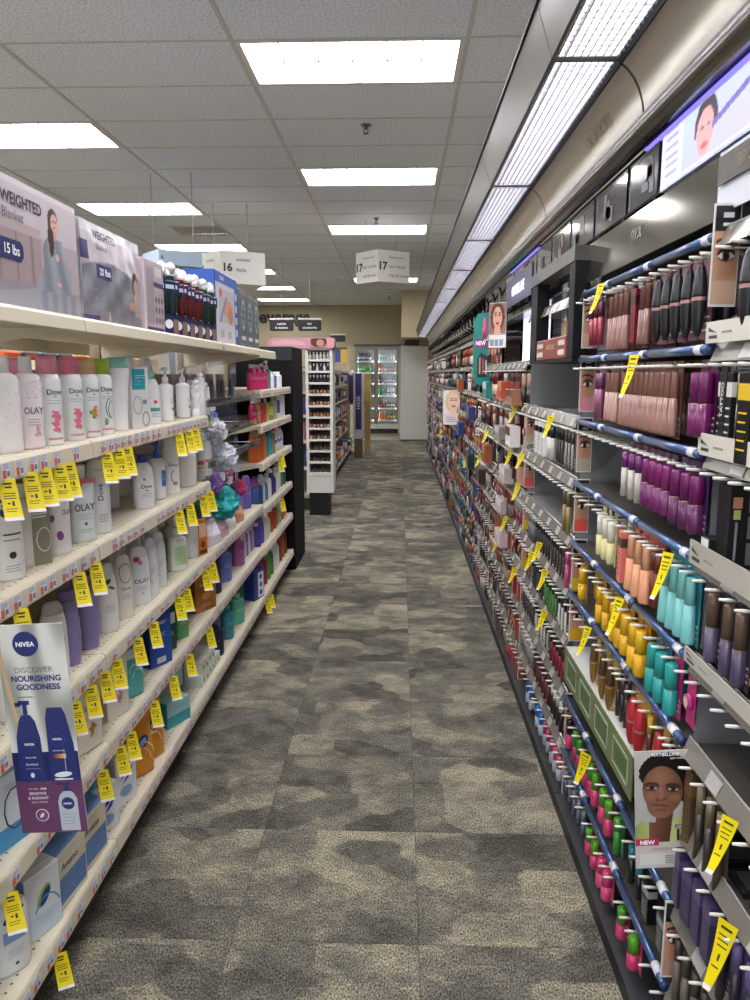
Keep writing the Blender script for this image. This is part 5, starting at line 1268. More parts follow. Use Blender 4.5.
def rows(table, bay):
    pegs = {}
    for li, runs in table.items():
        cnt = 0
        for (ys_, st_, n, kind, c1, c2, c3, h, r, words, cat) in runs:
            h = round(h*HF[li]*(1.1 if bay == 'third' else 1), 3); r = round(r*.87, 4)
            for k in range(n):
                y = ys_+st_*k; pegs.setdefault(li, []).append(y)
                nm = {'mascara': 'mascara', 'lip tube': 'lip_gloss_tube', 'carton': 'hanging_carton', 'carded set': 'carded_makeup', 'lip gloss': 'lip_gloss_tube', 'brow pencil': 'brow_pencil', 'brow gel': 'brow_gel', 'eyeliner': 'eyeliner', 'remover': 'makeup_remover'}[cat]
                place = f'on the {ROWN[li]} peg row, {bay} bay'
                lab = f'{words} {place}' if n == 1 else f'{words} {place}, {ORD[k]} from the front'
                hang(nm, (kind, c1, c2, c3, h, r), label16(lab), cat, XR+.012, y, LV[li]-.030+.0, f'{words} {place}', -90+random.uniform(-6, 6))
                if kind != 'compact' and bay == 'second' and li < 5:
                    hang(nm, (kind, c1, c2, c3, h, r), label16(f'{words} {place}, {ORD[k]}, hanging behind'), cat, XR+.062, y+random.uniform(-.002, .002), LV[li]-.030, f'{words} {place}', -90+random.uniform(-5, 5))
    return pegs
pb = rows(NEAR, 'second'); pc = rows(NEARC, 'third')
for li in range(9):
    if li == 6: continue
    P = sorted(pb.get(li, []))
    extra = [y for y in [1.44+.075*k for k in range(14)] if all(abs(y-p) > .035 for p in P)]
    rail_shelf(1, li, YB[1], YB[2], 'blue', (P+extra), f'dark peg shelf edged with blue rail tubes, {ROWN[li]} row of the second bay')
for li in range(2, 9):
    P = sorted(pc.get(li, []))
    extra = [y for y in [2.47+.065*k for k in range(16)] if all(abs(y-p) > .03 for p in P)]
    rail_shelf(2, li, YB[2], YB[3], 'clear', P+extra, f'peg shelf with a clear sloping front strip, {ROWN[li]} row of the third bay')
rail_shelf(2, 0, YB[2], YB[3], 'clear', [], 'plain shelf ledge over the black framed mirror unit')
# green fronted tray in the second bay
t = thing('display_tray', 'white-topped tray with a green picture front jutting out of the second bay', 'tray', (XR-.012, 1.67, .492))
mb = MB(); mb.box(0, .28, 0, .74, .104, .112, M('#c9c8c4', .35)); mb.build('tray_top', t)
mb = MB(); mb.box(-.003, 0, 0, .74, 0, .112, M('#6a7a4c', .35)); mb.box(0, .28, .735, .74, 0, .104, M('#8a8f80', .4)); mb.build('picture_front', t)
mb = MB()
for k in range(4):
    for (a, b_, c, d_) in ((.03, .16, .02, .024), (.03, .16, .088, .092), (.03, .033, .02, .092), (.157, .16, .02, .092)): mb.box(-.0042, -.003, a+.18*k, b_+.18*k, c, d_, M('#b9c0b0', .3, .3))
    mb.box(-.0038, -.003, .05+.18*k, .14+.18*k, .035, .08, M('#4f6a3a', .4))
mb.build('silver_frames', t)
mb = MB(); mb.box(.0, .25, .02, .72, .0, .02, M('#55544f', .4)); mb.build('tray_floor', t)

# --- nearest bay (partly outside the frame) ---------------------------------------------------
for li, lab in ((0, 'top'), (1, 'second'), (2, 'third'), (3, 'fourth'), (4, 'fifth'), (5, 'sixth'), (6, 'seventh'), (7, 'eighth'), (8, 'bottom')):
    rail_shelf(0, li, .62, YB[1], 'clear', [1.37-.06*k for k in range(8)], f'peg shelf with clear sloping strip, {lab} row of the nearest right bay')
def fascia(z, y0, y1, x, h, lab, col='#cfc9be', tilt=0):
    t = thing('shelf_sign', lab, 'shelf sign', (x, y0, z), 0)
    mb = MB(); mb.box(-.003, 0, 0, y1-y0, 0, h, M(col, .35)); mb.build('sign_plate', t)
    mb = MB()
    f = -.0034
    mb.add([(f, y1-y0-.012-.0*k, h*.55) for k in (0,)]+[(f, y1-y0-.05, h*.45), (f, y1-y0-.012, h*.75)], [(0, 1, 2)], M('#3a3634', .4))
    mb.box(f, -.003, y1-y0-.05, y1-y0-.015, h*.2, h*.35, M('#3a3634', .4)); mb.box(f, -.003, y1-y0-.11, y1-y0-.07, h*.4, h*.5, M('#8a857d', .4)); mb.build('printed_marks', t)
fascia(1.555, 1.02, 1.43, XR-.006, .038, 'white label strip with two dark brush marks near the top right edge')
fascia(1.352, .98, 1.43, XR-.006, .04, 'white label strip beneath the black and gold cosmetics at the right edge')
fascia(1.143, .95, 1.43, XR-.008, .045, 'long grey label strip under the black speckled carton', '#aaa59b')
fascia(.948, .95, 1.42, XR-.008, .03, 'long pale label strip under the black compact boxes', '#b5b0a6')
A = [(0, 1.24, .045, 3, 'bullet', '#1a1c22', '#22242a', '#3a3036', .13, .017, 'black mascara in film', 'mascara'),
     (1, 1.36, .03, 2, 'box', '#1a1a1c', '#d9d6cf', None, .14, .010, 'black carton with white lettering band', 'carton'),
     (1, 1.29, .03, 1, 'slim', '#2b2c30', '#6a5a3a', '#222222', .15, .011, 'black and bronze liner', 'eyeliner'),
     (1, 1.25, .03, 1, 'box', '#161617', '#d9b62a', None, .15, .016, 'black carton with yellow digits', 'carton'),
     (3, 1.335, .05, 1, 'tube', '#5a5068', '#5f4a40', '#3a3038', .13, .012, 'smoky violet and brown tube', 'lip tube'),
     (3, 1.27, .05, 2, 'tube', '#4a3e58', '#5f4a3c', '#3a3038', .13, .012, 'violet and bronze tube', 'lip tube'),
     (5, 1.38, .045, 1, 'box', '#54402e', '#6a5238', None, .16, .010, 'narrow brown carton', 'carton'),
     (5, 1.33, .045, 3, 'slim', '#3a342e', '#7a6a54', '#4a4038', .16, .010, 'brown liner in film', 'eyeliner'),
     (6, 1.39, .05, 4, 'box', '#3a3356', '#544b78', None, .12, .014, 'violet brow carton', 'carton'),
     (6, 1.19, .05, 3, 'slim', '#2a2430', '#5a4f7a', '#5a4f80', .15, .011, 'dark violet tube', 'eyeliner'),
     (7, 1.38, .045, 4, 'slim', '#6a6058', '#4a4038', '#55504a', .14, .010, 'taupe slim tube', 'lip tube'),
     (8, 1.38, .06, 4, 'tube', '#b58a68', '#8a6244', '#8a8078', .10, .014, 'tan foundation tube', 'foundation')]
for (li, ys_, st_, n, kind, c1, c2, c3, h, r, words, cat) in A:
    for k in range(n):
        y = ys_-.0-st_*k if li not in (0,) else ys_+st_*(k-1)
        nm = {'mascara': 'mascara', 'lip tube': 'lip_gloss_tube', 'carton': 'hanging_carton', 'eyeliner': 'eyeliner', 'foundation': 'foundation_tube'}[cat]
        hang(nm, (kind, c1, c2, c3, h, r), label16(f'{words} on the {ROWN[li]} row of the nearest right bay' + (f', {ORD[n-1-k]} from front' if n > 1 else '')), cat, XR+.014, y, LV[li]-.030, f'{words}s in the nearest right bay', -90+random.uniform(-7, 7))
# big lettering on two of the hanging cartons
t = thing('hanging_carton', 'black carton lettered 36H in yellow at the right edge', 'carton', (XR+.004, 1.262, LV[1]-.19), -90)
mb = MB(); mb.box(-.018, .018, -.012, .012, 0, .155, M('#19181a', .35), .001); mb.build('carton_body', t)
mb = MB(); d_text(mb, '36H', .004, .065, .024, M('#d9b94a', .4), lambda x, z: -.0122, .04, None, 0, True); d_rect(mb, -.016, .016, .004, .02, M('#a8764a', .4), lambda x, z: -.0122); mb.build('printed_label', t)
t = thing('hanging_carton', 'narrow black card lettered TATTOO in white by the plum mascara', 'carton', (XR+.0, 1.352, LV[1]-.185), -90)
mb = MB(); mb.box(-.012, .012, -.003, .003, 0, .155, M('#1a1b1d', .35)); mb.build('card', t)
mb = MB(); d_text(mb, 'TATTOO', 0, .095, .011, M('#dcdcd8', .4), lambda x, z: -.0032, .02, None, 0, True); mb.build('printed_label', t)
t = thing('false_lash_box', 'tall black carton with grey speckled sides and a drip print at the right edge', 'carton', (.585, 1.33, 1.15), 0)
mb = MB(); mb.box(0, .10, 0, .05, .0045, .155, M('#1b1a1c', .4), .001); mb.build('carton_body', t)
mb = MB(); g = random.Random(3)
for j in range(3): mb.box(.034, .098, -.001, 0, .012+.048*j, .052+.048*j, M('#6f6e70', .6))
for k in range(40): x, z = g.uniform(.036, .095), g.uniform(.014, .145); mb.box(x, x+.002, -.0014, -.001, z, z+.002, M('#3a393c', .6))
mb.box(.006, .022, -.001, 0, .115, .135, M('#c98a6a', .5)); mb.box(.008, .020, -.001, 0, .095, .112, M('#b9b46a', .5)); mb.box(.012, .016, -.001, 0, .02, .09, M('#8a8a8c', .5)); mb.build('printed_label', t)
t = thing('security_tag', 'small white and black security box on a looped white wire', 'security tag', (.572, 1.375, 1.155), 0)
mb = MB(); mb.box(0, .045, 0, .035, 0, .045, M('#1c1c1e', .4), .002); mb.box(-.001, 0, .002, .033, .005, .042, M('#e2e0da', .4)); mb.build('tag_body', t)
mb = MB(); mb.tube([(.03, -.002, .02)]+[(.055+.022*math.cos(a), -.014, .045+.03*math.sin(a)) for a in [3.9-.5*k for k in range(11)]]+[(.09, -.016, .005), (.13, -.01, 0)], .0022, M('#e9e7e2', .35), 8); mb.build('wire_loop', t)
for k in range(4):
    t = thing('compact_box', f'black compact box with a peach powder window, {ORD[k]} from the front at the right edge', 'compact', (.585+.03*(k % 2), 1.36-.065*k, LV[4]+.0004), 0, 'black compact boxes at the right edge')
    mb = MB(); mb.box(0, .10, 0, .052, 0, .022+.006*(k % 2), M('#141416', .3), .0015); mb.build('box_body', t)
    mb = MB(); zz = .0285 if k % 2 else .0225; mb.box(.008, .03, .006, .046, zz, zz+.0005, M('#d9a684', .5)); mb.lathe([(.018, zz), (.020, zz+.0015), (.016, zz+.0016)], M('#7d6a5a', .4), 18, 1, 1, .065, .026); mb.build('powder_window', t)
for k in range(4):
    t = thing('eyeshadow_palette', f'flat dark palette lying in the clear tray near the yellow tag, {ORD[k]} from the front', 'palette', (.60, 1.36-.085*k, LV[6]+.0004), 0, 'dark palettes in the clear tray')
    mb = MB(); mb.box(0, .14, 0, .065, 0, .014, M('#232021', .25), .0015); mb.build('palette_case', t)
    mb = MB(); mb.box(.01, .13, .008, .057, .014, .0145, M('#4a4548', .2)); mb.build('window', t)
t = thing('shade_card', 'cream and gold shade card lying on the ledge beside the model poster', 'card', (.545, 1.43, LV[5]-.19), 0)
mb = MB(); mb.box(0, .13, 0, .09, 0, .003, M('#e6e0d2', .4)); mb.build('card', t)
mb = MB(); mb.box(.01, .12, .05, .085, .003, .0035, M('#b0894a', .35)); mb.lathe([(.012, .003), (.012, .0035)], M('#d9b98a', .4), 12, 1, 1, .05, .025); mb.lathe([(.012, .003), (.012, .0035)], M('#c99a5a', .4), 12, 1, 1, .08, .022); mb.build('printed_swatches', t)

# --- eye picture panels at the bay ends ---------------------------------------------------------
def eye_fn(bot, top='#1a1a1c'):
    bt, tp = [[int(x[i:i+2], 16)/255 for i in (1, 3, 5)] for x in (bot, top)]
    def f(u, v):
        c = (.80, .60, .48)
        if v > .74: 
            c = tuple(tp)
            if .3 < u < .75 and (.80 < v < .83 or .88 < v < .93): c = (.85, .85, .85)
        elif v < .24: c = tuple(bt)
        else:
            x, y = (u-.52)/.36, (v-.49)/.07
            lid = 1-x*x
            sk = .06*math.sin(u*3)
            c = (.80-sk, .60-sk, .48-sk)
            if abs(x) < 1:
                if -.55*lid < y < .75*lid: c = (.88, .85, .82)
                if -.55*lid < y < .75*lid and (x/.42)**2+(y/1.0)**2 < 1: c = (.30, .18, .11) if (x/.2)**2+(y/.5)**2 > 1 else (.05, .04, .04)
                if .75*lid < y < .75*lid+.55: c = (.10, .07, .06)
                if -.55*lid-.22 < y < -.55*lid: c = (.35, .22, .17)
                if .75*lid+.55 <= y < .75*lid+1.3: c = (.62, .42, .33)
            b_ = .645-.05*(u-.45)**2*4
            if b_ < v < b_+.035 and .08 < u < .95: c = (.28, .18, .13)
        return c
    return f
ADC = ['#c9a38a', '#d98a94', '#b9a490', '#e2574c', '#dcb824', '#dca61c', '#8a5a4a', '#b98a7a', '#8f4a3a']
for bi, y in ((1, YB[1]-.004), (2, YB[2]-.006), (3, YB[3]-.006)):
    for li in range(9):
        if bi == 3 and li < 2: continue
        if bi == 2 and li in (6,): continue
        if bi == 1 and li not in (0, 7): continue
        z = LV[li]
        t = thing('divider_picture', label16(f'narrow eye makeup picture on the end divider, {ROWN[li]} row, {["", "near the right edge", "middle divider", "farther divider"][bi]}'), 'picture panel', (XR+(.010 if bi == 1 else .027), y, z-(.125 if bi == 1 and li == 0 else .165)), 0, 'eye pictures on the bay dividers')
        mb = MB(); mb.box(-.024, .024, .0, .003, 0, .178, M('#d9d6cf', .35)); mb.build('panel', t)
        picture('printed_front', .043, .17, 30, 96, eye_fn(ADC[li]), t, (0, -.0006, .004))
        mb = MB(); mb.prism([(.024, .0), (.07, .02), (.11, .075), (.11, .178), (.024, .178)], 1, .001, .003, ACRYL); mb.build('clear_wedge', t)

# --- black framed mirror unit -----------------------------------------------------------------
t = thing('mirror_unit', 'black framed mirror box with a rust red card inside, above the empty slats', 'mirror display', (XR-.02, 2.47, 1.553))
mb = MB(); mb.box(0, .05, 0, .08, 0, .30, BLACK, .002); mb.box(0, .05, .66, .80, 0, .30, BLACK, .002); mb.box(0, .22, .0, .80, -.012, 0, BLACK); mb.build('black_frame', t)
mb = MB(); mb.box(-.004, .05, 0, .80, .30, .345, STEEL); mb.build('metal_header', t)
mb = MB(); mb.box(.10, .104, .08, .66, .0, .30, M('#c9ccd0', .05, 1.0)); mb.build('mirror_glass', t)
mb = MB(); mb.box(-.0, .10, .10, .64, .0, .075, M('#8c4238', .35), .003); mb.build('rust_card', t)
mb = MB()
for (a, b_, c, d_) in ((.12, .22, .045, .062), (.12, .22, .012, .03), (.50, .62, .045, .062), (.50, .62, .012, .03)): mb.box(-.0008, 0, a, b_, c, d_, M('#d9cfc9', .4))
vs, fs, asp = text_geo('MAYBELLINE', .02)
mb.add([(-.0012, .36-x*.018, .045+y*.018) for x, y in vs], fs, M('#d9b88a', .4)); mb.build('printed_card', t)
for k in range(4):
    t = thing('compact_case', f'{["black", "black", "red", "tan"][k]} cosmetic case standing inside the mirror unit, {ORD[k]} from the front', 'compact', (XR+.055, 2.62+.10*k, 1.6285-.0), 0)
    mb = MB(); mb.box(0, .02, 0, .05, 0, .07, M(['#1a1a1c', '#201c1c', '#9c2f3a', '#c9a47c'][k], .3), .002); mb.build('case_body', t)
    mb = MB(); mb.box(-.001, 0, .008, .042, .012, .055, M(['#5a4a44', '#6a5348', '#c26a70', '#e0c8a8'][k], .3)); mb.build('window', t)

# --- far bays --------------------------------------------------------------------------------
PAL = {
 'a': ['#8a4a3a', '#5a2f2a', '#3a3230', '#a86a50', '#c9a48c', '#7a2430', '#2a2626', '#b8aea6', '#6a5a58', '#9c3a3a'],
 'b': ['#2a2a2e', '#a8562e', '#34447c', '#2a7a78', '#7a2a5a', '#b8b4b0', '#8a3a2a', '#a8643e', '#4a4548', '#c9bfb8', '#5a6a4a'],
 'c': ['#1f1e20', '#8a8680', '#6a4a7a', '#9a4a30', '#b9b4b0', '#4a3a3a', '#7d6a88', '#2f2f33', '#a88a7a', '#d0cac6'],
}
CN = {'#8a4a3a': 'brick', '#5a2f2a': 'dark brown', '#3a3230': 'charcoal', '#a86a50': 'copper', '#c9a48c': 'beige', '#7a2430': 'wine red', '#2a2626': 'black', '#b8aea6': 'silver', '#6a5a58': 'taupe', '#9c3a3a': 'red',
      '#2a2a2e': 'black', '#a8562e': 'orange', '#34447c': 'blue', '#2a7a78': 'teal', '#7a2a5a': 'plum', '#b8b4b0': 'silver', '#8a3a2a': 'rust', '#a8643e': 'amber', '#4a4548': 'grey', '#c9bfb8': 'pale', '#5a6a4a': 'olive',
      '#1f1e20': 'black', '#8a8680': 'grey', '#6a4a7a': 'purple', '#9a4a30': 'orange', '#b9b4b0': 'silver', '#4a3a3a': 'dark', '#7d6a88': 'lilac', '#2f2f33': 'jet', '#a88a7a': 'tan', '#d0cac6': 'white'}
KN_ = [('slim', 'lip_gloss_tube', 'tube', .13, .014), ('box', 'hanging_carton', 'carton', .13, .015), ('compact', 'carded_makeup', 'carded compact', .14, .013), ('tube', 'mascara', 'mascara', .13, .015), ('brush', 'makeup_brush', 'makeup brush', .15, .017), ('slim', 'nail_tool', 'nail tool', .12, .012)]
g = random.Random(21)
KCOUNT = {}
for b in range(3, len(YB)-1):
    y0, y1 = YB[b], YB[b+1]
    step = .068 if b < 6 else (.085 if b < 10 else .11)
    for li in range(9):
        if b == 3 and li == 0: continue
        rail_shelf(b, li, y0, y1, 'clear' if b < 7 else 'grey', [y0+.04+step*k for k in range(int((y1-y0-.05)/step)+1)] if b < 5 else [], f'makeup shelf, {ROWN[li]} row of the {BN[b]} bay along the right wall')
        y = y0+.045; k = 0
        pal = PAL['a' if b in (3, 4) else ('b' if b < 8 else 'c')]
        while y < y1-.03:
            run = g.choice([2, 3, 3, 4, 5]); kd = g.choice(KN_); c = g.choice(pal); c2 = g.choice(pal)
            card = g.choice(['#8a8580', '#5a5654', '#b5b0aa', '#3a3836', c])
            for _ in range(run):
                if y >= y1-.03: break
                if g.random() < .93:
                    nm = kd[1]; n_ = KCOUNT.get(nm, 0)
                    KCOUNT[nm] = n_+1
                    spec = (kd[0], c, c2, card, kd[3], kd[4]*(1 if b < 8 else 1.25)) + (('L',) if b >= 5 else ())
                    hang(nm, spec, label16(f'{CN[c]} {kd[2]} in the {ROWN[li]} row, {BN[b]} bay, {ORD[k]} from the front'), kd[2].split()[-1], XR+.010+g.uniform(0, .03), y, LV[li]-.030, f'cosmetics in the {ROWN[li]} row of the {BN[b]} bay', -90+g.uniform(-14, 14))
                y += step*g.uniform(.9, 1.1); k += 1
            if g.random() < .12: y += step
print('KINDS', KCOUNT)
# boxes and cases that stand on the shelves of the fourth and fifth bays
for i, (b, li, dy, w, h, c, c2, nm) in enumerate([(3, 2, .12, .22, .075, '#9c6a4c', '#5a3a34', 'brown'), (3, 2, .50, .18, .11, '#b84a34', '#c98a5a', 'red and tan'), (3, 3, .15, .16, .10, '#d9d6d2', '#7a3030', 'white topped'), (3, 3, .55, .2, .07, '#8a8480', '#c9c4be', 'grey'), (3, 4, .3, .22, .08, '#b9aaa6', '#e3d9d9', 'pale pink'),
        (4, 2, .2, .2, .10, '#1f8a82', '#c9c6c0', 'teal'), (4, 4, .2, .16, .11, '#96502e', '#b98a68', 'orange'), (4, 5, .5, .2, .1, '#3a2a2a', '#7a4a3a', 'dark brown'), (3, 5, .4, .22, .07, '#b5a4a4', '#e3d4d4', 'dusty pink'), (3, 6, .4, .22, .07, '#c9b4b0', '#e6dada', 'blush'), (5, 3, .3, .2, .1, '#27356b', '#4a5a8c', 'blue'), (5, 5, .3, .2, .11, '#2a2a2c', '#5a5a5e', 'black'), (6, 4, .3, .2, .12, '#263a78', '#42589a', 'royal blue'), (6, 2, .4, .2, .1, '#a8562e', '#c07a4a', 'burnt orange')]):
    t = thing('cosmetic_case', label16(f'{nm} case in front of the goods in the {ROWN[li]} row, {BN[b]} bay'), 'case', (XR-.045, YB[b]+dy, LV[li]+.003), 0)
    mb = MB(); mb.box(0, .05, 0, w, 0, h, M(c, .35), .002); mb.build('case_body', t)
    mb = MB(); mb.box(-.001, 0, .01, w-.01, h*.55, h*.95, M(c2, .35)); mb.build('label_panel', t)
    mb = MB(); mb.add([(-.03, 0, .03), (-.03, w, .03), (.0, w, -.0), (.0, 0, -.0)], [(0, 1, 2, 3)], M('#c9bcbc', .35)); mb.add([(-.0305, 0, .03), (-.0305, w, .03), (-.0005, w, -.0), (-.0005, 0, -.0)], [(3, 2, 1, 0)], M('#d9d0d0', .35)); mb.build('tilted_price_flap', t)

# --- yellow tags on the right ------------------------------------------------------------------
def tag_right(y, z, lab, w=.05, h=.085, yaw=-58, lean=0):
    w *= .72
    t = thing('sale_tag', lab, 'sale tag', (XR-.014, y, z), yaw, 'yellow sale tags on the right makeup wall')
    def P(u, v): return ((u-.5)*w*(1-.62*v)-.018*v+.0, -.02*v*v-.006, -h*v)
    n = 6; vs = [P(i/3, j/n) for j in range(n+1) for i in range(4)]
    fs = [(j*4+i, j*4+i+1, (j+1)*4+i+1, (j+1)*4+i) for j in range(n) for i in range(3)]
    mb = MB(); mb.add(vs, fs, YEL); mb.add([(x, y_+.0007, z_) for x, y_, z_ in vs], [tuple(reversed(f)) for f in fs], YEL); mb.build('paper', t)
    mb = MB()
    for (u0, u1, v0, v1) in ((.2, .8, .08, .12), (.15, .85, .2, .22), (.15, .8, .28, .3), (.2, .85, .36, .38), (.45, .6, .48, .58), (.2, .8, .66, .68)):
        mb.add([(p[0], p[1]-.0006, p[2]) for p in (P(u0, v1), P(u1, v1), P(u1, v0), P(u0, v0))], [(0, 1, 2, 3)], BARC)
    mb.build('printed_lines', t)
    mb = MB(); mb.add([(p[0], p[1]-.0008, p[2]) for p in (P(0, 1), P(1, 1), P(1, .93), P(0, .93))], [(0, 1, 2, 3)], M('#efe6ea', .4)); mb.build('white_tip', t)
TR = [(2.154, LV[0]-.0, .08, .035), (1.821, LV[1]-.0, .10, .04), (2.771, LV[2], .08, .05), (1.519, LV[3]-.01, .10, .038), (1.829, LV[4]-.0, .10, .04), (2.117, LV[5], .09, .04),
      (2.068, .405, .10, .06), (2.750, LV[6]+.02, .08, .05), (1.161, LV[5]+.0, .105, .042), (1.137, LV[6]+.0, .13, .05), (2.764, LV[5], .08, .05), (3.637, LV[2], .08, .05), (3.384, LV[3], .07, .05),
      (3.736, LV[3]-.02, .08, .05), (3.469, LV[4]+.05, .08, .05), (4.089, LV[3]+.06, .08, .05), (4.774, LV[3], .08, .06), (3.836, LV[5], .08, .05), (3.481, LV[6]+.0, .08, .05), (5.164, LV[4], .08, .06), (6.134, LV[5]+.05, .08, .06), (10.050, LV[5], .09, .08), (3.051, LV[5]+.0, .08, .05), (2.899, LV[4]-.1, .08, .05), (4.121, LV[6], .08, .05)]
for i, (y, z, h, w) in enumerate(sorted(TR)):
    tag_right(y, z, f'twisted yellow sale tag on the right makeup wall, {ORD[i]} from the front', w, h)

# --- posters on the right ------------------------------------------------------------------------
def model_fn(u, v):
    import math as m
    def el(cx, cy, rx, ry, a=0):      # u is .116 wide, v .255 high: work in width units
        x, y = u-cx, (v-cy)*2.2; c, s = m.cos(a), m.sin(a); x, y = x*c+y*s, -x*s+y*c
        return (x/rx)**2+(y/ry)**2
    def mix(a, b, t): t = max(0, min(1, t)); return tuple(p*(1-t)+q*t for p, q in zip(a, b))
    T = .10                          # tilt of the head
    c = mix((.66, .65, .62), (.76, .75, .72), v)
    if v < .42-.5*abs(u-.12) and u < .36: c = mix((.60, .63, .34), (.78, .80, .52), u*3)
    if v < .46-.55*abs(u-.72) and u > .44: c = mix((.80, .82, .55), (.62, .65, .36), (u-.45)*2)
    if .20 < u < .63-.25*(.5-v) and v < .52 and (u > .34-.55*max(0, .33-v)-.0): c = mix((.46, .30, .22), (.29, .18, .135), (u-.2)*2.2)
    if v < .40 and .22+.0 < u < .50-.6*(.40-v) : c = mix((.50, .33, .25), (.34, .21, .16), (u-.2)*2.6)
    if el(.49, .815, .42, .37) < 1+.06*m.sin(u*60)*m.sin(v*110) and v > .60: c = (.085, .07, .065)
    if el(.80, .70, .15, .30) < 1: c = (.085, .07, .065)
    if el(.86, .575, .055, .10, .1) < 1: c = (.44, .28, .21)
    e1 = el(.455, .670, .330, .44, T); e2 = el(.43, .545, .235, .26, T)
    if e1 < 1 or e2 < 1:
        c = mix((.60, .42, .33), (.36, .23, .17), .15+abs(u-.38)*1.5)
        if el(.44, .77, .22, .16) < 1: c = mix(c, (.66, .48, .38), .45*(1-el(.44, .77, .22, .16)))
        for qx, qy in ((.24, .62), (.66, .60)):
            if el(qx, qy, .12, .10) < 1: c = mix(c, (.68, .46, .36), .55*(1-el(qx, qy, .12, .10)))
        for ex, ey, s_ in ((.275, .690, 1), (.625, .672, -1)):
            if el(ex, ey+.012, .125, .085, T) < 1: c = mix(c, (.25, .155, .12), .55)
            x = ((u-ex)*m.cos(T)+(v-ey)*2.2*m.sin(T))/.095; y = ((v-ey)*2.2-(u-ex)*-T)/.036
            if abs(x) < 1:
                up, lo = .62*(1-x*x), -.62*(1-x*x)
                if lo < y < up: c = (.80, .75, .71)
                if lo < y < up and abs(x) < .42: c = (.10, .065, .05)
                if up < y < up+.5: c = (.07, .05, .045)
                if lo-.25 < y < lo: c = (.22, .13, .10)
            bx = (u-ex)/.15; by = (v-ey-.040+.020*bx*bx+.012*(1 if s_ < 0 else .4)*bx)
            if -1.0+(.22 if s_ < 0 else 0) < bx < 1.0-(.22 if s_ > 0 else 0) and abs(by) < .0085*(1.15-.6*abs(bx) if s_*bx < 0 else 1.15-.3*abs(bx)): c = mix(c, (.15, .10, .08), .75)
        if el(.435, .640, .030, .13, T) < 1: c = mix(c, (.66, .47, .37), .6)
        if el(.420, .592, .085, .040, T) < 1: c = mix(c, (.34, .21, .155), .55)
        if el(.425, .600, .045, .035, T) < 1: c = mix(c, (.64, .45, .35), .6)
        for nx in (.385, .465):
            if el(nx, .587, .016, .012) < 1: c = (.15, .09, .07)
        lx = (u-.41)/.150; ly = (v-.536+.012*lx-.006*lx*lx)/.027
        if abs(lx) < 1:
            if -1.05*(1-lx*lx) < ly < 0: c = mix((.62, .36, .32), (.48, .27, .24), abs(lx))
            if 0 <= ly < .75*(1-lx*lx)*(1-.25*m.exp(-(lx*6)**2)): c = (.46, .25, .225)
            if abs(ly) < .10: c = (.24, .12, .11)
        if el(.415, .500, .10, .025) < 1: c = mix(c, (.33, .205, .155), .5)
    if v < .225: c = (.80, .77, .74)
    return c
t = thing('model_poster', 'small poster of a short-haired model with lime collar jutting from the right shelves', 'poster', (.5455, 1.40, .512), 0)
t.rotation_euler = (0, R(-4.0), R(0))
w_, h_ = .121, .255
mb = MB(); mb.box(-w_/2, w_/2, 0, .002, 0, h_, M('#bdb9b2', .4)); mb.build('card', t)
picture('printed_front', w_, h_, 96, 190, model_fn, t, (0, -.0004, 0))
PF2 = lambda x, z: -.0007
mb = MB(); d_text(mb, 'MAYBELLINE', .0, h_-.0075, .0068, M('#ffffff', .4), PF2, .01, .10); d_text(mb, 'NEW YORK', .022, h_-.0165, .0035, M('#ffffff', .4), PF2, .01); mb.build('printed_heading', t)
mb = MB(); d_rect(mb, -.060, -.014, .0505, .0655, M('#c02a5a', .4), PF2, 1, 1); d_text(mb, 'NEW', -.037, .058, .0095, M('#ffffff', .4), PF2, .04, None, .0006); mb.build('new_badge', t)
mb = MB(); d_text(mb, 'EXPRESS BROW', .004, .042, .0065, M('#9c6a70', .4), PF2, .0, .10)
d_rect(mb, -.052, .05, .008, .032, M('#d9d6d0', .4), PF2, 1, 1)
for k in range(5): d_rect(mb, -.002, .044-.006*(k % 2), .027-.0042*k, .0285-.0042*k, M('#55524f', .4), PF2, 1, 1, .0006)
d_rect(mb, .018, .046, .0875, .095, M('#7a5f94', .4), PF2, 1, 1); d_text(mb, 'EXPRESS', .032, .0912, .0035, M('#ffffff', .4), PF2, .0, None, .0006)
for x in (.024, .040): d_rect(mb, x-.0025, x+.0025, .06, .085, M('#1d1a20', .4), PF2, 1, 1, .0004)
mb.build('printed_caption', t)
def face_fn(hair, skin, bg, lip):
    def f(u, v):
        def el(cx, cy, rx, ry): return ((u-cx)/rx)**2+((v-cy)/ry)**2
        c = bg
        if el(.5, .55, .42, .48) < 1: c = hair
        if el(.5, .52, .27, .36) < 1: c = skin
        if u > .3 and u < .7 and v < .2: c = skin
        for ex in (.39, .61):
            if el(ex, .60, .07, .022) < 1: c = (.15, .10, .09)
            if el(ex, .68, .09, .018) < 1: c = tuple(x*.6 for x in hair)
        if el(.5, .34, .11, .04) < 1: c = lip
        if el(.5, .46, .04, .02) < 1: c = tuple(x*.8 for x in skin)
        return c
    return f
t = thing('model_poster', 'small poster of a red-lipped face above white price cards on the makeup wall', 'poster', (XR-.03, 4.30, 1.72), -40)
mb = MB(); mb.box(-.055, .055, 0, .003, 0, .17, WHITE); mb.build('card', t); picture('printed_front', .108, .165, 24, 36, face_fn((.30, .18, .14), (.86, .66, .56), (.62, .42, .36), (.72, .10, .16)), t, (0, -.0008, .002))
mb = MB(); mb.box(-.055, .055, 0, .003, -.075, -.004, WHITE); [mb.box(-.045+.03*k, -.022+.03*k, -.001, 0, -.065, -.03, M('#9aa0b0', .4)) for k in range(3)]; mb.build('price_cards', t)
mb = MB(); mb.lathe([(.012, -.02), (.014, .03), (.009, .04), (.009, .085), (.006, .09)], M('#d2447c', .25), 12, 1, 1, -.075, -.01); mb.build('pink_bottle', t)
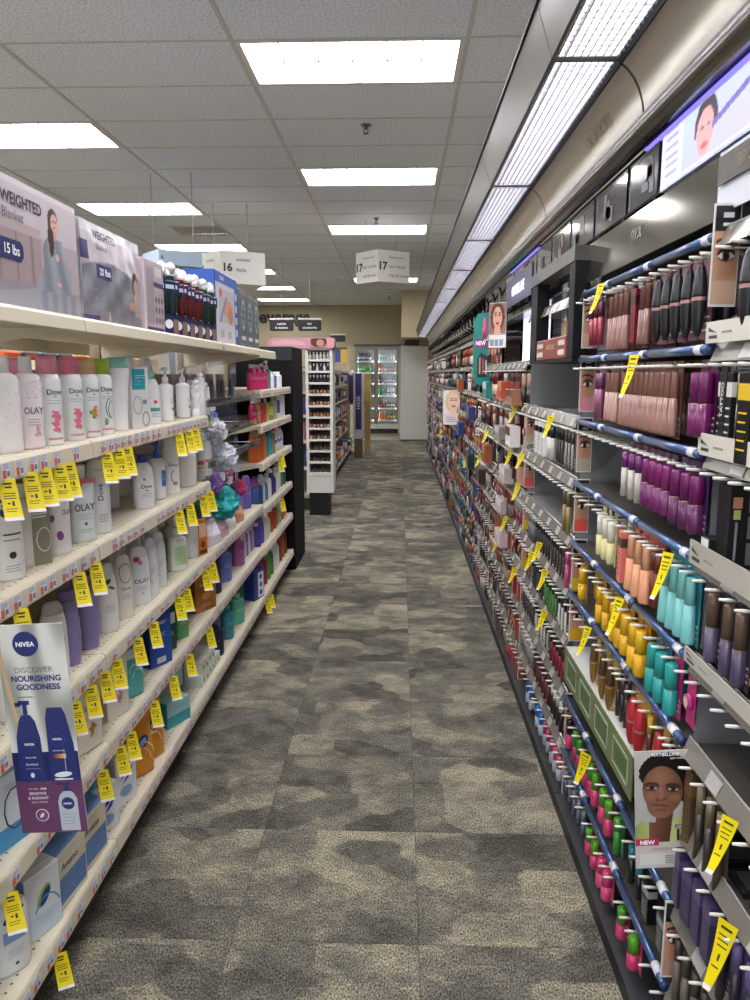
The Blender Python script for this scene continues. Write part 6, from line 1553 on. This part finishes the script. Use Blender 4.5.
t = thing('model_poster', 'pale poster of a blonde woman hanging out low over the far right shelves', 'poster', (XR-.035, 7.55, 1.0), -25)
mb = MB(); mb.box(-.11, .11, 0, .003, 0, .34, WHITE); mb.build('card', t); picture('printed_front', .21, .33, 24, 36, lambda u, v: ((.90, .84, .85) if v < .3 else face_fn((.86, .76, .58), (.93, .78, .70), (.92, .88, .88), (.75, .35, .38))(u, (v-.3)/.7)), t, (0, -.0008, .005))
mb = MB(); [mb.box(-.08, .05-.02*k, -.0016, -.0008, .03+.02*k, .037+.02*k, M('#a8949c', .4)) for k in range(3)]; mb.build('printed_caption', t)
t = thing('hanging_sign', 'tall teal rounded sign with a purple NEW badge and a picture of sticks', 'sign', (XR-.03, 5.05, 1.42), -30)
pts = []
for k in range(24):
    a = 6.283*k/24; cx, cz = .055*math.copysign(abs(math.cos(a))**.6, math.cos(a)), (.23 if math.sin(a) > 0 else .23)
    pts.append((cx*1.2, .24+.235*math.copysign(abs(math.sin(a))**.45, math.sin(a))))
mb = MB(); mb.prism(pts, 1, 0, .004, M('#1f8078', .35)); mb.build('sign_board', t)
mb = MB(); mb.box(-.05, .03, -.003, -.0005, .25, .31, M('#8a2f7a', .4)); d_text(mb, 'NEW', -.01, .28, .028, M('#ffffff', .4), lambda x, z: -.003, .03, .07); mb.build('new_badge', t)
mb = MB(); mb.prism([(-.03, .06), (.035, .06), (.04, .19), (-.01, .22), (-.035, .18)], 1, -.002, -.0005, M('#2a2e33', .4)); [mb.box(-.02+.022*k, -.010+.022*k, -.004, -.002, .08, .19-.01*k, M(['#c98a6a', '#a8506a', '#d9b8a0'][k], .4)) for k in range(3)]; mb.build('printed_sticks', t)

# --- canopy over the makeup wall -------------------------------------------------------------------
CANP = [(-.5+1.22*k) for k in range(14)]
TUBE = M('#fffdff', .4, emit=CANOPY)
def outline():   # cross-section points, X and Z
    pass
HC = M('#c9c6c0', .3, .9)
for k in range(13):
    y0, y1 = CANP[k], CANP[k+1]-.004
    L = y1-y0
    t = thing('canopy_light_unit', f'louvred metal light canopy section over the makeup wall, {ORD[k]} from the front', 'light canopy', (0, y0, 0), 0, 'light canopy sections over the makeup wall')
    mb = MB(); mb.prism([(.318, 2.352), (.355, 2.238), (.362, 2.238), (.326, 2.358)], 1, 0, L, STEEL); mb.prism([(.326, 2.35), (.90, 2.35), (.90, 2.358), (.326, 2.358)], 1, 0, L, M('#8a867e', .5)); mb.build('outer_fascia', t)
    mb = MB(); mb.prism([(.312, 2.354), (.322, 2.354), (.322, 2.362), (.312, 2.362)], 1, 0, L, BLACK); mb.build('black_edge', t)
    mb = MB(); mb.box(.357, .362, 0, L, 2.236, 2.25, M('#5a564f', .4, .5)); mb.box(.515, .522, 0, L, 2.222, 2.25, BLACK); mb.box(.362, .515, 0, .010, 2.232, 2.25, M('#6a655d', .35, .6)); mb.build('lamp_frame', t)
    mb = MB(); V = M('#b9b9be', .25, .7)
    for j in range(9): mb.box(.3665+.0175*j, .3690+.0175*j, .012, L, 2.236, 2.252, V)
    for j in range(44):
        yy = .02+j*L/44; mb.box(.362, .515, yy, yy+.0022, 2.236, 2.252, V)
    mb.build('louver_grid', t)
    for x in (.388, .438, .489):
        mb = MB(); mb.tube([(x, .02, 2.274), (x, L-.02, 2.274)], .0125, TUBE, 10); mb.build('fluorescent_tube', t)
    mb = MB(); mb.box(.357, .520, 0, L, 2.295, 2.30, M('#e6e4ea', .3, .6)); mb.box(.520, .522, 0, L, 2.25, 2.295, M('#e6e4ea', .3, .6)); mb.build('reflector', t)
    # curved champagne panel and chrome trim
    prof = [(.520, 2.222), (.533, 2.212), (.549, 2.193), (.562, 2.170), (.571, 2.145), (.576, 2.122), (.577, 2.108)]
    mb = MB(); mb.sweep(prof, 1, .004, L-.004, CHAMP); mb.sweep([(x+.004, z+.002) for x, z in reversed(prof)], 1, .004, L-.004, M('#8a867e', .5)); mb.build('curved_panel', t)
    mb = MB(); pr_ = [(.576, 2.112), (.566, 2.104), (.560, 2.090), (.560, 2.075), (.568, 2.062), (.60, 2.055)]
    mb.sweep(pr_, 1, 0, L, CHROME); mb.prism([(.60, 2.055), (.60, 2.12), (.606, 2.12), (.606, 2.055)], 1, 0, L, BLACK); mb.build('chrome_trim', t)
    if k == 2:
        vs, fs, asp = text_geo('NEW YORK', .01)
        mb = MB(); s = .034
        # letters read along the panel facing the aisle
        out = []
        for x, y in vs:
            f = .5+y*.9; px = .5475+(1-f)*.018; pz = 2.194-(1-f)*.035
            out.append((px-.003, .35-x*s, pz-.003))
        mb.add(out, fs, M('#a89f8f', .3, .9)); mb.build('raised_lettering', t)
# head panels between the goods and the canopy
DK = M('#22242c', .12, .3, coat=1.0)
for b in range(0, 15):
    y0, y1 = YB[b], YB[b+1]; L = y1-y0
    t = thing('header_board', f'dark glossy header band above the top shelf of the {BN[b]} bay on the right', 'header panel', (.64, y0, 1.80), 0, 'dark header panels of the makeup wall')
    mb = MB(); mb.box(.05, .056, 0, L, .0, .26, DK); mb.build('dark_band', t)
    mb = MB(); mb.box(-.03, .05, .0, L, .0, .008, M('#a5a3a6', .2, .7)); mb.build('lower_ledge', t)
    for j in range(3 if b < 5 else 0):
        if b == 0 or (b == 1 and j == 0): continue
        q = MB(); q.box(-.04, -.037, (.46 if b == 1 and j == 1 else .02+j*L/3), (j+1)*L/3-.01, .118, .235, DK); q.box(-.041, -.04, (j+1)*L/3-.014, (j+1)*L/3-.01, .118, .235, M('#8a8c90', .3, .6))
        g = random.Random(b*7+j)
        for _ in range(4):
            a = g.uniform(.13, L/3-.1); zz = g.uniform(.12, .17); q.box(-.0412, -.0402, j*L/3+a, j*L/3+a+g.uniform(.03, .07), zz, zz+g.uniform(.02, .06), M(g.choice(['#4a3428', '#5a4432', '#6a4a2a', '#26303a', '#3a2a2c']), .3))
        q.build('dark_picture', t)
    if b >= 4:
        for j in range(3):
            q = MB()
            yy = (j+.5)*L/3
            q.tube([(-.06, yy-.05, .20), (-.02, yy+.02, .12), (.04, yy+.05, .10)], .007, BLACK, 6); q.box(-.04, -.037, yy-.02, yy+.06, .08, .18, M('#c9c6bf', .2, .5))
            q.build('curl_bracket', t)
GLOW = M('#6f62e6', .4, emit=1.3)
for nm, ya, yb in (('nearest', .62, 2.02), ('farther', 3.5, 4.35)):
    t = thing('glow_strip', f'{nm} violet blue light strip tucked under the chrome canopy trim', 'light strip', (.61, ya, 2.05))
    mb = MB(); mb.box(0, .012, 0, yb-ya, .0, .006, GLOW); mb.build('light_diffuser', t)
    mb = MB(); mb.box(-.002, .016, 0, yb-ya, .010, .016, BLACK); mb.build('housing', t)
# lit screen with a face and a brush
def screen_fn(u, v):
    def el(cx, cy, rx, ry): return ((u-cx)/rx)**2+((v-cy)/ry)**2
    c = (.62+.12*u, .64+.06*v, .93)
    if u < .14: c = (.74, .72, .95)
    if .03 < u < .11 and int(v*18) % 3 == 0: c = (.52, .55, .85)
    if el(.268, .58, .062, .5) < 1 and v > .45: c = (.20, .16, .22)
    if el(.266, .48, .046, .40) < 1: c = (.80, .56, .56)
    if el(.266, .25, .02, .05) < 1: c = (.70, .28, .36)
    for ex in (.25, .284):
        if el(ex, .56, .010, .03) < 1: c = (.35, .22, .25)
    if abs((v-.50)-(u-.31)*1.5) < .06 and .30 < u < .52: c = (.38, .34, .62)
    if u > .50 and v < .5: c = (.30, .27, .45)
    if u > .52 and .1 < v < .40: c = (.70, .60, .86)
    if v < .05: c = (.80, .84, 1.0)
    return c
t = thing('video_screen', 'lit lavender screen strip with a face and brush above the makeup shelves', 'screen', (.60, 1.86, 1.915), -90)
mb = MB(); mb.box(0, .95, .001, .03, 0, .122, M('#c9d0f0', .3)); mb.build('screen_housing', t)
picture('lit_picture', .94, .112, 190, 34, screen_fn, t, (.475, -.0005, .005), mat=SCREEN)
# silver mirror-like panel under the screen and glowing brand header farther on
def strip_panel(name, label, cat, y0, y1, z0, z1, x, mat, text=None, tcol='#8a867e', th=.03, tm=None, lean=.0):
    t = thing(name, label, cat, (x, y0, z0))
    L, H = y1-y0, z1-z0
    mb = MB(); mb.prism([(0, 0), (.004, 0), (.004+lean, H), (lean, H)], 1, 0, L, mat); mb.build('panel', t)
    if text:
        vs, fs, asp = text_geo(text, .01); mb = MB()
        mb.add([(-.0012+lean*(.5+y*th/H), L/2-x_*th, H/2+y*th) for x_, y in vs], fs, tm or M(tcol, .35, .3)); mb.build('lettering', t)
    return t
strip_panel('header_sign', 'wavy silver mirror panel with faint lettering under the lit screen', 'sign', 1.50, 2.50, 1.782, 1.905, .588, M('#a9a498', .10, .95), 'nyx', '#5c5850', .045, lean=.012)
strip_panel('header_sign', 'white header plate with a dark picture at the upper right edge', 'sign', 1.0, 1.49, 1.79, 1.90, .588, M('#c9ccd6', .3), None)
t = thing('header_sign', 'dark bronze brow picture plate fixed beside the silver panel', 'sign', (.582, 1.22, 1.84)); mb = MB(); mb.box(0, .003, 0, .26, 0, .05, M('#3a322a', .4)); mb.build('plate', t)
vs, fs, asp = text_geo('BROW', .02); mb = MB(); mb.add([(-.001, .13-x*.022, .025+y*.022) for x, y in vs], fs, M('#7a6a54', .4)); mb.build('lettering', t)
strip_panel('header_sign', 'navy MAYBELLINE header sign edged by blue violet glow', 'sign', 3.55, 4.35, 1.86, 2.0, .595, M('#242a5c', .3), 'MAYBELLINE', '#e9ebff', .05, M('#e9ebff', .4, emit=1.2))
for i, (b, li, dy) in enumerate([(3, 1, .1), (3, 1, .55)]):
    t = thing('lit_niche', f'bluish white lit niche panel beside the red-lipped poster, {["nearer", "farther"][i]} one', 'light panel', (XR+.12, YB[b]+dy, LV[0]-.20))
    mb = MB(); mb.box(0, .004, 0, .34, 0, .26, M('#cfd6f2', .4, emit=.9)); mb.build('light_diffuser', t)
    mb = MB(); mb.box(-.002, .006, -.01, 0, 0, .26, BLACK); mb.build('edge_trim', t)

# ------------------------------------------------------------------ beyond: hanging signs, end displays, coolers
SG = M('#c9c6c0', .5); DKT = M('#26262a', .5)
def prism_sign(label, x, y, z, w, h, num, lines, SG=SG):
    """three-sided hanging aisle sign with a corner toward the camera"""
    t = thing('aisle_sign', label, 'aisle sign', (x, y, z))
    pts = [(0, 0), (w*.90, .22), (w*.4, .75), (-w*.66, .27)]
    mb = MB(); mb.prism(pts, 2, 0, h, SG); mb.build('sign_body', t)
    mb = MB()
    def face(p, q, right):
        px, py = p; qx, qy = q
        L = math.hypot(qx-px, qy-py); ux, uy = (qx-px)/L, (qy-py)/L; nx, ny = uy, -ux
        def put(s, u, v, size, bold):
            vs, fs, asp = text_geo(s, bold)
            wid = min(size, (.94-u)*L/asp)
            a = [(px+ux*(u*L+(xx+asp/2)*wid)+nx*.003, py+uy*(u*L+(xx+asp/2)*wid)+ny*.003, v*h+yy*size) for xx, yy in vs]
            mb.add(a, fs, DKT)
        put(num, .05, .5, h*.27, .04)
        for i, s in enumerate(lines): put(s, .34, .78-.28*i if len(lines) > 2 else .75-.32*i, h*.105, .0)
    face(pts[3], pts[0], False); face(pts[0], pts[1], True)
    mb.build('lettering', t)
    for dx, dy in ((-.15, .35), (.2, .35)):
        q = MB(); q.tube([(dx, dy, h), (dx, dy, 3.2-z)], .003, M('#9a9894', .4)); q.build('hanging_wire', t)
    return t
prism_sign('white hanging aisle sign numbered 17 over the middle of the aisle', -.245, 8.4, 2.49, .38, .333, '17', ['beauty tools', 'hair trends', 'trial & travel'])
prism_sign('white hanging aisle sign numbered 16 above the grey cartons', -1.76, 7.6, 2.385, .44, .312, '16', ['cookies', 'nuts'])
prism_sign('pale blue grey hanging aisle sign with a black dot, left of sign 16', -2.0, 6.4, 2.40, .34, .12, '6', [], M('#9fb0c0', .5))
def flat_sign(label, x, y, z, w, h, lines):
    t = thing('category_sign', label, 'category sign', (x, y, z), 0, 'small black category signs')
    mb = MB(); mb.prism([(-w/2+.02, 0), (w/2-.02, 0), (w/2, .02), (w/2, h-.02), (w/2-.02, h), (-w/2+.02, h), (-w/2, h-.02), (-w/2, .02)], 1, 0, .02, M('#1c1c1f', .4)); mb.build('sign_board', t)
    mb = MB(); mb.box(-w/2, w/2, -.004, .02, h+.01, h+.03, M('#e9e6df', .4)); mb.build('white_rail', t)
    if lines:
        mb = MB()
        for i, s in enumerate(lines): d_text(mb, s, 0, h*(.68-.36*i) if len(lines) > 1 else h*.5, h*.2, M('#f2f2f2', .4), lambda x_, z_: -.001, .02, w*.85)
        mb.build('lettering', t)
    q = MB(); q.tube([(0, .01, h+.03), (0, .01, 3.2-z)], .003, M('#b9b6ae', .4)); q.build('hanging_wire', t)
flat_sign('black sign reading cookies and crackers hanging before the back wall', -1.735, 11.2, 2.12, .35, .155, ['cookies', '& crackers'])
flat_sign('black sign reading hair accessories hanging beside the crackers sign', -1.32, 11.2, 2.12, .34, .155, ['hair', 'accessories'])
flat_sign('small plain black sign hanging low above the beige end panels', -1.10, 13.5, 2.06, .27, .11, None)
t = thing('wall_lettering', 'large black lettering on the beige back wall behind the small signs', 'wall lettering', (-3.0, 19.29, 2.87))
vs, fs, asp = text_geo('beverage', .035); mb = MB(); s = .42
mb.add([(x*s*.97-.0, -.012, y*s) for x, y in vs], fs, M('#1f1e1d', .5)); mb.add([(x*s*.97, -.0, y*s) for x, y in vs], [tuple(reversed(f)) for f in fs], M('#1f1e1d', .5)); mb.build('raised_letters', t)

# --- white cosmetics end display ---------------------------------------------------------------
t = thing('end_display', 'white cosmetics end display with eleven small shelves under a pink header', 'display', (-.985, 7.9, 0))
W = .285; WH_ = M('#dcd8d2', .4)
mb = MB(); mb.box(0, .03, 0, .30, .25, 1.76, WH_); mb.box(W-.03, W, 0, .30, .25, 1.76, WH_); mb.box(.03, W-.03, .28, .30, .25, 1.76, M('#6a635c', .5)); mb.box(.0, W, 0, .3, 1.745, 1.76, WH_); mb.build('carcass', t)
mb = MB(); mb.box(.02, W-.05, .04, .26, 0, .25, M('#121214', .5)); mb.build('black_base', t)
mb = MB(); mb.box(0, W, -.006, 0, .25, .44, M('#d6d3cd', .4)); mb.box(.02, W-.02, -.008, -.006, .42, .425, M('#8a867e', .4)); mb.build('drawer_front', t)
ez = [.445+.1185*k for k in range(11)]
for z in ez: q = MB(); q.box(.03, W-.03, -.004, .28, z, z+.022, M('#e3dfd8', .4)); q.build('shelf', t)
g = random.Random(5)
for i, z in enumerate(reversed(ez)):
    for k in range(6):
        c = (['#e6e2dd', '#d9cfc6'], ['#dfe0e2', '#3a3436'], ['#2c2728', '#3a3030'], ['#b98a6a', '#a87a5a'], ['#a67858', '#c99c78'], ['#8f6244', '#b08058'], ['#9c7458', '#c9a48a'], ['#b48f74', '#7a4f38'], ['#4a3830', '#6a5040'], ['#3a2f2a', '#5a4436'], ['#6a5044', '#4a3a34'])[i][k % 2]
        h = .075 if i < 3 else .055
        t2 = thing('foundation_bottle', f'{"pale" if i < 2 else "brown"} makeup bottle on the white end display, {ORD[i]} shelf down, {ORD[k]} from left', 'makeup bottle', (-.985+.048+.037*k, 7.935, z+.0225), 0, 'makeup bottles on the white end display')
        q = MB(); q.lathe([(.013, 0), (.014, h*.6), (.008, h*.68)], M(c, .3), 8); q.build('bottle_body', t2)
        q = MB(); q.lathe([(.008, h*.66), (.009, h)], M('#1c1a1a' if i not in (0, 1, 2) else '#f0eeea', .3), 8); q.build('cap', t2)
t = thing('header_sign', 'pink rounded header with a printed face on top of the white end display', 'sign', (-1.37, 7.88, 1.762))
mb = MB(); pts = [(0, 0), (.675, 0), (.69, .02), (.69, .09), (.67, .108), (.06, .108), (.01, .08), (-.01, .03)]
mb.prism(pts, 1, 0, .25, M('#d99aa4', .4)); mb.build('sign_body', t)
mb = MB(); mb.prism([(.03, .03), (.40, .03), (.36, .07), (.2, .09), (.06, .075)], 1, -.003, 0, M('#e6b4bc', .4)); mb.build('light_sweep', t)
picture('printed_face', .17, .095, 20, 12, lambda u, v: (.30, .17, .13) if ((u-.5)/.5)**2+((v-.6)/.55)**2 < 1 and not ((u-.6)/.24)**2+((v-.5)/.4)**2 < 1 else ((.80, .58, .48) if ((u-.6)/.24)**2+((v-.5)/.4)**2 < 1 else (.75, .5, .5)), t, (.53, -.004, .006))
# side gondola behind the end display
t = thing('side_gondola', 'beige shelving of hair goods running back behind the white end display', 'shelving', (-.90, 8.25, 0))
mb = MB(); mb.box(-.5, -.42, 0, 6.2, 0, 1.60, M('#8a8068', .6)); mb.build('back_panel', t)
mb = MB(); mb.box(-.5, -.04, 0, 6.2, 0, .13, M('#3a352e', .6)); mb.build('kick_plate', t)
for z in (.17, .48, .78, 1.06, 1.32, 1.56):
    q = MB(); q.box(-.42, 0 if z < .3 else -.10, 0, 6.2, z-.035, z, CREAM); q.build('shelf', t)
g = random.Random(11)
for li, z in enumerate((.172, .482, .782, 1.062, 1.322)):
    for k in range(16):
        y = 8.4+.37*k
        c = g.choice(['#2a2a2c', '#e0dcd4', '#3a4f9a', '#c8502c', '#b9b4ac', '#d98a9a', '#6a5a7a', '#1f6a8a', '#e6e2da', '#55504a', '#8a2f3a'])
        h = g.uniform(.14, .22); w = g.uniform(.05, .1)
        t2 = thing('hair_product', f'hair accessory beyond the white display, shelf {["one", "two", "three", "four", "five"][li]} up, {ORD[k]} from the front', 'hair accessory', (-.90-(.05 if li == 0 else .14), y, z), 60+g.uniform(-15, 15), 'hair goods beyond the white end display')
        q = MB(); q.box(-w, w, -.02, .02, 0, h, M(c, .4), .004); q.build('packet', t2)
        q = MB(); q.box(-w*.7, w*.7, -.022, -.02, h*.3, h*.8, M(g.choice(['#f0ece4', '#c9c4bc', '#e0a03a', '#2a2a2c']), .4)); q.build('label', t2)
t = thing('orange_pouch', 'orange hair accessory pack on the lowest side shelf beyond the white display', 'packet', (-.90, 9.75, .172), 50)
mb = MB(); mb.box(-.09, .09, -.03, .03, 0, .17, M('#d9582c', .4), .01); mb.build('pack_body', t); mb = MB(); mb.box(-.05, .05, -.034, -.03, .04, .12, M('#f0b090', .4)); mb.build('label', t)
# strip of products squeezed between black panel and white display
t = thing('corner_shelving', 'narrow white shelving seen edge-on between the black panel and the end display', 'shelving', (-1.12, 7.35, 0))
mb = MB(); mb.box(0, .10, .0, .03, .0, 1.45, M('#4a4644', .5)); mb.build('back_panel', t)
for z in (.12, .32, .52, .73, .94, 1.15): q = MB(); q.prism([(0, z), (.17, z+.03), (.17, z+.06), (0, z+.03)], 1, -.02, .03, M('#cfcbc6', .4)); q.build('shelf', t)
g = random.Random(8)
for i, z in enumerate((.165, .365, .565, .775, .985, 1.195)):
    t2 = thing('boxed_item', f'small box on the edge-on shelving beside the black panel, {ORD[i]} from the floor', 'box', (-1.05, 7.335, z+.012), 0, 'small boxes beside the black panel')
    q = MB(); q.box(-.03, .07, -.02, .01, .0, .11, M(g.choice(['#b98a84', '#8a9ab8', '#7a2a34', '#d9d4cc']), .4)); q.build('box_body', t2)
    q = MB(); q.box(-.01, .05, -.022, -.02, .03, .08, M('#e6e2dc', .4)); q.build('label', t2)

# --- beige end panels and purple totem ------------------------------------------------------------
t = thing('shelving_end', 'beige end board of the farthest shelving left of the purple totem', 'end panel', (-1.15, 14.5, 0))
mb = MB(); mb.box(-.2, .16, 0, .06, .06, 1.70, M('#a59a80', .5)); mb.build('panel', t); mb = MB(); mb.box(-.2, .18, -.01, .07, 0, .06, M('#262422', .5)); mb.build('dark_foot', t)
mb = MB(); mb.box(-.2, .02, -.01, 0, 1.72, 1.96, M('#2f4a8a', .4)); mb.box(.02, .16, -.01, 0, 1.72, 1.96, M('#c9a23a', .4)); mb.box(-.2, .16, -.004, .06, 1.96, 2.0, M('#5a4a3a', .5)); mb.build('coloured_packs', t)
t = thing('post', 'tall narrow beige post between the end panel and the purple totem', 'post', (-.985, 14.2, 0))
mb = MB(); mb.box(0, .045, 0, .06, 0, 2.02, M('#b5a98c', .5)); mb.build('post_body', t); mb = MB(); mb.box(-.02, .065, -.02, .08, 0, .05, M('#3a352e', .5)); mb.build('foot', t)
t = thing('totem_display', 'tall purple and white totem with a narrow vertical sign before the coolers', 'display', (-.84, 13.6, .34))
mb = MB(); mb.box(0, .20, 0, .03, .0, 1.18, M('#d6d2d6', .4), .004); mb.build('white_board', t)
mb = MB(); mb.box(.04, .15, -.006, 0, .17, 1.17, M('#2c2470', .4)); d_text(mb, 'HASK', .095, .66, .07, M('#e9e6f5', .4), lambda x, z: -.007, .01, None, 0, True); mb.build('purple_strip', t)
mb = MB(); mb.lathe([(.01, .62), (.05, .68), (.05, 1.15), (.02, 1.24)], M('#5a3a6a', .4), 10, 1, .6, -.03, .02); mb.lathe([(.02, 1.13), (.045, 1.17), (.02, 1.22)], M('#e6e2e6', .4), 10, 1, .6, -.02, -.01); mb.build('hanging_bags', t)
mb = MB(); mb.box(0.02, .16, 0, .2, -.34, 0, M('#6a5a40', .5)); mb.build('foot', t)
t = thing('cardboard_display', 'tan cardboard display standing right behind the purple totem', 'display', (-.66, 14.2, 0))
mb = MB(); mb.box(0, .10, 0, .3, 0, 1.50, M('#b8965c', .6), .004); mb.build('body', t); mb = MB(); mb.box(.02, .09, -.004, 0, 1.0, 1.35, M('#d9b04a', .5)); mb.build('printed_panel', t)

# --- white column cabinet at the end of the right wall ---------------------------------------------
t = thing('tall_cabinet', 'plain white tall cabinet standing at the far end of the makeup wall', 'cabinet', (.02, 17.0, 0))
mb = MB(); mb.box(0, .60, 0, .6, .04, 2.12, M('#c6c5bc', .5), .004); mb.build('body', t)
mb = MB(); mb.box(.08, .40, -.02, .3, 2.12, 2.24, M('#3a3026', .5)); mb.build('dark_top_box', t)
mb = MB(); mb.box(.0, .6, -.003, 0, 0, .04, M('#55524a', .5)); mb.build('plinth', t)
mb = MB(); mb.box(.0, .012, -.004, 0, .04, 2.12, M('#e0dfd6', .4)); mb.build('corner_strip', t)

# --- drinks coolers ----------------------------------------------------------------------------------
FRM = M('#8f8a80', .35, .5)
def cooler(x0, w, which, seed):
    t = thing('drinks_cooler', f'lit glass-door drinks cooler in the back wall, {which} one', 'cooler', (x0, 19.25, 0), 0, 'drinks coolers in the back wall')
    mb = MB(); mb.box(0, .02, 0, .8, .25, 2.18, FRM); mb.box(w-.02, w, 0, .8, .25, 2.18, FRM); mb.box(.02, w-.02, .78, .8, .25, 2.18, M('#c9ccc6', .5)); mb.box(.02, w-.02, 0, .78, 2.16, 2.18, FRM); mb.box(.02, w-.02, .0, .78, .25, .27, FRM); mb.build('cabinet_body', t)
    mb = MB(); mb.box(0, w, -.01, .1, .12, .25, M('#c9c6bb', .4)); mb.box(0, w, .03, .1, .0, .12, M('#1d1c1a', .5)); mb.build('kick_panel', t)
    d = MB(); d.box(0, .05, -.03, 0, .26, 2.17, FRM); d.box(w-.05, w, -.03, 0, .26, 2.17, FRM); d.box(.05, w-.05, -.03, 0, 2.10, 2.17, FRM); d.box(.05, w-.05, -.03, 0, .26, .31, FRM); dr = d.build('door', t)
    q = MB(); q.box(.05, w-.05, -.012, -.008, .31, 2.10, GLASS); q.build('glass_pane', dr)
    q = MB(); q.tube([(w-.03, -.035, 1.0), (w-.03, -.055, 1.05), (w-.03, -.055, 1.4), (w-.03, -.035, 1.45)], .008, M('#55534e', .3, .6)); q.build('handle', dr)
    for xx in (.03, w-.03): q = MB(); q.box(xx-.008, xx+.008, .02, .035, .32, 2.1, M('#f4fbff', .4, emit=7.0)); q.build('light_strip', t)
    zs = [.34, .64, .96, 1.26, 1.54, 1.82]
    for z in zs: q = MB(); q.box(.03, w-.03, .05, .7, z-.012, z, M('#e9ebe6', .4)); q.box(.03, w-.03, .045, .05, z-.03, z+.012, M('#f0f2ee', .4)); q.build('shelf', t)
    P = [[('#e08a3a', '#d9582c'), ('#3a8a4a', '#e0a03a')], [('#3a2a22', '#b83a2a'), ('#5a2a20', '#e6d9c9')], [('#2a9a6a', '#1f7a4a'), ('#e6efe6', '#3a3a3a')], [('#2a2a2c', '#8a8f94'), ('#3a3a3e', '#c9c9c9')], [('#c8402c', '#e6e0d9'), ('#2a2428', '#d9603a')], [('#d9e6d0', '#3ab0a0'), ('#e6e9c9', '#e6efe9')]]
    if which == 'left':
        P[4] = [('#3ac03a', '#e0f0d0'), ('#58c83a', '#2a8a2a')]; P[3] = [('#4ac83a', '#c9e6b9'), ('#3aa83a', '#e0f0d0')]; P[5] = [('#2a2f5a', '#c9ccd6'), ('#3a3f6a', '#e6e6e9')]; P[2] = [('#e0dfd0', '#c9c4a0')]*2
    g = random.Random(seed)
    n = int((w-.12)/.068)
    for i, z in enumerate(zs):
        for k in range(n):
            c, c2 = P[i][(k*2//n) % 2]
            t2 = thing('drink_bottle', f'{["bottom", "second lowest", "third lowest", "third highest", "second highest", "top"][i]} shelf drink bottle in the {which} cooler, {ORD[k]} from left', 'bottle', (x0+.09+.068*k, 19.33, z+.0005), 0, f'drink bottles in the {which} cooler')
            h = .20 if i else .22
            q = MB(); q.lathe([(.026, 0), (.028, .01), (.028, h*.6), (.011, h*.82), (.011, h*.93)], M(c, .2), 8); q.lathe([(.0285, h*.25), (.0285, h*.5)], M(c2, .4), 8, caps=False); q.build('bottle_body', t2)
            q = MB(); q.lathe([(.0125, h*.92), (.0125, h)], M(g.choice(['#e9e9e6', '#c8302c', '#2a8a3a', c]), .3), 6); q.build('cap', t2)
cooler(-1.13, .52, 'left', 1)
cooler(-.60, .56, 'right', 2)
mb = MB(); mb.box(-1.16, .02, 19.22, 19.30, 2.18, 2.24, M('#5a554c', .5)); struct(mb, 'trim_1')
mb = MB(); mb.box(-.04, .02, 19.2, 19.9, 0, 2.18, M('#b9b2a0', .5)); mb.box(-1.6, -1.13, 19.2, 19.3, 0, 2.18, M('#b5a98c', .6)); struct(mb, 'trim_2')
mb = MB(); mb.box(-1.6, .1, 20.2, 20.3, 0, 2.3, M('#3a3a38', .6)); struct(mb, 'wall_cooler')


# printed matter belongs to the part it is printed on
for o in list(bpy.data.objects):
    if o.parent is None and 'label' in o.keys():
        kids = list(o.children)
        if len(kids) < 2: continue
        main = next((k for k in kids if k.name.split('.')[0] in ('body', 'can', 'carton_body', 'paper', 'card', 'pack_body', 'sign_body', 'sign_board', 'front_lip', 'panel', 'packet', 'rust_card')), None)
        if main is None: continue
        for k in kids:
            n = k.name.split('.')[0]
            if k is not main and (n.startswith('printed') or n in ('perforated_strip', 'price_label', 'lettering', 'round_logo', 'new_badge', 'weight_badge', 'label')):
                k.parent = main
